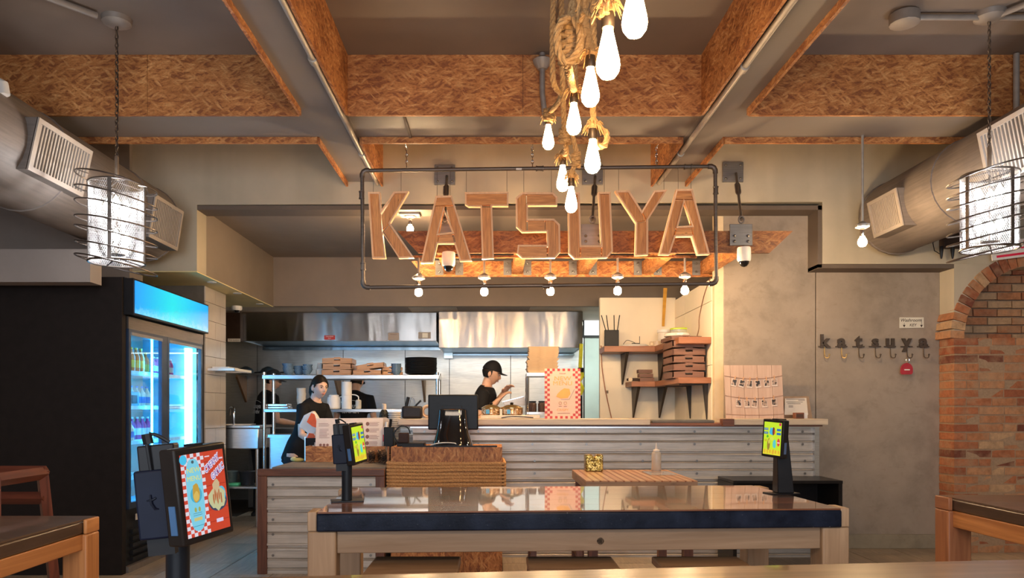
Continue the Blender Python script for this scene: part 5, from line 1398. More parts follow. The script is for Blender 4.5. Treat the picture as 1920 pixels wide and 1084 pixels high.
side_strip(kt2, F, kw_, kh_, -1); payment_box(kt2, at(637, 840, 3.05), 0.1, 1.0, -0.06)
BL, BR = at(1427, 855, 3.36), at(1466, 861, 3.26)
kt3, F, kw_, kh_ = kiosk('order kiosk with yellow screen at the right end of the middle table', BL, BR, at(1431, 785, 3.37), 0.112, 0.162, yellow_screen, (1.29, 3.345), TZ)
b = MB(); b.hexa([(1.262, 3.31, TZ + 0.005), (1.335, 3.31, TZ + 0.005), (1.335, 3.38, TZ + 0.005), (1.262, 3.38, TZ + 0.005)], [(1.262, 3.32, TZ + 0.335), (1.305, 3.32, TZ + 0.335), (1.305, 3.36, TZ + 0.335), (1.262, 3.36, TZ + 0.335)])
b.build('rear_housing', pm((0.012, 0.011, 0.012), 0.35), kt3, world=True, bevel=0.004)
side_strip(kt3, F, kw_, kh_, 1, (0.08, 0.12, 0.2))

# ================================================================ HOODS, KITCHEN LINE
HS = brushed((0.50, 0.47, 0.44))
HS2 = brushed((0.27, 0.245, 0.22))
def hood(x0, x1, yf, z0, z1, label, lip):
    t = thing('extraction_hood', label, 'hood', ((x0 + x1) / 2, yf + 0.4, z1))
    MB().box(x0, x1, yf, yf + 0.03, z0, z1).build('front_panel', HS if x0 < -1 else HS2, t, world=True, bevel=0.004)
    b = MB(); b.box(x0, x0 + 0.02, yf + 0.031, 10.60, z0, z1); b.box(x1 - 0.02, x1, yf + 0.031, 10.60, z0, z1); b.build('side_panel', STEELF, t, world=True)
    b = MB(); b.hexa([(x0 + 0.02, yf + 0.05, z0 + 0.02), (x1 - 0.02, yf + 0.05, z0 + 0.02), (x1 - 0.02, 10.59, z0 - 0.0), (x0 + 0.02, 10.59, z0 - 0.0)], [(x0 + 0.02, yf + 0.05, z0 + 0.03), (x1 - 0.02, yf + 0.05, z0 + 0.03), (x1 - 0.02, 10.59, z0 + 0.05), (x0 + 0.02, 10.59, z0 + 0.05)])
    b.build('filter_bank', steel((0.30, 0.42, 0.52), 0.3, 0.4, (9, 3, 3)), t, world=True)
    MB().box(x0, x1, 10.52, 10.60, z0 - lip, z0 - 0.01).build('rear_gutter', steel((0.35, 0.45, 0.52), 0.25, 0.3), t, world=True)
    return t
h1 = hood(-3.25, -0.735, 9.66, 2.165, 2.535, 'wide stainless extraction hood over the left kitchen line', 0.05)
h2 = hood(-0.70, 1.145, 9.56, 2.07, 2.535, 'stainless extraction hood over the right kitchen line', 0.03)
def lbl(t, x, y, d, w, h, c, name='label', txts=(), tc_=(0.9, 0.9, 0.9)):
    p = at(x, y, d); o = MB().box(p.x - w / 2, p.x + w / 2, d - 0.003, d, p.z - h / 2, p.z + h / 2).build(name, pm(c, 0.4, var=0.03), t, world=True)
    f2 = lambda u, v, q=0.0: V((p.x + u, d - 0.003 - q, p.z + v))
    for s_, v, sz in txts:
        mb = MB(); text(mb, f2, s_, 0, v, sz, 0.001); mb.build('lettering', pm(tc_, 0.5, var=0.0), o, world=True, smooth=False)
lbl(h1, 618, 633, 9.655, 0.14, 0.055, (0.55, 0.03, 0.02), 'red_label', (('CAUTION', 0.012, 0.022), ('HOT', -0.012, 0.018)))
lbl(h1, 738, 631, 9.655, 0.14, 0.095, (0.42, 0.34, 0.28), 'data_plate', (('EXHAUST', 0.025, 0.02),), (0.15, 0.1, 0.08))
lbl(h1, 796, 629, 9.655, 0.16, 0.085, (0.35, 0.3, 0.26), 'data_plate'); lbl(h1, 797, 629, 9.65, 0.07, 0.06, (0.8, 0.78, 0.7), 'white_label')
t = thing('control_cabinet', 'dark control cabinet with a white label left of the hoods', 'cabinet', at(438, 614, 9.6))
p = at(438, 614, 9.6); MB().cbox(p, 0.21, 0.12, 0.37).build('cabinet_body', pm((0.035, 0.02, 0.015), 0.5), t, world=True, bevel=0.004)
lbl(t, 439, 638, 9.535, 0.16, 0.04, (0.75, 0.72, 0.68), 'white_label', (('Fire system', 0.0, 0.03),), (0.05, 0.04, 0.04))
lamp = thing('hood_switch', 'small pale box under the right hood', 'electrical box', at(841, 664, 10.55)); MB().cbox(at(841, 664, 10.55), 0.13, 0.08, 0.13).build('housing', steel((0.6, 0.7, 0.72), 0.3, 0), lamp, world=True, bevel=0.005); MB().cbox(at(841, 656, 10.5), 0.12, 0.02, 0.02).build('lid', WHITE, lamp, world=True)
# cooking line under the hoods
t = thing('cooking_line', 'stainless cooking range along the back wall', 'range', (-1.2, 10.15, 0))
MB().box(-3.2, 1.2, 9.75, 10.58, 0, 1.0).build('range_body', STEELF, t, world=True); MB().box(-3.2, 1.2, 9.70, 10.58, 1.001, 1.03).build('range_top', STEELF, t, world=True)
for i in range(6): MB().box(-3.1 + i * 0.7, -2.5 + i * 0.7, 9.73, 9.749, 0.2, 0.9).build('door', STEELF, t, world=True)
# wall shelf with pans behind (left)
ws = thing('wall_shelf', 'steel wall shelf at the left of the kitchen back wall', 'shelf', at(700, 703, 10.3))
MB().box(-3.35, -0.75, 10.2, 10.6, 1.755, 1.775).build('shelf_board', STEELF, ws, world=True)
for x in (450, 630, 792):
    X = at(x, 0, 10.4).x; MB().hexa([(X, 10.22, 1.72), (X + 0.03, 10.22, 1.72), (X + 0.03, 10.6, 1.38), (X, 10.6, 1.38)], [(X, 10.22, 1.754), (X + 0.03, 10.22, 1.754), (X + 0.03, 10.6, 1.754), (X, 10.6, 1.754)]).build('bracket', pm((0.2, 0.12, 0.07), 0.5, 0.5), ws, world=True)
def pan(x, y, d, r, label, a=0.0):
    p = at(x, y, d); t = thing('pan', label, 'pan', (p.x, p.y, 1.776), a)
    MB().lathe([(r, 0.0), (r * 0.98, 0.02), (r * 0.7, 0.07), (r * 0.2, 0.10), (0.0005, 0.102)], (0, 0, 0), 20).build('pan_body', pm((0.12, 0.17, 0.22), 0.25, 0.8), t)
    MB().tube([(r * 0.9, 0, 0.015), (r * 1.9, 0, 0.02)], 0.01, 6).build('handle', BLACK, t)
pan(461, 695, 10.38, 0.125, 'upturned steel pan at the left of the wall shelf'); pan(503, 694, 10.4, 0.12, 'upturned blue-grey pan on the wall shelf above the left cook')
# metal wire shelf on the tiled wall
t = thing('wire_rack', 'white wire rack fixed on the tiled wall', 'rack', (-2.72, 7.75, 1.68))
b = MB(); b.box(-2.872, -2.60, 7.50, 7.51, 1.675, 1.70); b.box(-2.872, -2.60, 8.0, 8.01, 1.675, 1.70); b.box(-2.605, -2.595, 7.50, 8.01, 1.675, 1.70); b.build('rack_frame', WHITE, t, world=True)
for k in range(12): MB().box(-2.872, -2.61, 7.53 + k * 0.04, 7.536 + k * 0.04, 1.69, 1.696).build('rack_wire', CHROME, t, world=True)
MB().box(-2.86, -2.70, 7.6, 7.9, 1.697, 1.72).build('paper_liner', WHITE, t, world=True)
# sink bench
sk = thing('sink_bench', 'stainless sink bench at the left of the kitchen', 'sink', at(470, 800, 8.4))
b = MB(); b.box(-3.1, -2.54, 8.12, 8.6, 1.08, 1.11); b.build('bench_top', STEELF, sk, world=True, bevel=0.004)
MB().box(-3.08, -2.56, 8.14, 8.58, 0.85, 1.079).build('basin', STEELF, sk, world=True, bevel=0.01)
for x in (-3.06, -2.58): MB().tube([(x, 8.16, 0), (x, 8.16, 0.85)], 0.02, 8).build('leg', STEELF, sk, world=True)
MB().box(-3.06, -2.57, 8.14, 8.56, 0.42, 0.44).build('undershelf', STEELF, sk, world=True)
mb = MB(); mb.tube(resample([(-2.85, 8.2, 1.11), (-2.85, 8.2, 1.26), (-2.87, 8.25, 1.30), (-2.93, 8.32, 1.30), (-2.95, 8.36, 1.22)], 0.02), 0.012, 8); mb.build('tap', CHROME, sk, world=True)
o = tag(MB().cbox(at(437, 888, 8.3) , 0.16, 0.12, 0.03).build('green_cloth', pm((0.1, 0.6, 0.35), 0.8, bump=0.3), bevel=0.01), 'green cloth lying under the sink bench', 'cloth'); o.location.z = 0.44
o = tag(MB().cbox(at(449, 797, 8.3), 0.30, 0.22, 0.012).build('white_tray', WHITE, bevel=0.004), 'flat white tray on the sink bench', 'tray'); o.location.z = 1.111
for i, (x, c) in enumerate(((-2.95, (0.08, 0.12, 0.14)), (-2.75, (0.03, 0.03, 0.035)))):
    t = thing('plastic_tub', ['dark blue-grey tub under the sink bench', 'black tub under the sink bench, right one'][i], 'tub', (x, 8.35, 0.441)); MB().lathe([(0.07, 0), (0.09, 0.14), (0.095, 0.15), (0.085, 0.15), (0.065, 0.02), (0.0005, 0.015)], (0, 0, 0), 14).build('tub_body', pm(c, 0.4), t); MB().lathe([(0.0005, 0.16), (0.09, 0.155), (0.096, 0.15)], (0, 0, 0), 14).build('lid', pm(mul(c, 2.2), 0.4), t)

# ================================================================ SHELF UNIT
su = thing('shelf_unit', 'stainless over-shelf unit in the middle of the kitchen', 'shelf', (-1.5, 8.1, 0))
Z1 = at(0, 703, 8.0).z; Z2 = at(0, 767, 8.0).z
xl, xr = at(491, 0, 8.0).x, at(823, 0, 8.0).x
MB().box(xl, xr, 8.0, 8.38, Z1 - 0.045, Z1 + 0.0).build('shelf_board', STEELF, su, world=True, bevel=0.004)
MB().box(xl + 0.02, at(770, 0, 8.0).x, 8.0, 8.38, Z2 - 0.035, Z2).build('shelf_board', STEELF, su, world=True, bevel=0.004)
for x in (xl + 0.02, xr - 0.02):
    for y in (8.02, 8.36): MB().tube([(x, y, 0.0), (x, y, Z1 + 0.03)], 0.018, 10).build('post', CHROME, su, world=True)
MB().box(xl, xr, 8.05, 8.38, 0.98, 1.01).build('worktop', STEELF, su, world=True); MB().box(xl + 0.05, xr - 0.05, 8.1, 8.36, 0, 0.979).build('cabinet_body', STEELF, su, world=True)
def stack(n, r, h, x, y, z, c, name, label, cat, group, dz=None, wob=0.002, kind='bowl'):
    dz = dz or h * 0.35
    ordw = ['lowest', 'second', 'third', 'fourth', 'fifth', 'sixth', 'seventh', 'eighth', 'ninth', 'tenth', 'eleventh', 'twelfth', 'thirteenth']
    me_src = None
    for i in range(n):
        if me_src is None:
            if kind == 'plate':
                b = MB().lathe([(r * 0.6, 0), (r * 0.98, h * 0.7), (r, h), (r * 0.92, h), (r * 0.55, h * 0.3), (0.0005, h * 0.28)], (0, 0, 0), 24)
            else:
                b = MB().lathe([(r * 0.45, 0), (r * 0.8, h * 0.5), (r, h), (r * 0.94, h), (r * 0.7, h * 0.5), (r * 0.3, h * 0.12), (0.0005, h * 0.1)], (0, 0, 0), 20)
            o = b.build(name, c); me_src = o
        else:
            o = bpy.data.objects.new(name, me_src.data); COL.objects.link(o)
        o.location = (x + rnd.uniform(-wob, wob), y + rnd.uniform(-wob, wob), z + i * dz + (0 if i == 0 else 0.0))
        tag(o, (ordw[i] + ' ' if i < n - 1 else 'topmost ') + label, cat, group)
zt = Z1 + 0.001
BLUEB = pm((0.12, 0.20, 0.30), 0.15, var=0.3, scale=60, name='blue_glaze')
def X8(px, d=8.15): return at(px, 0, d).x
stack(13, 0.175, 0.03, X8(789), 8.19, zt, pm((0.012, 0.012, 0.013), 0.4, name='black_plastic_plate'), 'plate', 'black plate in the tall stack at the right end of the top shelf', 'plate', 'black plates on the kitchen shelf', 0.0135, kind='plate')
stack(5, 0.058, 0.055, X8(743), 8.15, zt, BLUEB, 'bowl', 'blue-grey bowl in the stack beside the wooden trays', 'bowl', 'bowls between trays and plates', 0.018)
stack(5, 0.055, 0.055, X8(576), 8.15, zt, BLUEB, 'bowl', 'dark blue bowl in the short stack left of the white tub', 'bowl', 'bowls left of the white tub', 0.016, 0.006)
stack(7, 0.06, 0.05, X8(541), 8.15, zt, BLUEB, 'bowl', 'blue bowl in the leaning stack at the left of the top shelf', 'bowl', 'leaning bowls on the top shelf', 0.013, 0.012)
stack(5, 0.062, 0.05, X8(557), 8.22, zt, BLUEB, 'bowl', 'blue bowl behind the leaning stack on the top shelf', 'bowl', 'rear bowls on the top shelf', 0.014, 0.006)
t = thing('white_tub', 'tapering white tub between the blue bowls and the wooden trays', 'tub', (X8(601), 8.15, zt)); MB().lathe([(0.05, 0), (0.052, 0.06), (0.045, 0.065), (0.032, 0.13), (0.028, 0.135)], (0, 0, 0), 16).build('tub_body', pm((0.62, 0.55, 0.48), 0.4), t); MB().lathe([(0.053, 0.058), (0.055, 0.064), (0.046, 0.07)], (0, 0, 0), 16).build('rim', WHITE, t)
TRW = wood((0.50, 0.28, 0.14), (0.34, 0.17, 0.08), 0.45, 1.0, name='tray_wood')
def tray(x, y, z, w, d, h, label, group, rz=0, tx=0.0, mat=None, hole=True, ty=0.0):
    mat = mat or TRW
    M = Matrix.Translation((x, y, z)) @ Matrix.Rotation(rz, 4, 'Z') @ Matrix.Rotation(ty, 4, 'Y') @ Matrix.Rotation(tx, 4, 'X')
    t = thing('serving_tray', label, 'tray', M=M, group=group)
    MB().box(-w / 2, w / 2, -d / 2, d / 2, 0, 0.008).build('tray_base', mat, t)
    for s in (-1, 1):
        MB().box(s * (w / 2) - (0.01 if s > 0 else 0), s * (w / 2) + (0.01 if s < 0 else 0), -d / 2, d / 2, 0.009, h * 0.8).build('side_wall', mat, t)
    g2 = lambda u, v, w_: V((u, w_, v))
    for s in (-1, 1):
        yy = s * d / 2
        mb = MB(); hw, hh = 0.035, 0.009; zc_ = h * 0.55
        for q in ([(-w / 2, 0.009), (-hw, 0.009), (-hw, h - 0.006), (-w / 2, h * 0.8)], [(hw, 0.009), (w / 2, 0.009), (w / 2, h * 0.8), (hw, h - 0.006)], [(-hw, 0.009), (hw, 0.009), (hw, zc_ - hh), (-hw, zc_ - hh)], [(-hw, zc_ + hh), (hw, zc_ + hh), (hw, h), (-hw, h)]):
            mb.prism(q, yy - (0.01 if s > 0 else 0), yy + (0.01 if s < 0 else 0), g2)
        stuff(mb.build('handle_wall', mat, t)) if False else mb.build('handle_wall', mat, t)
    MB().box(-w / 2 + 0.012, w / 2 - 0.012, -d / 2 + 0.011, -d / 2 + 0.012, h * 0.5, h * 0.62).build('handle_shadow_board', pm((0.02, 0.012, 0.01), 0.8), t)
    return t
for i in range(3): tray(X8(636), 8.17, zt + i * 0.062, 0.32, 0.30, 0.066, ['lowest', 'middle', 'topmost'][i] + ' wooden serving tray of the left pile on the kitchen shelf', 'left pile of serving trays', 0.03 * (i - 1))
tray(X8(692), 8.17, zt, 0.32, 0.30, 0.062, 'lowest wooden serving tray of the right pile', 'right pile of serving trays')
tray(X8(697), 8.17, zt + 0.068, 0.30, 0.28, 0.062, 'tilted wooden serving tray on the right pile', 'right pile of serving trays', 0.05, 0.0, ty=-0.13)
tray(X8(728), 8.24, zt, 0.26, 0.22, 0.05, 'shallow wooden tray poking out beside the right pile', 'right pile of serving trays', 0.3)
tray(X8(733), 8.22, zt + 0.052, 0.22, 0.2, 0.045, 'small wooden tray on the shallow one beside the right pile', 'right pile of serving trays', 0.2)
zm = Z2 + 0.001
t = thing('paper_roll', 'tall white paper towel roll on the middle shelf', 'paper roll', (X8(650, 8.1), 8.1, zm)); MB().lathe([(0.054, 0), (0.055, 0.003), (0.055, 0.145), (0.053, 0.147)], (0, 0, 0), 24).build('roll', WHITE, t)
MB().lathe([(0.055, 0.148), (0.055, 0.292), (0.02, 0.295), (0.02, 0.28)], (0, 0, 0), 24).build('roll', WHITE, t)
t = thing('white_jug', 'white lidded plastic jug left of the paper roll', 'jug', (X8(626, 8.15), 8.15, zm)); MB().lathe([(0.065, 0), (0.075, 0.01), (0.078, 0.08), (0.068, 0.13)], (0, 0, 0), 20).build('jug_body', WHITE, t); MB().lathe([(0.055, 0.131), (0.055, 0.15), (0.04, 0.155)], (0, 0, 0), 18).build('lid', WHITE, t)
mb = MB(); mb.tube(resample([(0.06, -0.02, 0.125), (0.11, -0.02, 0.135), (0.12, -0.02, 0.09), (0.08, -0.02, 0.07)], 0.01), 0.007, 6); mb.build('handle', WHITE, t)
t = thing('pump_bottle', 'clear pump bottle right of the paper roll', 'bottle', (X8(672, 8.1), 8.1, zm)); MB().lathe([(0.03, 0), (0.032, 0.01), (0.032, 0.09), (0.02, 0.10)], (0, 0, 0), 16).build('bottle_body', pm((0.5, 0.48, 0.42), 0.15, var=0.1), t)
mb = MB(); mb.tube(resample([(0, 0, 0.10), (0, 0, 0.13), (-0.03, 0, 0.15), (-0.08, 0, 0.155)], 0.01), 0.006, 6); mb.build('pump', WHITE, t)
t = thing('white_cup', 'squat white cup behind the woman on the middle shelf', 'cup', (X8(602, 8.1), 8.1, zm)); MB().lathe([(0.035, 0), (0.048, 0.06), (0.05, 0.065), (0.045, 0.065), (0.03, 0.01), (0.0005, 0.01)], (0, 0, 0), 18).build('cup_body', WHITE, t); MB().lathe([(0.0502, 0.03), (0.0505, 0.04)], (0, 0, 0), 18).build('band', pm((0.5, 0.45, 0.4), 0.5), t)
stack(9, 0.05, 0.09, X8(565, 8.15), 8.15, zm, pm((0.62, 0.58, 0.52), 0.45, name='paper_cup'), 'paper_cup', 'white paper cup in the tall stack at the left of the middle shelf', 'cup', 'stacked paper cups on the middle shelf', 0.017)
t = thing('metal_tray', 'shiny metal trays at the left end of the middle shelf', 'tray', (X8(524, 8.15), 8.15, zm)); MB().box(-0.12, 0.12, -0.09, 0.09, 0, 0.025).build('tray_base', CHROME, t, bevel=0.006); MB().box(-0.13, 0.11, -0.09, 0.09, 0.026, 0.055).build('tray_lid', CHROME, t, bevel=0.006)
# ================================================================ ITEMS ON THE ORDERING COUNTER
CT = 0.8335
bx = thing('menu_box', 'open particle board box holding the menu sheets on the ordering counter', 'box', (-1.25, 6.6, CT))
MB().box(-1.62, -1.30, 6.44, 6.458, CT, CT + 0.135).build('front_board', OSB, bx, world=True)
MB().box(-1.29, -0.93, 6.44, 6.458, CT, CT + 0.135).build('front_board', OSB, bx, world=True)
MB().box(-1.62, -1.602, 6.46, 6.70, CT, CT + 0.135).build('side_board', OSB, bx, world=True)
MB().hexa([(-0.93, 6.40, CT), (-0.912, 6.40, CT), (-0.852, 6.12, CT), (-0.87, 6.12, CT)], [(-0.93, 6.40, CT + 0.135), (-0.912, 6.40, CT + 0.135), (-0.852, 6.12, CT + 0.15), (-0.87, 6.12, CT + 0.15)]).build('side_board', OSB, bx, world=True)
def cone(x, y, r, label):
    t = thing('pine_cone', label, 'pine cone', (x, y, CT), group='pine cones on the ordering counter')
    MB().ball((0, 0, r), r * 0.6, r * 0.6, r * 0.95, 10, 8).build('core', pm((0.03, 0.018, 0.012), 0.8), t)
    mb = MB()
    for i in range(70):
        z = -0.9 + 1.8 * (i + 0.5) / 70; a = i * 2.39996; q = math.sqrt(1 - z * z)
        d = V((q * math.cos(a), q * math.sin(a), z * 0.9 + 0.15)).normalized(); p = V((q * math.cos(a) * r * 0.6, q * math.sin(a) * r * 0.6, r + z * r * 0.9))
        s = d.cross(V((0, 0, 1))).normalized() if abs(d.z) < .98 else V((1, 0, 0)); w = r * 0.2
        mb.add([p + s * w, p - s * w, p + d * r * 0.45 - s * w * 0.8, p + d * r * 0.5, p + d * r * 0.45 + s * w * 0.8], [(0, 1, 2, 3, 4)])
    stuff(mb.build('scales', pm((0.20, 0.11, 0.06), 0.7, var=0.4, scale=80), t))
cone(-1.03, 6.33, 0.048, 'dark pine cone nearest the kiosk on the ordering counter'); cone(-0.955, 6.36, 0.052, 'pine cone between the other two on the counter'); cone(-0.895, 6.20, 0.05, 'brown pine cone at the right, beside the slanted board')
PAPER = pm((0.72, 0.62, 0.58), 0.45, var=0.03, name='menu_paper')
INK = pm((0.22, 0.10, 0.09), 0.6, name='ink'); INKD = pm((0.05, 0.035, 0.03), 0.6, name='dark_ink')
def menu_sheet(t, F, w, h, mirror=False):
    MB().prism([(0, 0), (w, 0), (w, h), (0, h)], -0.004, 0, F).build('sheet', PAPER, t, world=True)
    mb = MB(); md = MB(); r_ = random.Random(3)
    def lines(u0, v0, n, L, st=0.011):
        for i in range(n): fquad(mb, F, u0, v0 - i * st, u0 + L * r_.uniform(0.7, 1.0), v0 - i * st + 0.003, 0.0004, 0.0004)
    lines(0.02, h - 0.05, 3, 0.11); lines(0.03, h - 0.10, 8, 0.09); lines(0.17, h - 0.05, 4, 0.10); lines(0.17, h - 0.12, 6, 0.10); lines(0.30, h - 0.05, 5, 0.09); lines(0.30, h - 0.13, 5, 0.09)
    for i in range(4):
        v = h - 0.055 - i * 0.058
        lines(w - 0.12, v + 0.015, 4, 0.09, 0.010)
        MB().prism([(w - 0.135 + 0.016 * math.cos(a), v + 0.004 + 0.018 * math.sin(a)) for a in [2 * PI * k / 12 for k in range(12)]], 0.0004, 0.001, F).build('dish_picture', INK, t, world=True)
    for u in (0.045, 0.075, 0.105):
        MB().prism([(u + 0.012 * math.cos(a), 0.035 + 0.012 * math.sin(a)) for a in [2 * PI * k / 12 for k in range(12)]], 0.0004, 0.001, F).build('icon', INK, t, world=True)
    stuff(mb.build('fine_print', INK, t, world=True))
t = thing('menu_sheet', 'large laminated menu sheet leaning in the particle board box', 'menu', at(650, 840, 6.56))
F = frame(at(591, 842, 6.54), (0.55, 0.03, 0.0), (0, 0.07, 0.30)); menu_sheet(t, F, 0.585, 0.275)
t = thing('menu_sheet', 'second menu sheet standing behind the large laminated one', 'menu', at(650, 840, 6.62))
F = frame(at(588, 842, 6.60), (0.60, 0.05, 0.0), (0, 0.07, 0.30)); MB().prism([(0, 0), (0.66, 0), (0.66, 0.27), (0.63, 0.285), (0.02, 0.27)], -0.004, 0, F).build('sheet', pm((0.42, 0.36, 0.33), 0.35), t, world=True)
# red and white box
t = thing('snack_box', 'tall red and white carton right of the menu sheets', 'box', (-0.93, 6.62, CT))
MB().box(-0.045, 0.045, -0.03, 0.04, 0, 0.30).build('carton', pm((0.72, 0.52, 0.42), 0.45), t)
MB().box(-0.0455, 0.0455, -0.0315, -0.0302, 0.17, 0.23).build('red_band', pm((0.55, 0.03, 0.04), 0.45), t)
MB().prism([(-0.03, 0.02), (0.0, 0.05), (0.03, 0.08), (0.035, 0.2), (0.0, 0.17), (-0.03, 0.12)], -0.034, -0.0318, lambda u, v, w: V((u, w, v))).build('dark_print', INKD, t)
# orange/white wrapped parcel at the left
t = thing('paper_parcel', 'crumpled orange and white printed paper bag at the left end of the counter', 'bag', (-1.66, 6.78, CT))
pts = [(0.0, 0.02), (-0.05, 0.16), (-0.02, 0.24), (-0.10, 0.30), (-0.05, 0.40), (0.03, 0.44), (0.06, 0.40), (0.12, 0.28), (0.05, 0.24), (0.10, 0.16), (0.12, 0.02)]
MB().prism(pts, -0.03, 0.03, lambda u, v, w: V((u, w * (1 + v), v))).build('bag_body', pm((0.70, 0.68, 0.66), 0.5, var=0.08, scale=9), t, bevel=0.008)
OR = pm((0.75, 0.10, 0.02), 0.45)
for q in ([(-0.02, 0.34), (0.02, 0.42), (0.05, 0.41), (0.07, 0.33), (0.12, 0.27), (0.03, 0.30)], [(-0.03, 0.17), (0.0, 0.24), (0.04, 0.235), (0.07, 0.19), (0.02, 0.15)]):
    MB().prism(q, -0.052, -0.046, lambda u, v, w: V((u, w * (1 + v * 0.3), v))).build('orange_print', OR, t)
t = thing('blue_edged_tablet', 'dark upright panel with a glowing blue left edge before the bag', 'tablet', (-1.61, 6.62, CT))
MB().box(-0.055, 0.05, -0.006, 0.006, 0.0, 0.20).build('panel', BLACK, t, bevel=0.002); MB().box(-0.062, -0.056, -0.008, 0.004, 0.0, 0.21).build('lit_edge', em((0.15, 0.5, 0.9), 0.5, 'blue_edge_light'), t); MB().box(-0.02, 0.03, -0.009, -0.0065, 0.12, 0.135).build('white_mark', WHITE, t)
t = thing('yellow_cloth', 'small yellow cloth on the left end of the counter', 'cloth', (-1.70, 6.50, CT)); MB().ball((0, 0, 0.014), 0.055, 0.05, 0.018, 12, 8).build('cloth', pm((0.6, 0.48, 0.15), 0.8, bump=0.5), t)
MB().ball((-0.04, 0.01, 0.02), 0.03, 0.02, 0.02, 10, 6).build('fold', pm((0.7, 0.6, 0.3), 0.8, bump=0.5), t)
# cup stacks and utensils behind plinth (on pass end, left)
PZ = 1.206
tpc = pm((0.62, 0.58, 0.54), 0.4, name='pale_tub_plastic')
for (x, y, n, lb, gp) in ((-0.895, 6.76, 12, 'pale plastic lid in the stack at the left end of the till plinth', 'stack of pale lids'), (-0.755, 6.34, 8, 'pale round tub in the stack between the carton and the knife block', 'stack of pale tubs')):
    z0 = CT if x < -0.84 else 0.99
    stack(n, 0.062, 0.03, x, y, z0 + 0.001 + (0.14 if x < -0.84 else 0), tpc, 'round_tub', lb, 'tub', gp, 0.019, kind='plate') if False else None
t = thing('lid_crate', 'pale crate under the stack of round lids', 'crate', (-0.90, 6.78, CT)); MB().box(-0.055, 0.055, -0.06, 0.06, 0, 0.16).build('crate_body', pm((0.03, 0.028, 0.03), 0.5), t, bevel=0.004); MB().box(-0.05, 0.05, -0.062, -0.061, 0.02, 0.06).build('side_slot', BLACK, t)
stack(14, 0.058, 0.028, -0.90, 6.78, CT + 0.162, tpc, 'round_lid', 'pale round lid in the tall stack left of the till', 'lid', 'stack of pale lids left of the till', 0.0185, kind='plate')
t = thing('glass_jar', 'dark patterned bottle with pale top left of the lid stack', 'bottle', (-0.995, 6.80, CT)); MB().lathe([(0.04, 0), (0.043, 0.05), (0.045, 0.30), (0.05, 0.36), (0.04, 0.42), (0.022, 0.45)], (0, 0, 0), 16).build('bottle_body', pm((0.03, 0.03, 0.025), 0.25, var=0.8, scale=60), t); MB().lathe([(0.02, 0.45), (0.022, 0.50), (0.015, 0.505)], (0, 0, 0), 12).build('cap', pm((0.5, 0.42, 0.36), 0.4), t)
t = thing('utensil_tub', 'black open tub with tongs and a red handle left of the till', 'tub', (-0.73, 6.60, PZ)); 
MB().box(-0.075, 0.105, -0.06, 0.06, 0, 0.11).build('tub_body', pm((0.02, 0.018, 0.022), 0.4), t, bevel=0.02)
MB().tube([(-0.06, 0.0, 0.02), (-0.02, -0.01, 0.19)], 0.014, 6).build('spatula', BLACK, t); mb = MB(); mb.tube(resample([(-0.02, 0, 0.08), (0.0, 0, 0.18), (0.03, 0, 0.16), (0.04, 0, 0.1)], 0.01), 0.006, 6); mb.build('tongs', pm((0.15, 0.15, 0.15), 0.3, 0.8), t)
MB().tube([(0.03, 0, 0.10), (0.09, 0, 0.16)], 0.008, 6).build('ladle', BLACK, t)
t = thing('tape_roll', 'pale tape roll standing behind the till monitor', 'tape', (-0.58, 6.62, PZ)); MB().tube([(0.0 + 0.05 * math.cos(a), 0, 0.062 + 0.05 * math.sin(a)) for a in [2 * PI * k / 24 for k in range(24)]], 0.011, 8, closed=True).build('roll', pm((0.6, 0.42, 0.3), 0.5), t); MB().tube([(0.04 * math.cos(a), 0, 0.062 + 0.04 * math.sin(a)) for a in [2 * PI * k / 24 for k in range(24)]], 0.008, 8, closed=True).build('core', pm((0.3, 0.2, 0.15), 0.6), t)
t = thing('knife_block', 'black holder with cables between tubs and plinth', 'holder', (-0.90, 6.52, CT+0.0)); MB().box(-0.05, 0.035, -0.05, 0.04, 0, 0.30).build('block', BLACK, t, bevel=0.006); MB().tube([(0, -0.02, 0.30), (0.01, -0.02, 0.37)], 0.012, 8).build('grip', BLACK, t)
MB().tube([(-0.03, -0.03, 0.30), (-0.028, -0.03, 0.345)], 0.012, 8).build('grip', WHITE, t)

# ================================================================ ON THE PASS
t = thing('cutting_board', 'pale board under the brass pots on the pass', 'board', (0.09, 6.68, PZ)); MB().box(-0.20, 0.32, -0.14, 0.16, 0, 0.03).build('board', pm((0.66, 0.56, 0.46), 0.4), t, bevel=0.004)
mb = MB(); mb.tube(resample([(-0.02, -0.147, 0.006), (0.06, -0.15, 0.018), (0.16, -0.15, 0.016), (0.26, -0.15, 0.008)], 0.01), 0.004, 6); mb.build('cable_on_edge', BLACK, t)
def jar_mat():
    m, nt, b = _new('printed_brass_jar'); tc = _n(nt, 'ShaderNodeTexCoord'); nz = _noise(nt, tc.outputs['Object'], 60, 3, 0.6)
    nt.links.new(_ramp(nt, nz, [(0.35, (0.12, 0.06, 0.03)), (0.5, (0.5, 0.28, 0.12)), (0.65, (0.75, 0.66, 0.55))]), b.inputs['Base Color']); b.inputs['Metallic'].default_value = 0.5; b.inputs['Roughness'].default_value = 0.25; return m
JM = jar_mat(); BR_ = pm((0.62, 0.42, 0.18), 0.22, 0.9, 0.2, name='brass_lid')
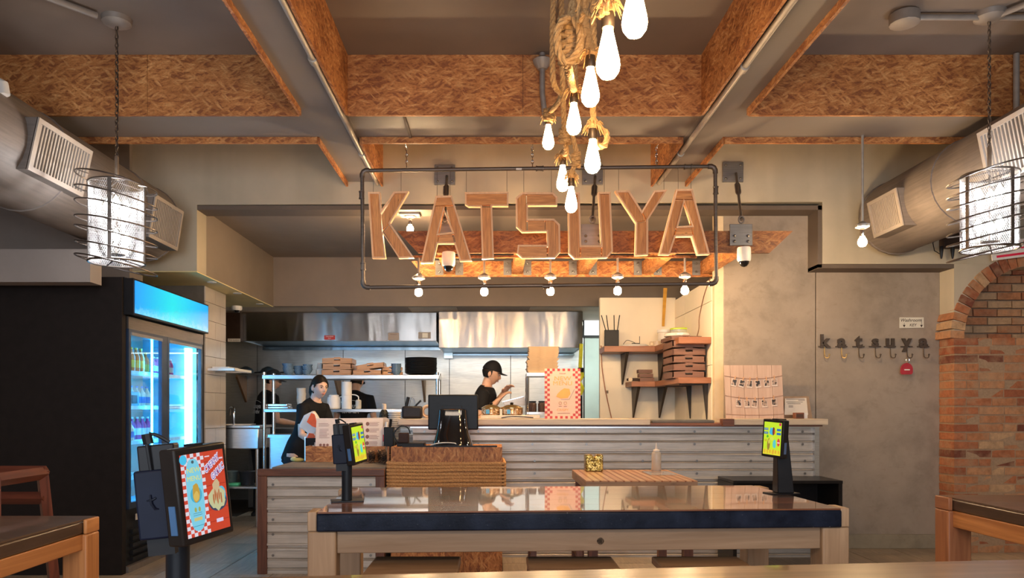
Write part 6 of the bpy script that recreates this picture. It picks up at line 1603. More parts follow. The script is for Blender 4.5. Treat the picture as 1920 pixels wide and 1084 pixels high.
for i, (x, r) in enumerate(((-0.02, 0.085), (0.165, 0.10))):
    t = thing('brass_pot', ['smaller brass pot with dark knob behind the till monitor', 'larger brass pot with dark knob on the pale board'][i], 'pot', (x, 6.68, PZ + 0.031))
    MB().lathe([(r * 0.9, 0), (r, 0.01), (r, 0.05), (r * 0.96, 0.058)], (0, 0, 0), 22).build('pot_body', JM, t)
    MB().lathe([(r * 1.03, 0.058), (r * 1.03, 0.064), (r * 0.6, 0.085), (r * 0.15, 0.095)], (0, 0, 0), 22).build('lid', BR_, t); MB().lathe([(0.012, 0.095), (0.018, 0.108), (0.0005, 0.114)], (0, 0, 0), 12).build('knob', BLACK, t)
    MB().box(-0.045, -0.015, -r - 0.002, -r + 0.01, 0.01, 0.048).build('blue_sticker', pm((0.05, 0.3, 0.6), 0.4), t)
t = thing('glass_cup', 'tiny clear glass between the two brass pots', 'glass', (0.068, 6.62, PZ + 0.031)); MB().lathe([(0.012, 0), (0.014, 0.05), (0.012, 0.05), (0.010, 0.006), (0.0005, 0.005)], (0, 0, 0), 12).build('glass_body', pm((0.7, 0.7, 0.62), 0.1), t); MB().lathe([(0.0145, 0.048), (0.0148, 0.051), (0.0125, 0.052)], (0, 0, 0), 12).build('rim', WHITE, t)
# rack with stacked paper boats
rk = thing('steel_rack', 'small steel rack carrying the stack of paper boats', 'rack', (0.43, 7.0, 0))
zR = at(0, 706, 7.2).z
for x in (0.33, 0.62):
    for y in (7.1, 7.45): MB().tube([(x, y, 0), (x, y, zR)], 0.011, 8).build('post', CHROME, rk, world=True)
MB().box(0.32, 0.63, 7.09, 7.46, zR, zR + 0.03).build('shelf_board', STEELF, rk, world=True); MB().box(0.32, 0.63, 7.09, 7.46, 1.24, 1.26).build('shelf_board', STEELF, rk, world=True); MB().box(0.32, 0.63, 7.09, 7.46, 0.6, 0.62).build('shelf_board', STEELF, rk, world=True)
BOAT = pm((0.50, 0.36, 0.23), 0.5, var=0.08, name='kraft_paper')
src = None
for i in range(17):
    z = zR + 0.031 + (i * 0.011 if i < 9 else 0.099 + (i - 9) * 0.0185)
    if src is None:
        b = MB(); q = [(-0.13, -0.10), (0.13, -0.10), (0.13, 0.10), (-0.13, 0.10)]
        b.add([(x, y, 0) for x, y in q] + [(x * 1.15, y * 1.15, 0.026) for x, y in q], [(0, 1, 2, 3), (0, 1, 5, 4), (1, 2, 6, 5), (2, 3, 7, 6), (3, 0, 4, 7)])
        o = b.build('paper_boat', BOAT); src = o
    else:
        o = bpy.data.objects.new('paper_boat', src.data); COL.objects.link(o)
    o.location = (0.47 + rnd.uniform(-0.006, 0.006) + (0.01 if i > 9 else 0), 7.27, z); o.rotation_euler[2] = rnd.uniform(-0.03, 0.03)
    tag(o, (['lowest', 'second', 'third', 'fourth', 'fifth', 'sixth', 'seventh', 'eighth', 'ninth', 'tenth', 'eleventh', 'twelfth', 'thirteenth', 'fourteenth', 'fifteenth', 'sixteenth', 'seventeenth'][i] if i < 16 else 'topmost') + ' kraft paper food boat of the tall stack on the steel rack', 'paper tray', 'paper boats on the rack')
for i in range(3):
    t = thing('dark_jar', ['left', 'middle', 'right'][i] + ' dark lidded jar inside the steel rack', 'jar', (0.38 + i * 0.09, 7.22, 1.261), group='jars in the rack'); MB().lathe([(0.035, 0), (0.038, 0.01), (0.038, 0.08), (0.03, 0.09)], (0, 0, 0), 14).build('jar_body', pm((0.05, 0.03, 0.025), 0.2), t); MB().lathe([(0.034, 0.091), (0.034, 0.105), (0.0005, 0.108)], (0, 0, 0), 14).build('lid', BLACK, t)
# poster on the pass
t = thing('poster_card', 'pink menu poster with red checkered border standing on the pass', 'poster', at(1055, 791, 6.50))
w, h = 0.312, 0.437; F = frame((at(1021.5, 0, 6.5).x, 6.50, PZ + 0.001), (1, 0, 0), (0, 0.05, 1))
PK = pm((0.78, 0.50, 0.40), 0.5, var=0.02, name='poster_paper'); RD = pm((0.50, 0.05, 0.05), 0.5, var=0.05, name='poster_red'); OG = pm((0.80, 0.40, 0.10), 0.5, var=0.05, name='poster_orange')
MB().prism([(0, 0), (w, 0), (w, h), (0, h)], -0.004, 0, F).build('card', PK, t, world=True)
rm_ = MB(); NX, NY = 14, 20; cw_, ch_ = w / NX, h / NY
for i in range(NX):
    for j in range(NY):
        u, v = (i + 0.5) * cw_, (j + 0.5) * ch_
        du = abs(u - w / 2) / (w * 0.385); dv = abs(v - h / 2) / (h * 0.475)
        if (i + j) % 2 == 0 and (du ** 3.2 + dv ** 3.2) > 1.0: fquad(rm_, F, i * cw_, j * ch_, (i + 1) * cw_, (j + 1) * ch_, 0.0004, 0.0004)
stuff(rm_.build('checker_border', RD, t, world=True))
def ptxt(s_, u, v, size, mat, asp=1.0, bold=0.0):
    mb = MB(); text(mb, F, s_, u, v, size, 0.0012, bold, 0, 0, asp); mb.build('lettering', mat, t, world=True, smooth=False)
ptxt('Katsuya', w / 2, h - 0.042, 0.018, INK); ptxt('NEW', w / 2, h - 0.088, 0.052, OG, 1.25); ptxt('MENU', w / 2, h - 0.130, 0.052, OG, 1.2); ptxt('CRISPY', w / 2, 0.075, 0.03, OG, 1.1)
for q in ([(0.10, 0.19), (0.14, 0.175), (0.20, 0.18), (0.225, 0.215), (0.215, 0.26), (0.17, 0.265), (0.14, 0.245), (0.11, 0.215)],):
    MB().prism(q, 0.0006, 0.001, F).build('dish_print', OG, t, world=True)
mb = MB(); mb.prism([(0.14, 0.165), (0.215, 0.165), (0.262, 0.255), (0.257, 0.257), (0.212, 0.170), (0.14, 0.169)], 0.0006, 0.001, F); mb.build('basket_line', pm((0.35, 0.3, 0.28), 0.5), t, world=True)
for u in (0.135, 0.18):
    MB().tube([F(u + 0.012 * math.cos(a), 0.135 + 0.014 * math.sin(a), 0.001) for a in [2 * PI * k / 16 for k in range(16)]], 0.0015, 4, closed=True).build('icon_ring', pm((0.4, 0.3, 0.12), 0.5), t, world=True)
    mb = MB(); fquad(mb, F, u - 0.014, 0.105, u + 0.014, 0.108, 0.0006); mb.build('fine_print', INK, t, world=True)
mb = MB(); fquad(mb, F, 0.11, 0.045, 0.22, 0.048, 0.0006); mb.build('fine_print', INK, t, world=True)
# photo board
t = thing('photo_board', 'whitewashed plank board with two strings of small photos on the pass', 'photo board', at(1415, 786, 6.75))
F = frame(at(1361, 788, 6.70) , (1.0, 0.0, 0.0), (-0.03, 0.12, 1)); F0 = F
W1 = 0.525; H1 = 0.50
PB = wood((0.62, 0.46, 0.38), (0.50, 0.34, 0.27), 0.6, 1.2, name='whitewashed_plank', contrast=0.6, knots=False)
F = lambda u, v, w=0.0: F0(u, v, w)
us = [0.0, 0.055, 0.175, 0.30, 0.43, 0.525]
for a, b_ in zip(us, us[1:]):
    MB().prism([(a + 0.0015, 0), (b_ - 0.0015, 0), (b_ - 0.0015, H1), (a + 0.0015, H1)], -0.008, 0, F).build('plank', PB, t, world=True)
STR_ = pm((0.30, 0.15, 0.08), 0.8); PH = pm((0.70, 0.60, 0.54), 0.4, var=0.03, name='photo_paper'); CL = pm((0.62, 0.36, 0.2), 0.6)
def photo_mat():
    m, nt, b = _new('photo_print'); tc = _n(nt, 'ShaderNodeTexCoord'); oi = _n(nt, 'ShaderNodeObjectInfo'); mp = _map(nt, tc.outputs['Object'], (1, 1, 1)); ad = _n(nt, 'ShaderNodeVectorMath', operation='ADD'); nt.links.new(mp, ad.inputs[0]); cc = _n(nt, 'ShaderNodeCombineXYZ'); ml = _n(nt, 'ShaderNodeMath', operation='MULTIPLY'); nt.links.new(oi.outputs['Random'], ml.inputs[0]); ml.inputs[1].default_value = 9; nt.links.new(ml.outputs[0], cc.inputs[0]); nt.links.new(cc.outputs[0], ad.inputs[1])
    nz = _noise(nt, ad.outputs[0], 45, 2, 0.5); nt.links.new(_ramp(nt, nz, [(0.46, (0.03, 0.025, 0.025)), (0.56, (0.45, 0.33, 0.27))]), b.inputs['Base Color']); b.inputs['Roughness'].default_value = 0.3; return m
PM_ = photo_mat()
for row, (vv, ups) in enumerate(((0.345, [(0.085, -0.25), (0.155, -0.3), (0.225, -0.1), (0.30, 0.15), (0.38, 0.08), (0.45, 0.02)]), (0.165, [(0.12, -0.08), (0.195, 0.02), (0.262, -0.15), (0.35, 0.12), (0.44, 0.08)]))):
    sag = lambda u: vv + 0.03 + 0.028 * ((u - 0.26) / 0.26) ** 2
    MB().tube([F(u * 0.0525, sag(u * 0.0525), 0.003) for u in range(11)], 0.0018, 5).build('string', STR_, t, world=True)
    for i, (u, a) in enumerate(ups):
        c, s = math.cos(a), math.sin(a); v0 = sag(u) - 0.048
        G = lambda p, q, w=0.0, u=u, v0=v0, c=c, s=s: F(u + p * c - q * s, v0 + p * s + q * c, 0.004 + w)
        ph = MB(); fquad(ph, G, -0.025, -0.034, 0.025, 0.034, 0, 0.001); P = ph.build('photo', PH, t, world=True)
        ph = MB(); fquad(ph, G, -0.020, -0.022, 0.020, 0.029, 0.0012, 0.0004); ph.build('photo_image', PM_, P, world=True)
        MB().prism([(-0.004, 0.024), (0.004, 0.024), (0.004, 0.062), (-0.004, 0.062)], 0.001, 0.008, G).build('peg', CL, t, world=True)
MB().tube([F(u * 0.0525, 0.045 + 0.01 * ((u - 5) / 5) ** 2, 0.003) for u in range(11)], 0.0015, 5).build('string', STR_, t, world=True)
# kraft panel, card and little block
t = thing('cork_board', 'brown kraft board leaning on the concrete wall at the end of the pass', 'board', at(1495, 788, 6.86))
F = frame(at(1450, 787, 6.84), (1, 0, 0), (-0.03, 0.06, 1)); MB().prism([(0, 0), (0.36, 0), (0.33, 0.215), (0, 0.215)], -0.005, 0, F).build('panel', pm((0.40, 0.26, 0.16), 0.7), t, world=True); MB().prism([(0, 0), (0.36, 0), (0.36, 0.012), (0, 0.012)], 0, 0.008, F).build('lower_edge', pm((0.3, 0.18, 0.1), 0.7), t, world=True)
t = thing('letter_card', 'white printed card propped at the end of the pass', 'card', at(1493, 780, 6.80))
F = frame(at(1471, 778, 6.79), (1, 0, 0), (-0.02, 0.1, 1)); MB().prism([(0, 0), (0.215, 0), (0.205, 0.155), (0.01, 0.15)], -0.002, 0, F).build('card', pm((0.70, 0.63, 0.55), 0.5, var=0.02), t, world=True)
mb = MB()
for v, a, b_ in ((0.142, 0.02, 0.19), (0.130, 0.13, 0.19), (0.115, 0.02, 0.17), (0.100, 0.03, 0.15), (0.08, 0.04, 0.08), (0.07, 0.04, 0.08)): fquad(mb, F, a, v, b_, v + 0.004, 0.0004)
stuff(mb.build('fine_print', INKD, t, world=True))
t = thing('wooden_block', 'small dark wooden block in front of the white card', 'block', at(1498, 785, 6.62)); p = at(1498, 779, 6.62); MB().box(p.x - 0.04, p.x + 0.04, 6.60, 6.66, PZ, PZ + 0.052).build('block', DW, t, world=True, bevel=0.004); MB().box(p.x - 0.03, p.x + 0.03, 6.598, 6.6, PZ + 0.01, PZ + 0.04).build('face', pm((0.06, 0.03, 0.02), 0.6), t, world=True)
o = tag(MB().box(p.x + 0.05, p.x + 0.085, 6.64, 6.66, PZ, PZ + 0.05).build('name_card', WHITE), 'tiny pale card right of the dark wooden block', 'card')

# ================================================================ CORNER SHELVES
SHW = wood((0.42, 0.18, 0.09), (0.27, 0.10, 0.045), 0.45, 0.9, name='shelf_wood')
def corner_shelf(label, zt_, th, xl_, xi, xr_, yf, yb, yfs, brackets):
    t = thing('corner_shelf', label, 'shelf', (xr_, yb, zt_))
    MB().box(xl_, xr_, yb, 8.395, zt_ - th, zt_).build('shelf_board', SHW, t, world=True, bevel=0.003)
    MB().box(xi, xr_, yfs, yb - 0.002, zt_ - th, zt_).build('shelf_board', SHW, t, world=True, bevel=0.003)
    for (x, y, side) in brackets:
        L = 0.34
        if side == 'b':      # fixed on back wall, blade facing the camera
            m = MB(); m.hexa([(x - 0.006, 8.36, zt_ - th - L), (x + 0.006, 8.36, zt_ - th - L), (x + 0.006, 8.395, zt_ - th - L), (x - 0.006, 8.395, zt_ - th - L)], [(x - 0.017, 8.05, zt_ - th - 0.001), (x + 0.017, 8.05, zt_ - th - 0.001), (x + 0.017, 8.395, zt_ - th - 0.001), (x - 0.017, 8.395, zt_ - th - 0.001)])
        else:
            m = MB(); m.hexa([(2.03, y - 0.006, zt_ - th - L), (2.04, y - 0.006, zt_ - th - L), (2.04, y + 0.006, zt_ - th - L), (2.03, y + 0.006, zt_ - th - L)], [(2.0, y - 0.03, zt_ - th - 0.001), (2.04, y - 0.03, zt_ - th - 0.001), (2.04, y + 0.03, zt_ - th - 0.001), (2.0, y + 0.03, zt_ - th - 0.001)])
            m.box(1.78, 2.04, y - 0.02, y + 0.02, zt_ - th - 0.012, zt_ - th - 0.001)
        m.build('bracket', pm((0.05, 0.038, 0.03), 0.5, 0.3), t, world=True)
    return t
zu = 1.965; th = 0.062
corner_shelf('upper L-shaped wooden corner shelf beside the pass', zu, th, at(1133, 0, 8.02).x, 1.735, 2.04, 8.02, 8.02, 6.99, [(at(1172, 0, 8.2).x, 0, 'b'), (at(1243, 0, 8.2).x, 0, 'b')])
zl = 1.585
corner_shelf('lower wooden corner shelf holding the brown boxes', zl, 0.055, at(1184, 0, 8.02).x, 1.735, 2.04, 8.02, 8.02, 6.99, [(at(1193, 0, 8.2).x, 0, 'b'), (at(1243, 0, 8.2).x, 0, 'b'), (0, 7.72, 's'), (0, 7.12, 's')])
# router
p = at(1148, 645, 8.15); t = thing('wifi_router', 'black router with four upright antennas on the upper corner shelf', 'router', (p.x, 8.2, zu))
MB().box(-0.078, 0.078, -0.02, 0.02, 0, 0.19).build('router_body', BLACK, t, bevel=0.005)
for x0, x1 in ((-0.065, -0.11), (-0.035, -0.055), (0.03, 0.028), (0.065, 0.09)): MB().tube([(x0, 0, 0.19), (x1, 0.01, 0.355)], 0.005, 6).build('antenna', BLACK, t)
t = thing('white_modem', 'flat white modem with black top stripe beside the router', 'modem', (at(1190, 0, 8.15).x, 8.15, zu)); MB().lathe([(0.12, 0), (0.135, 0.012), (0.11, 0.028), (0.0005, 0.036)], (0, 0, 0), 24, sx=1.15, sy=0.6).build('modem_body', WHITE, t); MB().box(-0.03, 0.05, -0.04, 0.02, 0.034, 0.04).build('black_stripe', BLACK, t)
mb = MB(); mb.tube(resample([(-0.12, 0.03, 0.03), (-0.08, 0.03, 0.075), (-0.02, 0.03, 0.06), (0.02, 0.03, 0.04)], 0.01), 0.003, 6); mb.tube([(0.06, 0.03, 0.03), (0.06, 0.03, 0.12)], 0.003, 6); mb.build('cable', BLACK, t)
t = thing('white_jug', 'white printed canister on the upper corner shelf', 'canister', (at(1252, 0, 8.1).x - 0.02, 8.15, zu)); MB().lathe([(0.075, 0), (0.078, 0.01), (0.074, 0.15), (0.078, 0.155)], (0, 0, 0), 22).build('canister_body', pm((0.72, 0.66, 0.58), 0.35, var=0.12, scale=25), t); MB().lathe([(0.082, 0.156), (0.082, 0.185), (0.0005, 0.19)], (0, 0, 0), 22).build('lid', WHITE, t)
LIME = pm((0.62, 0.85, 0.06), 0.4, var=0.05, name='lime_lid')
for i in range(2):
    t = thing('food_tub', ['lower clear tub with lime green lid beside the canister', 'upper clear tub with lime green lid beside the canister'][i], 'tub', (at(1271, 0, 8.0).x, 7.93, zu + i * 0.092)); MB().lathe([(0.075, 0), (0.088, 0.01), (0.095, 0.072)], (0, 0, 0), 22, sy=0.8).build('tub_body', pm((0.50, 0.52, 0.42), 0.2, var=0.1), t); MB().lathe([(0.10, 0.073), (0.10, 0.086), (0.09, 0.091), (0.0005, 0.091)], (0, 0, 0), 22, sy=0.8).build('lid', LIME, t)
t = thing('glass_mug', 'clear glass mug left of the canister on the upper shelf', 'mug', (at(1233, 0, 8.1).x, 8.12, zu)); MB().lathe([(0.04, 0), (0.045, 0.06), (0.042, 0.06), (0.036, 0.006), (0.0005, 0.006)], (0, 0, 0), 16).build('mug_body', pm((0.66, 0.52, 0.38), 0.15), t)
mb = MB(); mb.tube(resample([(-0.04, 0, 0.05), (-0.075, 0, 0.05), (-0.075, 0, 0.015), (-0.04, 0, 0.01)], 0.01), 0.006, 6); mb.build('handle', pm((0.66, 0.52, 0.38), 0.15), t)
BXM = wood((0.24, 0.12, 0.08), (0.16, 0.075, 0.05), 0.5, 1.0, name='brown_box_wood', knots=False)
for i in range(5): tray(1.86, 7.30, zl + 0.001 + i * 0.073, 0.31, 0.40, 0.07, ['lowest', 'second', 'middle', 'fourth', 'topmost'][i] + ' brown wooden tray of the pile on the lower corner shelf', 'pile of brown trays', 0.01 * (i % 2), mat=BXM)
tray(1.84, 7.33, zl + 0.001 + 5 * 0.073, 0.30, 0.36, 0.045, 'shallow brown tray on top of the pile under the white dish', 'pile of brown trays', 0.04, mat=BXM)
t = thing('white_dish', 'round white lid lying on top of the brown trays', 'lid', (1.80, 7.32, zl + 5 * 0.073 + 0.048)); MB().lathe([(0.12, 0), (0.125, 0.008), (0.12, 0.03), (0.08, 0.042), (0.0005, 0.044)], (0, 0, 0), 24).build('lid_body', pm((0.66, 0.6, 0.55), 0.4), t); MB().box(-0.03, 0.03, -0.122, -0.119, 0.01, 0.025).build('tab', WHITE, t)
for i in range(3): 
    t = thing('small_crate', ['lower', 'middle', 'upper'][i] + ' small brown slatted crate left of the tray pile', 'crate', (1.66 - i * 0.008, 8.12, zl + 0.001 + i * 0.045), group='small crates on the lower shelf')
    for s in (-1, 1): MB().box(-0.075, 0.075, s * 0.05 - 0.005, s * 0.05 + 0.005, 0, 0.038).build('slat', BXM, t); MB().box(s * 0.07 - 0.005, s * 0.07 + 0.005, -0.044, 0.044, 0, 0.038).build('slat', BXM, t)
    MB().box(-0.064, 0.064, -0.044, 0.044, 0.0, 0.008).build('crate_base', BXM, t)
t = thing('glove_pile', 'dark cable coil and pale roll at the left end of the lower corner shelf', 'cable', (1.53, 8.12, zl))
mb = MB(); mb.tube([(0.07 * math.cos(a) * (1 + 0.1 * math.sin(3 * a)), 0.05 * math.sin(a), 0.012 + 0.02 * (a / 25)) for a in [k * 0.35 for k in range(70)]], 0.007, 5); mb.build('coil', pm((0.06, 0.04, 0.03), 0.6), t); MB().tube([(-0.055, -0.09, 0.02), (-0.05, -0.05, 0.02)], 0.022, 12).build('roll', pm((0.7, 0.58, 0.4), 0.6), t)
# cables on the walls
t = thing('wall_cable', 'thin brown cable falling over the panelled side wall', 'cable', (2.03, 7.2, zu)); mb = MB(); mb.tube(resample([V((2.036, 7.0, 2.52)), V((2.036, 7.2, 2.40)), V((2.036, 7.38, 2.20)), V((2.036, 7.4, 2.08)), V((2.03, 7.5, zu + 0.005))], 0.03), 0.0045, 6); mb.build('cable', pm((0.25, 0.13, 0.07), 0.6), t, world=True)
t = thing('wall_cable', 'brown cable hanging down the pale wall left of the shelves', 'cable', (1.25, 8.39, 1.3)); mb = MB(); mb.tube(resample([at(1127, 648, 8.38), at(1129, 690, 8.38), at(1134, 725, 8.38), at(1139, 750, 8.38), at(1147, 786, 8.38)], 0.03), 0.005, 6); mb.build('cable', pm((0.35, 0.13, 0.06), 0.6), t, world=True)
MB().cbox(at(1138, 735, 8.385), 0.03, 0.012, 0.03).build('clip', pm((0.2, 0.15, 0.1), 0.6), t, world=True)
t = thing('level_strap', 'yellow wooden strip hanging from the soffit behind the bulbs', 'strip', at(1245, 530, 8.3)); MB().hexa([at(1241, 612, 8.36), at(1246, 612, 8.36), at(1246, 612, 8.38), at(1241, 612, 8.38)], [at(1244, 540, 8.2), at(1251, 540, 8.2), at(1251, 540, 8.22), at(1244, 540, 8.22)]).build('strip', pm((0.62, 0.32, 0.04), 0.5), t, world=True)
t = thing('yellow_hose', 'bright yellow coiled hose hanging in the passage', 'hose', at(1089, 650, 9.53)); mb = MB(); mb.tube(resample([at(1090, 645, 9.53), at(1089, 665, 9.53), at(1088, 690, 9.53), at(1092, 705, 9.53), at(1086, 715, 9.53), at(1092, 728, 9.53), at(1088, 740, 9.53)], 0.03), 0.024, 8); mb.build('hose', pm((0.75, 0.72, 0.03), 0.5), t, world=True); MB().tube([at(1089, 690, 9.50), at(1089, 698, 9.50)], 0.04, 10).build('clamp', BLACK, t, world=True); MB().tube([at(1090, 742, 9.53), at(1090, 790, 9.53)], 0.012, 8).build('rod', BLACK, t, world=True)

# ================================================================ CONCRETE WALL: HOOKS, SIGNS
HK = galv((0.11, 0.085, 0.07), 0.5, 'cast_iron_letter', 0.6)
for i, (ch, x, gr) in enumerate((('k', 1545, 1), ('a', 1577, 1), ('t', 1609, 1), ('s', 1640, 1), ('u', 1668, 0), ('y', 1699, 0), ('a', 1730, 0))):
    p = at(x, 641, 6.915); F = frame(p, (1, 0, 0), (0, 0, 1))
    t = thing('letter_hook', 'cast iron wall hook shaped like the letter ' + ch + (', leftmost of all hooks' if i == 0 else ', second hook from the left' if i == 1 else ', rightmost of all hooks' if i == 6 else ', between its neighbours' if i in (2, 3, 4) else ', holding the red key tag'), 'hook', p, group='letter hooks on the concrete wall')
    mb = MB(); text(mb, F, ch, 0.0, 0.0, 0.165 if ch != 's' else 0.15, 0.002, 0.006, 0, 0, 1.05, thick=0.016)
    if ch in 'kau': pass
    mb.build('letter', HK, t, world=True)
    mb = MB()
    if ch in 'kstauy':
        for (u, v) in ((-0.04, -0.05), (0.035, -0.05)): mb.box(p.x + u - 0.014, p.x + u + 0.018, 6.90, 6.914, p.z + v, p.z + v + 0.01)
    mb.build('serif', HK, t, world=True)
    mb = MB(); q = p + V((0, -0.012, -0.05))
    mb.tube(resample([q, q + V((0, -0.004, -0.06)), q + V((0, -0.02, -0.095)), q + V((0.018, -0.045, -0.10)), q + V((0.022, -0.05, -0.075))], 0.006), 0.005, 6); mb.ball(q + V((0.022, -0.05, -0.073)), 0.009, n=8, m=6)
    mb.build('hook', HK if i > 1 else pm((0.5, 0.36, 0.16), 0.4, 0.6), t, world=True)
t = thing('key_tag', 'red round key tag hanging from the y hook', 'key tag', at(1699, 690, 6.86)); p = at(1700, 693, 6.855)
MB().prism([(0.055 * math.cos(a) * (1 if math.sin(a) > -0.3 else 1.12), 0.06 * math.sin(a) if math.sin(a) > -0.6 else -0.045) for a in [2 * PI * k / 20 + 0.1 for k in range(20)]], -0.006, 0.006, lambda u, v, w: V((p.x + u, p.y + w, p.z + v))).build('tag', pm((0.42, 0.03, 0.05), 0.4), t, world=True)
MB().box(p.x - 0.025, p.x + 0.025, p.y - 0.008, p.y - 0.0065, p.z - 0.008, p.z + 0.003).build('white_print', WHITE, t, world=True)
MB().tube([(p.x + 0.014 * math.cos(a) + 0.01, p.y, p.z + 0.085 + 0.026 * math.sin(a)) for a in [2 * PI * k / 12 for k in range(12)]], 0.003, 5, closed=True).build('key_ring', CHROME, t, world=True)
t = thing('paper_sign', 'white handwritten note reading Washroom KEY with two arrows', 'sign', at(1709, 605, 6.915)); F = frame(at(1686, 615.5, 6.913), (1, 0, 0), (0.02, 0, 1)); MB().prism([(0, 0), (0.228, 0.004), (0.226, 0.10), (0.002, 0.10)], 0, 0.002, F).build('paper', pm((0.72, 0.68, 0.58), 0.5, var=0.02), t, world=True)
mb = MB(); text(mb, F, 'Washroom', 0.105, 0.073, 0.042, 0.0026, 0.0004, 0.2, 0, 1.0); text(mb, F, 'KEY', 0.125, 0.028, 0.036, 0.0026, 0.0004, 0.2, 0, 1.0)
for u, v in ((0.045, 0.048), (0.205, 0.085)):
    fquad(mb, F, u - 0.0015, 0.02, u + 0.0015, v, 0.0022); mb.prism([(u - 0.013, 0.030), (u + 0.013, 0.030), (u, 0.008)], 0.0022, 0.0028, F)
mb.build('handwriting', INKD, t, world=True, smooth=False)
# red and white sign top right over the arch
t = thing('lettered_sign', 'white sign with red lettering above the brick arch at the right edge', 'sign', at(1905, 480, 6.6)); F = frame(at(1861, 489, 6.62), (1, 0, 0.13), (0, 0, 1)); MB().prism([(0, 0), (0.75, 0), (0.75, 0.16), (0, 0.16)], -0.01, 0, F).build('panel', pm((0.8, 0.75, 0.72), 0.4, var=0.02), t, world=True)
mb = MB(); text(mb, F, 'OUR RA', 0.34, 0.105, 0.09, 0.001, 0.003); fquad(mb, F, 0.04, 0.02, 0.7, 0.04, 0.001); mb.build('lettering', pm((0.80, 0.02, 0.08), 0.4, var=0.02), t, world=True, smooth=False)

# ================================================================ PEOPLE
def baked(mb, name, mat, parent, voxel, smooth_it=1):
    me = bpy.data.meshes.new(name); me.from_pydata([tuple(p) for p in mb.v], [], mb.f)
    bm = bmesh.new(); bm.from_mesh(me); bmesh.ops.recalc_face_normals(bm, faces=bm.faces); bm.to_mesh(me); bm.free()
    o = bpy.data.objects.new(name, me); COL.objects.link(o)
    r = o.modifiers.new('r', 'REMESH'); r.mode = 'VOXEL'; r.voxel_size = voxel; r.use_smooth_shade = True
    s = o.modifiers.new('s', 'SMOOTH'); s.factor = 0.5; s.iterations = smooth_it
    dg = bpy.context.evaluated_depsgraph_get(); dg.update()
    m2 = bpy.data.meshes.new_from_object(o.evaluated_get(dg)); m2.name = name
    bpy.data.objects.remove(o); bpy.data.meshes.remove(me)
    m2.polygons.foreach_set('use_smooth', [True] * len(m2.polygons)); m2.materials.clear(); m2.materials.append(mat)
    o = bpy.data.objects.new(name, m2); COL.objects.link(o); o.parent = parent; WM[o.name] = WM[parent.name].copy()
    return o
def skin(c):
    m, nt, b = _new('skin'); tc = _n(nt, 'ShaderNodeTexCoord'); nz = _noise(nt, tc.outputs['Object'], 30, 3)
    nt.links.new(_ramp(nt, nz, [(0.3, mul(c, 0.92)), (0.7, mul(c, 1.06))]), b.inputs['Base Color']); b.inputs['Roughness'].default_value = 0.5
    b.inputs['Subsurface Weight'].default_value = 0.1; b.inputs['Subsurface Scale'].default_value = 0.02; return m
def loft(mb, rings, n=20):
    """rings: (centre, rx, ry, x axis, y axis)"""
    vs = []
    for c, rx, ry, ax, ay in rings:
        for k in range(n):
            a = 2 * PI * k / n; vs.append(V(c) + ax * math.cos(a) * rx + ay * math.sin(a) * ry)
    fs = []
    for i in range(len(rings) - 1):
        for k in range(n): fs.append((i * n + k, i * n + (k + 1) % n, (i + 1) * n + (k + 1) % n, (i + 1) * n + k))
    fs.append(list(range(n))[::-1]); fs.append([(len(rings) - 1) * n + k for k in range(n)])
    return mb.add(vs, fs)
def head_pt(d):
    """unit direction -> head surface point (face toward -Y), metres, centre of skull at 0"""
    x, y, z = d
    p = V((x * 0.073, y * 0.092, z * 0.112))
    if z < 0.1:
        t = min(1, (0.1 - z) / 1.1); p.x *= 1 - 0.42 * t ** 1.4
        if y > 0: p.y *= 1 - 0.55 * t
        else: p.y *= 1 - 0.04 * t
    if y < 0:
        def g(cx, cz, s): return math.exp(-(((x - cx) ** 2 + (z - cz) ** 2) / s ** 2))
        f = min(1, -y * 1.6)
        p.y *= 0.97
        p.y -= 0.020 * f * math.exp(-(x / 0.13) ** 2) * math.exp(-((z + 0.22) / 0.14) ** 2)      # nose tip
        p.y -= 0.010 * f * math.exp(-(x / 0.12) ** 2) * math.exp(-((z + 0.05) / 0.18) ** 2)      # bridge
        p.y += 0.010 * f * (g(0.36, 0.02, 0.17) + g(-0.36, 0.02, 0.17))                         # sockets
        p.y -= 0.004 * f * math.exp(-((z - 0.17) / 0.08) ** 2) * math.exp(-(x / 0.5) ** 2)        # brow
        p.y -= 0.007 * f * math.exp(-(x / 0.22) ** 2) * math.exp(-((z + 0.50) / 0.08) ** 2)      # lips
        p.y -= 0.008 * f * math.exp(-(x / 0.26) ** 2) * math.exp(-((z + 0.82) / 0.13) ** 2)      # chin
        p.y -= 0.004 * f * (g(0.45, -0.3, 0.25) + g(-0.45, -0.3, 0.25))
    return p
def sphere_dirs(n, m):
    vs = []; fs = []
    for i in range(m + 1):
        th_ = PI * i / m
        for k in range(n):
            a = 2 * PI * k / n; r = max(math.sin(th_), 1e-4); vs.append(V((r * math.cos(a), r * math.sin(a), -math.cos(th_))))
    for i in range(m):
        for k in range(n): fs.append((i * n + k, i * n + (k + 1) % n, (i + 1) * n + (k + 1) % n, (i + 1) * n + k))
    return vs, fs
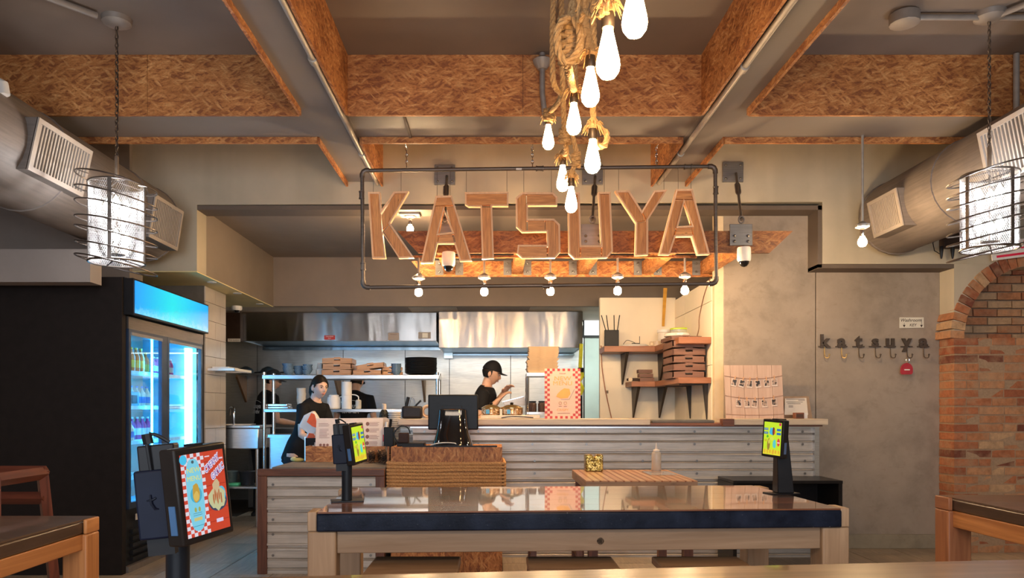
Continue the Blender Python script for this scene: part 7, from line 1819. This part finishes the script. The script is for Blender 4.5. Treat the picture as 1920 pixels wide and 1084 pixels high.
def person(label, loc, rz, H=1.70, sex='m', skin_c=(0.62, 0.38, 0.27), shirt=(0.012, 0.012, 0.014), pants=(0.02, 0.02, 0.025), hair_c=(0.012, 0.009, 0.008), lean=0.12, head_yaw=0.0, head_pitch=0.0,
           wrists=((-0.2, -0.35, 1.05), (0.2, -0.35, 1.05)), cap=None, hair='short', elbows=None, glasses=False, back_text=None, clothes='t-shirt'):
    k = H / 1.70
    t = thing('person', label, 'person', loc, rz)
    X = V((1, 0, 0)); 
    hip = V((0, 0.0, 0.93)) * k
    def sp(h): # point on the spine, h metres above the hip, leaning toward -Y progressively
        a = lean * min(1.0, h / 0.25); return hip + V((0, -math.sin(lean) * h - 0.0, math.cos(lean) * h)) * k
    up_ = V((0, -math.sin(lean), math.cos(lean))); fw = V((0, math.cos(lean), math.sin(lean)))
    sw = (0.185 if sex == 'm' else 0.160) * k
    ww = (0.145 if sex == 'm' else 0.118) * k; hw = 0.158 * k
    ring = [(-0.08, hw * 0.80, 0.09), (0.0, hw, 0.105), (0.08, hw * 0.97, 0.10), (0.20, ww, 0.088), (0.32, ww * 1.12, 0.10), (0.42, sw * 0.88, 0.108), (0.49, sw * 0.90, 0.095), (0.535, sw * 0.66, 0.075), (0.565, sw * 0.34, 0.058)]
    body = MB(); loft(body, [(sp(h), rx, ry * k, X, fw) for h, rx, ry in ring])
    nb = sp(0.53); hc = sp(0.56) + V((0, -0.045 - 0.02 * math.sin(head_pitch), 0.128)) * k
    body.tube([nb, nb.lerp(hc, 0.45) + V((0, 0.012, 0)), hc + V((0, 0.02, -0.03))], [0.060 * k, 0.050 * k, 0.052 * k], 16)
    HM = Matrix.Translation(hc) @ Matrix.Rotation(head_yaw, 4, 'Z') @ Matrix.Rotation(head_pitch, 4, 'X') @ Matrix.Scale(k, 4)
    dirs, hf = sphere_dirs(56, 44)
    body.add([HM @ head_pt(d) for d in dirs], hf)
    for s in (-1, 1):
        body.add([HM @ (V((s * 0.074, 0.012, -0.006)) + V((p.x * 0.010, p.y * 0.018, p.z * 0.031))) for p in dirs[::1]], hf)
    sh = []
    for i, s in enumerate((-1, 1)):
        S = sp(0.475) + X * s * (sw - 0.005)
        W = V(wrists[i]) * k
        if elbows and elbows[i]: E = V(elbows[i]) * k
        else:
            mid = S.lerp(W, 0.5); L = (W - S).length; tot = 0.54 * k
            off = math.sqrt(max(0.0, (tot / 2) ** 2 - (L / 2) ** 2)) if L < tot else 0
            dn = V((s * 0.35, 0.25, -1)); dr = (W - S).normalized(); dn = (dn - dr * dn.dot(dr)).normalized(); E = mid + dn * off
        sh.append((S, E, W))
        body.tube([S - X * s * 0.03, S, S.lerp(E, 0.35), S.lerp(E, 0.8), E, E.lerp(W, 0.3), E.lerp(W, 0.75), W], [0.045 * k, 0.050 * k, 0.044 * k, 0.037 * k, 0.036 * k, 0.038 * k, 0.029 * k, 0.024 * k], 14)
        # hand: palm, four curled fingers, thumb
        d = (W - E).normalized(); side = d.cross(V((0, 0, 1))).normalized() * (1 if s > 0 else -1); nrm = side.cross(d).normalized()
        if nrm.z > 0: nrm = -nrm
        pc = W + d * 0.045 * k
        loft(body, [(W + d * q * k, a_ * k, b_ * k, side, nrm) for q, a_, b_ in ((-0.012, 0.024, 0.02), (0.02, 0.034, 0.016), (0.06, 0.042, 0.0145), (0.085, 0.040, 0.013), (0.092, 0.03, 0.009))], 14)
        for j, (off_, L_) in enumerate(((-0.033, 0.055), (-0.011, 0.072), (0.011, 0.078), (0.033, 0.068))):
            p0 = W + (d * 0.082 + side * off_) * k
            body.tube([p0 - d * 0.02 * k, p0, p0 + (d * 0.5 * L_ + side * off_ * 0.12 + nrm * 0.008) * k, p0 + (d * 0.82 * L_ + side * off_ * 0.15 + nrm * 0.024) * k, p0 + (d * 0.95 * L_ + side * off_ * 0.15 + nrm * 0.040) * k], [0.0085 * k, 0.0088 * k, 0.0082 * k, 0.0076 * k, 0.0068 * k], 8)
        th0 = W + (d * 0.03 + side * (0.032)) * k
        body.tube([th0 - side * 0.012, th0, th0 + (side * 0.022 + d * 0.028 + nrm * 0.006) * k, th0 + (side * 0.028 + d * 0.052 + nrm * 0.016) * k], [0.012 * k, 0.012 * k, 0.0105 * k, 0.009 * k], 8)
    for s in (-1, 1):
        a = hip + V((s * 0.085 * k, 0, -0.02)); kn = V((s * 0.09, -0.01, 0.49)) * k; an_ = V((s * 0.095, 0.01, 0.08)) * k
        body.tube([a, a.lerp(kn, 0.3), kn, kn.lerp(an_, 0.3), an_], [0.085 * k, 0.078 * k, 0.052 * k, 0.054 * k, 0.036 * k], 14)
    sk_ = skin(skin_c)
    bo = baked(body, 'body', sk_, t, 0.0048 if True else 0.006, 1)
    # clothes
    SM = pm(shirt, 0.8, var=0.15, bump=0.15, scale=14, name='black_cotton')
    cl = MB()
    loft(cl, [(sp(h), rx + 0.012, (ry * k) + 0.014, X, fw) for h, rx, ry in [(-0.12, hw * 0.98, 0.115)] + ring[1:-1] + [(0.555, sw * 0.40, 0.062)]])
    slv = 0.62
    for i, s in enumerate((-1, 1)):
        S, E, W = sh[i]; e = S.lerp(E, slv)
        cl.tube([S - X * s * 0.05 + V((0, 0, 0.01)), S + V((0, 0, 0.004)), S.lerp(E, 0.3), e], [0.050 * k, 0.064 * k, 0.060 * k, 0.056 * k], 16)
    cl.tube([sp(0.53), sp(0.562) + V((0, -0.006, 0))], [0.085 * k, 0.068 * k], 18)
    baked(cl, 'shirt', SM, t, 0.009, 2)
    PMt = pm(pants, 0.8, var=0.15, name='trouser_cloth'); pn = MB()
    loft(pn, [(sp(h), rx, ry, X, V((0, 1, 0))) for h, rx, ry in ((-0.13, hw * 1.02, 0.118 * k), (-0.02, hw * 1.04, 0.118 * k), (0.06, hw * 0.99, 0.11 * k))])
    for s in (-1, 1):
        a = hip + V((s * 0.085 * k, 0, -0.06)); kn = V((s * 0.09, -0.01, 0.49)) * k; an_ = V((s * 0.095, 0.01, 0.07)) * k
        pn.tube([a, a.lerp(kn, 0.4), kn, an_], [0.097 * k, 0.088 * k, 0.066 * k, 0.058 * k], 14)
    baked(pn, 'trousers', PMt, t, 0.012, 2)
    for s in (-1, 1):
        b = MB(); loft(b, [(V((s * 0.095, -0.04, z)) * k, rx * k, ry * k, X, V((0, 1, 0))) for z, rx, ry in ((0.0, 0.045, 0.13), (0.03, 0.047, 0.132), (0.06, 0.042, 0.10), (0.085, 0.038, 0.06), (0.1, 0.036, 0.05))], 18)
        b.build('shoe', pm((0.02, 0.02, 0.02), 0.5), t)
    # eyes, brows, lips
    EW = pm((0.62, 0.58, 0.55), 0.25, var=0.02); IR = pm((0.02, 0.012, 0.01), 0.2, var=0.02); HR = pm(hair_c, 0.45, var=0.3, scale=80, name='hair'); LP = pm((0.50, 0.17, 0.14) if sex == 'f' else (0.46, 0.22, 0.17), 0.4, var=0.05, name='lip')
    for s in (-1, 1):
        b = MB(); dirs2, hf2 = sphere_dirs(14, 10); b.add([HM @ (V((s * 0.030, -0.0765, 0.004)) + V((p.x * 0.0135, p.y * 0.008, p.z * 0.0055))) for p in dirs2], hf2); e_ = b.build('eye', EW, t)
        b = MB(); b.add([HM @ (V((s * 0.030 , -0.0825, 0.004)) + V((p.x * 0.006, p.y * 0.003, p.z * 0.0055))) for p in dirs2], hf2); b.build('iris', IR, e_)
        b = MB(); b.tube([HM @ V((s * x_, y_, z_)) for x_, y_, z_ in ((0.013, -0.0885, 0.020), (0.03, -0.0855, 0.0255), (0.047, -0.073, 0.021))], [0.0022, 0.0028, 0.0012], 6); b.build('eyebrow', HR, t)
        b = MB(); b.tube([HM @ V((s * x_, y_, z_)) for x_, y_, z_ in ((0.016, -0.0825, 0.006), (0.03, -0.084, 0.0105), (0.045, -0.076, 0.006))], [0.001, 0.0016, 0.0012], 6); b.build('eyelid', HR, t)
    lz = -0.055
    b = MB(); b.tube([HM @ V((x_, y_, z_)) for x_, y_, z_ in ((-0.022, -0.078, lz), (-0.010, -0.0855, lz + 0.003), (0, -0.0865, lz + 0.001), (0.010, -0.0855, lz + 0.003), (0.022, -0.078, lz))], [0.001, 0.0036, 0.0036, 0.0036, 0.001], 8)
    b.tube([HM @ V((x_, y_, z_)) for x_, y_, z_ in ((-0.018, -0.078, lz - 0.004), (0, -0.0855, lz - 0.007), (0.018, -0.078, lz - 0.004))], [0.001, 0.0045, 0.001], 8); b.build('lips', LP, t)
    # hair
    def shell(keep, gx, name, mat, extra=None):
        ds, fs_ = sphere_dirs(96, 72); vs = []
        for d in ds:
            p = head_pt(d); q = V((p.x * gx, p.y * gx + 0.002, p.z * gx))
            if extra: q = extra(d, q)
            vs.append(q)
        fk = [f_ for f_ in fs_ if keep(sum((ds[i] for i in f_), V((0, 0, 0))) / 4)]
        b = MB(); b.add([HM @ q for q in vs], fk); o = b.build(name, mat, t)
        so = o.modifiers.new('thick', 'SOLIDIFY'); so.thickness = 0.008; so.offset = -0.3; return o
    if hair == 'tied':
        def kp(d): return (d.z > 0.56 - 0.30 * abs(d.x)) or (d.y > -0.42 + 0.9 * max(0, 0.15 - d.z) and d.z > -0.5 and not (abs(d.x) > 0.75 and -0.35 < d.z < 0.2 and -0.25 < d.y < 0.35))
        shell(kp, 1.13, 'hair', HR)
        b = MB(); b.tube([HM @ V(q) for q in ((0, 0.085, 0.005), (0, 0.125, -0.01), (0.0, 0.135, -0.06), (0, 0.11, -0.12), (0, 0.09, -0.15))], [0.03, 0.038, 0.036, 0.026, 0.012], 12); b.build('hair_tail', HR, t)
    else:
        def kp(d): return (d.z > 0.55) or (d.y > -0.12 and d.z > -0.40 + (0.3 if d.y < 0.2 else 0))
        shell(kp, 1.07, 'hair', HR)
    if cap:
        CM = pm(cap, 0.7, var=0.12, bump=0.1, name='cap_cloth')
        def kc(d): return d.z > 0.26
        def ex(d, q): return V((q.x, q.y, q.z + 0.010 * max(0, d.z)))
        shell(kc, 1.14, 'cap_crown', CM, ex)
        b = MB(); rows = []
        for j in range(5):
            f_ = j / 4; rr = 0.088 + 0.070 * f_
            rows.append([V((0.078 * (1 - 0.12 * f_) * math.sin(a), -0.045 - rr * 0.5 * 1.1 * math.cos(a) - 0.028 * f_, 0.036 - 0.006 * f_ - 0.012 * (math.sin(a) ** 2))) for a in [(-1.25 + 2.5 * q / 12) for q in range(13)]])
        vs = [HM @ p for r_ in rows for p in r_]; fs_ = [(i * 13 + j, i * 13 + j + 1, (i + 1) * 13 + j + 1, (i + 1) * 13 + j) for i in range(4) for j in range(12)]
        b.add(vs, fs_); o = b.build('cap_peak', CM, t); so = o.modifiers.new('thick', 'SOLIDIFY'); so.thickness = 0.004
    if glasses:
        b = MB()
        for s in (-1, 1):
            b.tube([HM @ V((s * 0.032 + 0.019 * math.cos(a), -0.094, 0.002 + 0.014 * math.sin(a))) for a in [2 * PI * q / 16 for q in range(16)]], 0.0018, 5, closed=True)
            b.tube([HM @ V((s * 0.051, -0.093, 0.006)), HM @ V((s * 0.075, -0.03, 0.008)), HM @ V((s * 0.08, 0.02, 0.004))], 0.0018, 5)
        b.tube([HM @ V((-0.013, -0.095, 0.004)), HM @ V((0.013, -0.095, 0.004))], 0.0018, 5); b.build('glasses', BLACK, t)
    if back_text:
        # lettering on the shirt's back, facing +Y in the local frame
        Fb = lambda u, v, w_=0.0: WM[t.name] @ (sp(0.36 + v) + X * (-u) + fw * (0.122 * k + 0.004 - 1.2 * u * u + w_))
        WT_ = pm((0.5, 0.5, 0.5), 0.7, var=0.02)
        mb = MB(); text(mb, Fb, back_text[0], 0, 0.0, 0.075, 0.002, 0.002); text(mb, Fb, back_text[1], 0, -0.07, 0.05, 0.002, 0.002); mb.build('shirt_lettering', WT_, t, world=True, smooth=False)
        mb = MB(); mb.tube([Fb(-0.11 + 0.22 * q / 10, 0.045 + 0.022 * math.sin(PI * q / 10), 0.003) for q in range(11)], 0.003, 5); mb.build('shirt_emblem', WT_, t, world=True)
    return t
# woman behind the ordering counter, head turned toward the right
p = at(600, 0, 7.18)
person('person with dark hair tied back, in a black shirt, leaning behind the ordering counter', (p.x - 0.23, 7.28, 0), math.radians(62), H=1.62, sex='f', skin_c=(0.66, 0.43, 0.33), lean=0.42, head_yaw=math.radians(-18), head_pitch=0.10,
       wrists=((-0.15, -0.46, 0.98), (0.13, -0.52, 1.16)), hair='tied')
p = at(912, 0, 7.75)
mn = person('person in a black cap and black t-shirt working behind the pass, seen in profile', (p.x - 0.055, 7.75, 0), math.radians(84), H=1.74, skin_c=(0.58, 0.35, 0.25), lean=0.10, head_yaw=math.radians(2), head_pitch=0.28,
       wrists=((-0.13, -0.19, 1.35), (0.05, -0.22, 1.42)), elbows=((-0.23, 0.0, 1.15), (0.22, -0.02, 1.18)), cap=(0.010, 0.010, 0.012))
p = at(488, 0, 8.9)
person('person in a black shirt with glasses at the far left of the kitchen, back turned', (p.x, 8.95, 0), math.radians(128), H=1.72, lean=0.16, head_yaw=math.radians(-32), head_pitch=0.25, wrists=((-0.14, -0.35, 1.1), (0.16, -0.35, 1.12)), cap=(0.02, 0.028, 0.04), glasses=True, back_text=('Katsuya', 'KITCHEN'))
p = at(660, 0, 9.0)
person('person in a black shirt and dark cap bending over the range behind the paper roll', (p.x, 9.0, 0), math.radians(170), H=1.72, lean=0.22, head_pitch=0.35, wrists=((-0.17, -0.35, 1.06), (0.17, -0.35, 1.06)), cap=(0.02, 0.026, 0.04), back_text=('Katsuya', 'KITCHEN'))
# metal pan the man holds
t = thing('steel_pan', 'rectangular steel pan tilted in the hands of the person in the cap', 'pan', at(962, 752, 7.72))
M = Matrix.Translation(at(965, 756, 7.70)) @ Matrix.Rotation(math.radians(-14), 4, 'Y')
b = MB(M); b.box(-0.11, 0.11, -0.06, -0.055, -0.045, 0.045); b.box(-0.11, 0.11, 0.055, 0.06, -0.045, 0.045); b.box(-0.11, -0.105, -0.055, 0.055, -0.045, 0.045); b.box(0.105, 0.11, -0.055, 0.055, -0.045, 0.045); b.box(-0.105, 0.105, -0.055, 0.055, -0.045, -0.04); b.build('pan_body', steel((0.38, 0.33, 0.29), 0.4, 0.1), t, world=True)
b = MB(M); b.box(-0.12, 0.12, -0.07, -0.06, 0.04, 0.047); b.build('rim', CHROME, t, world=True)
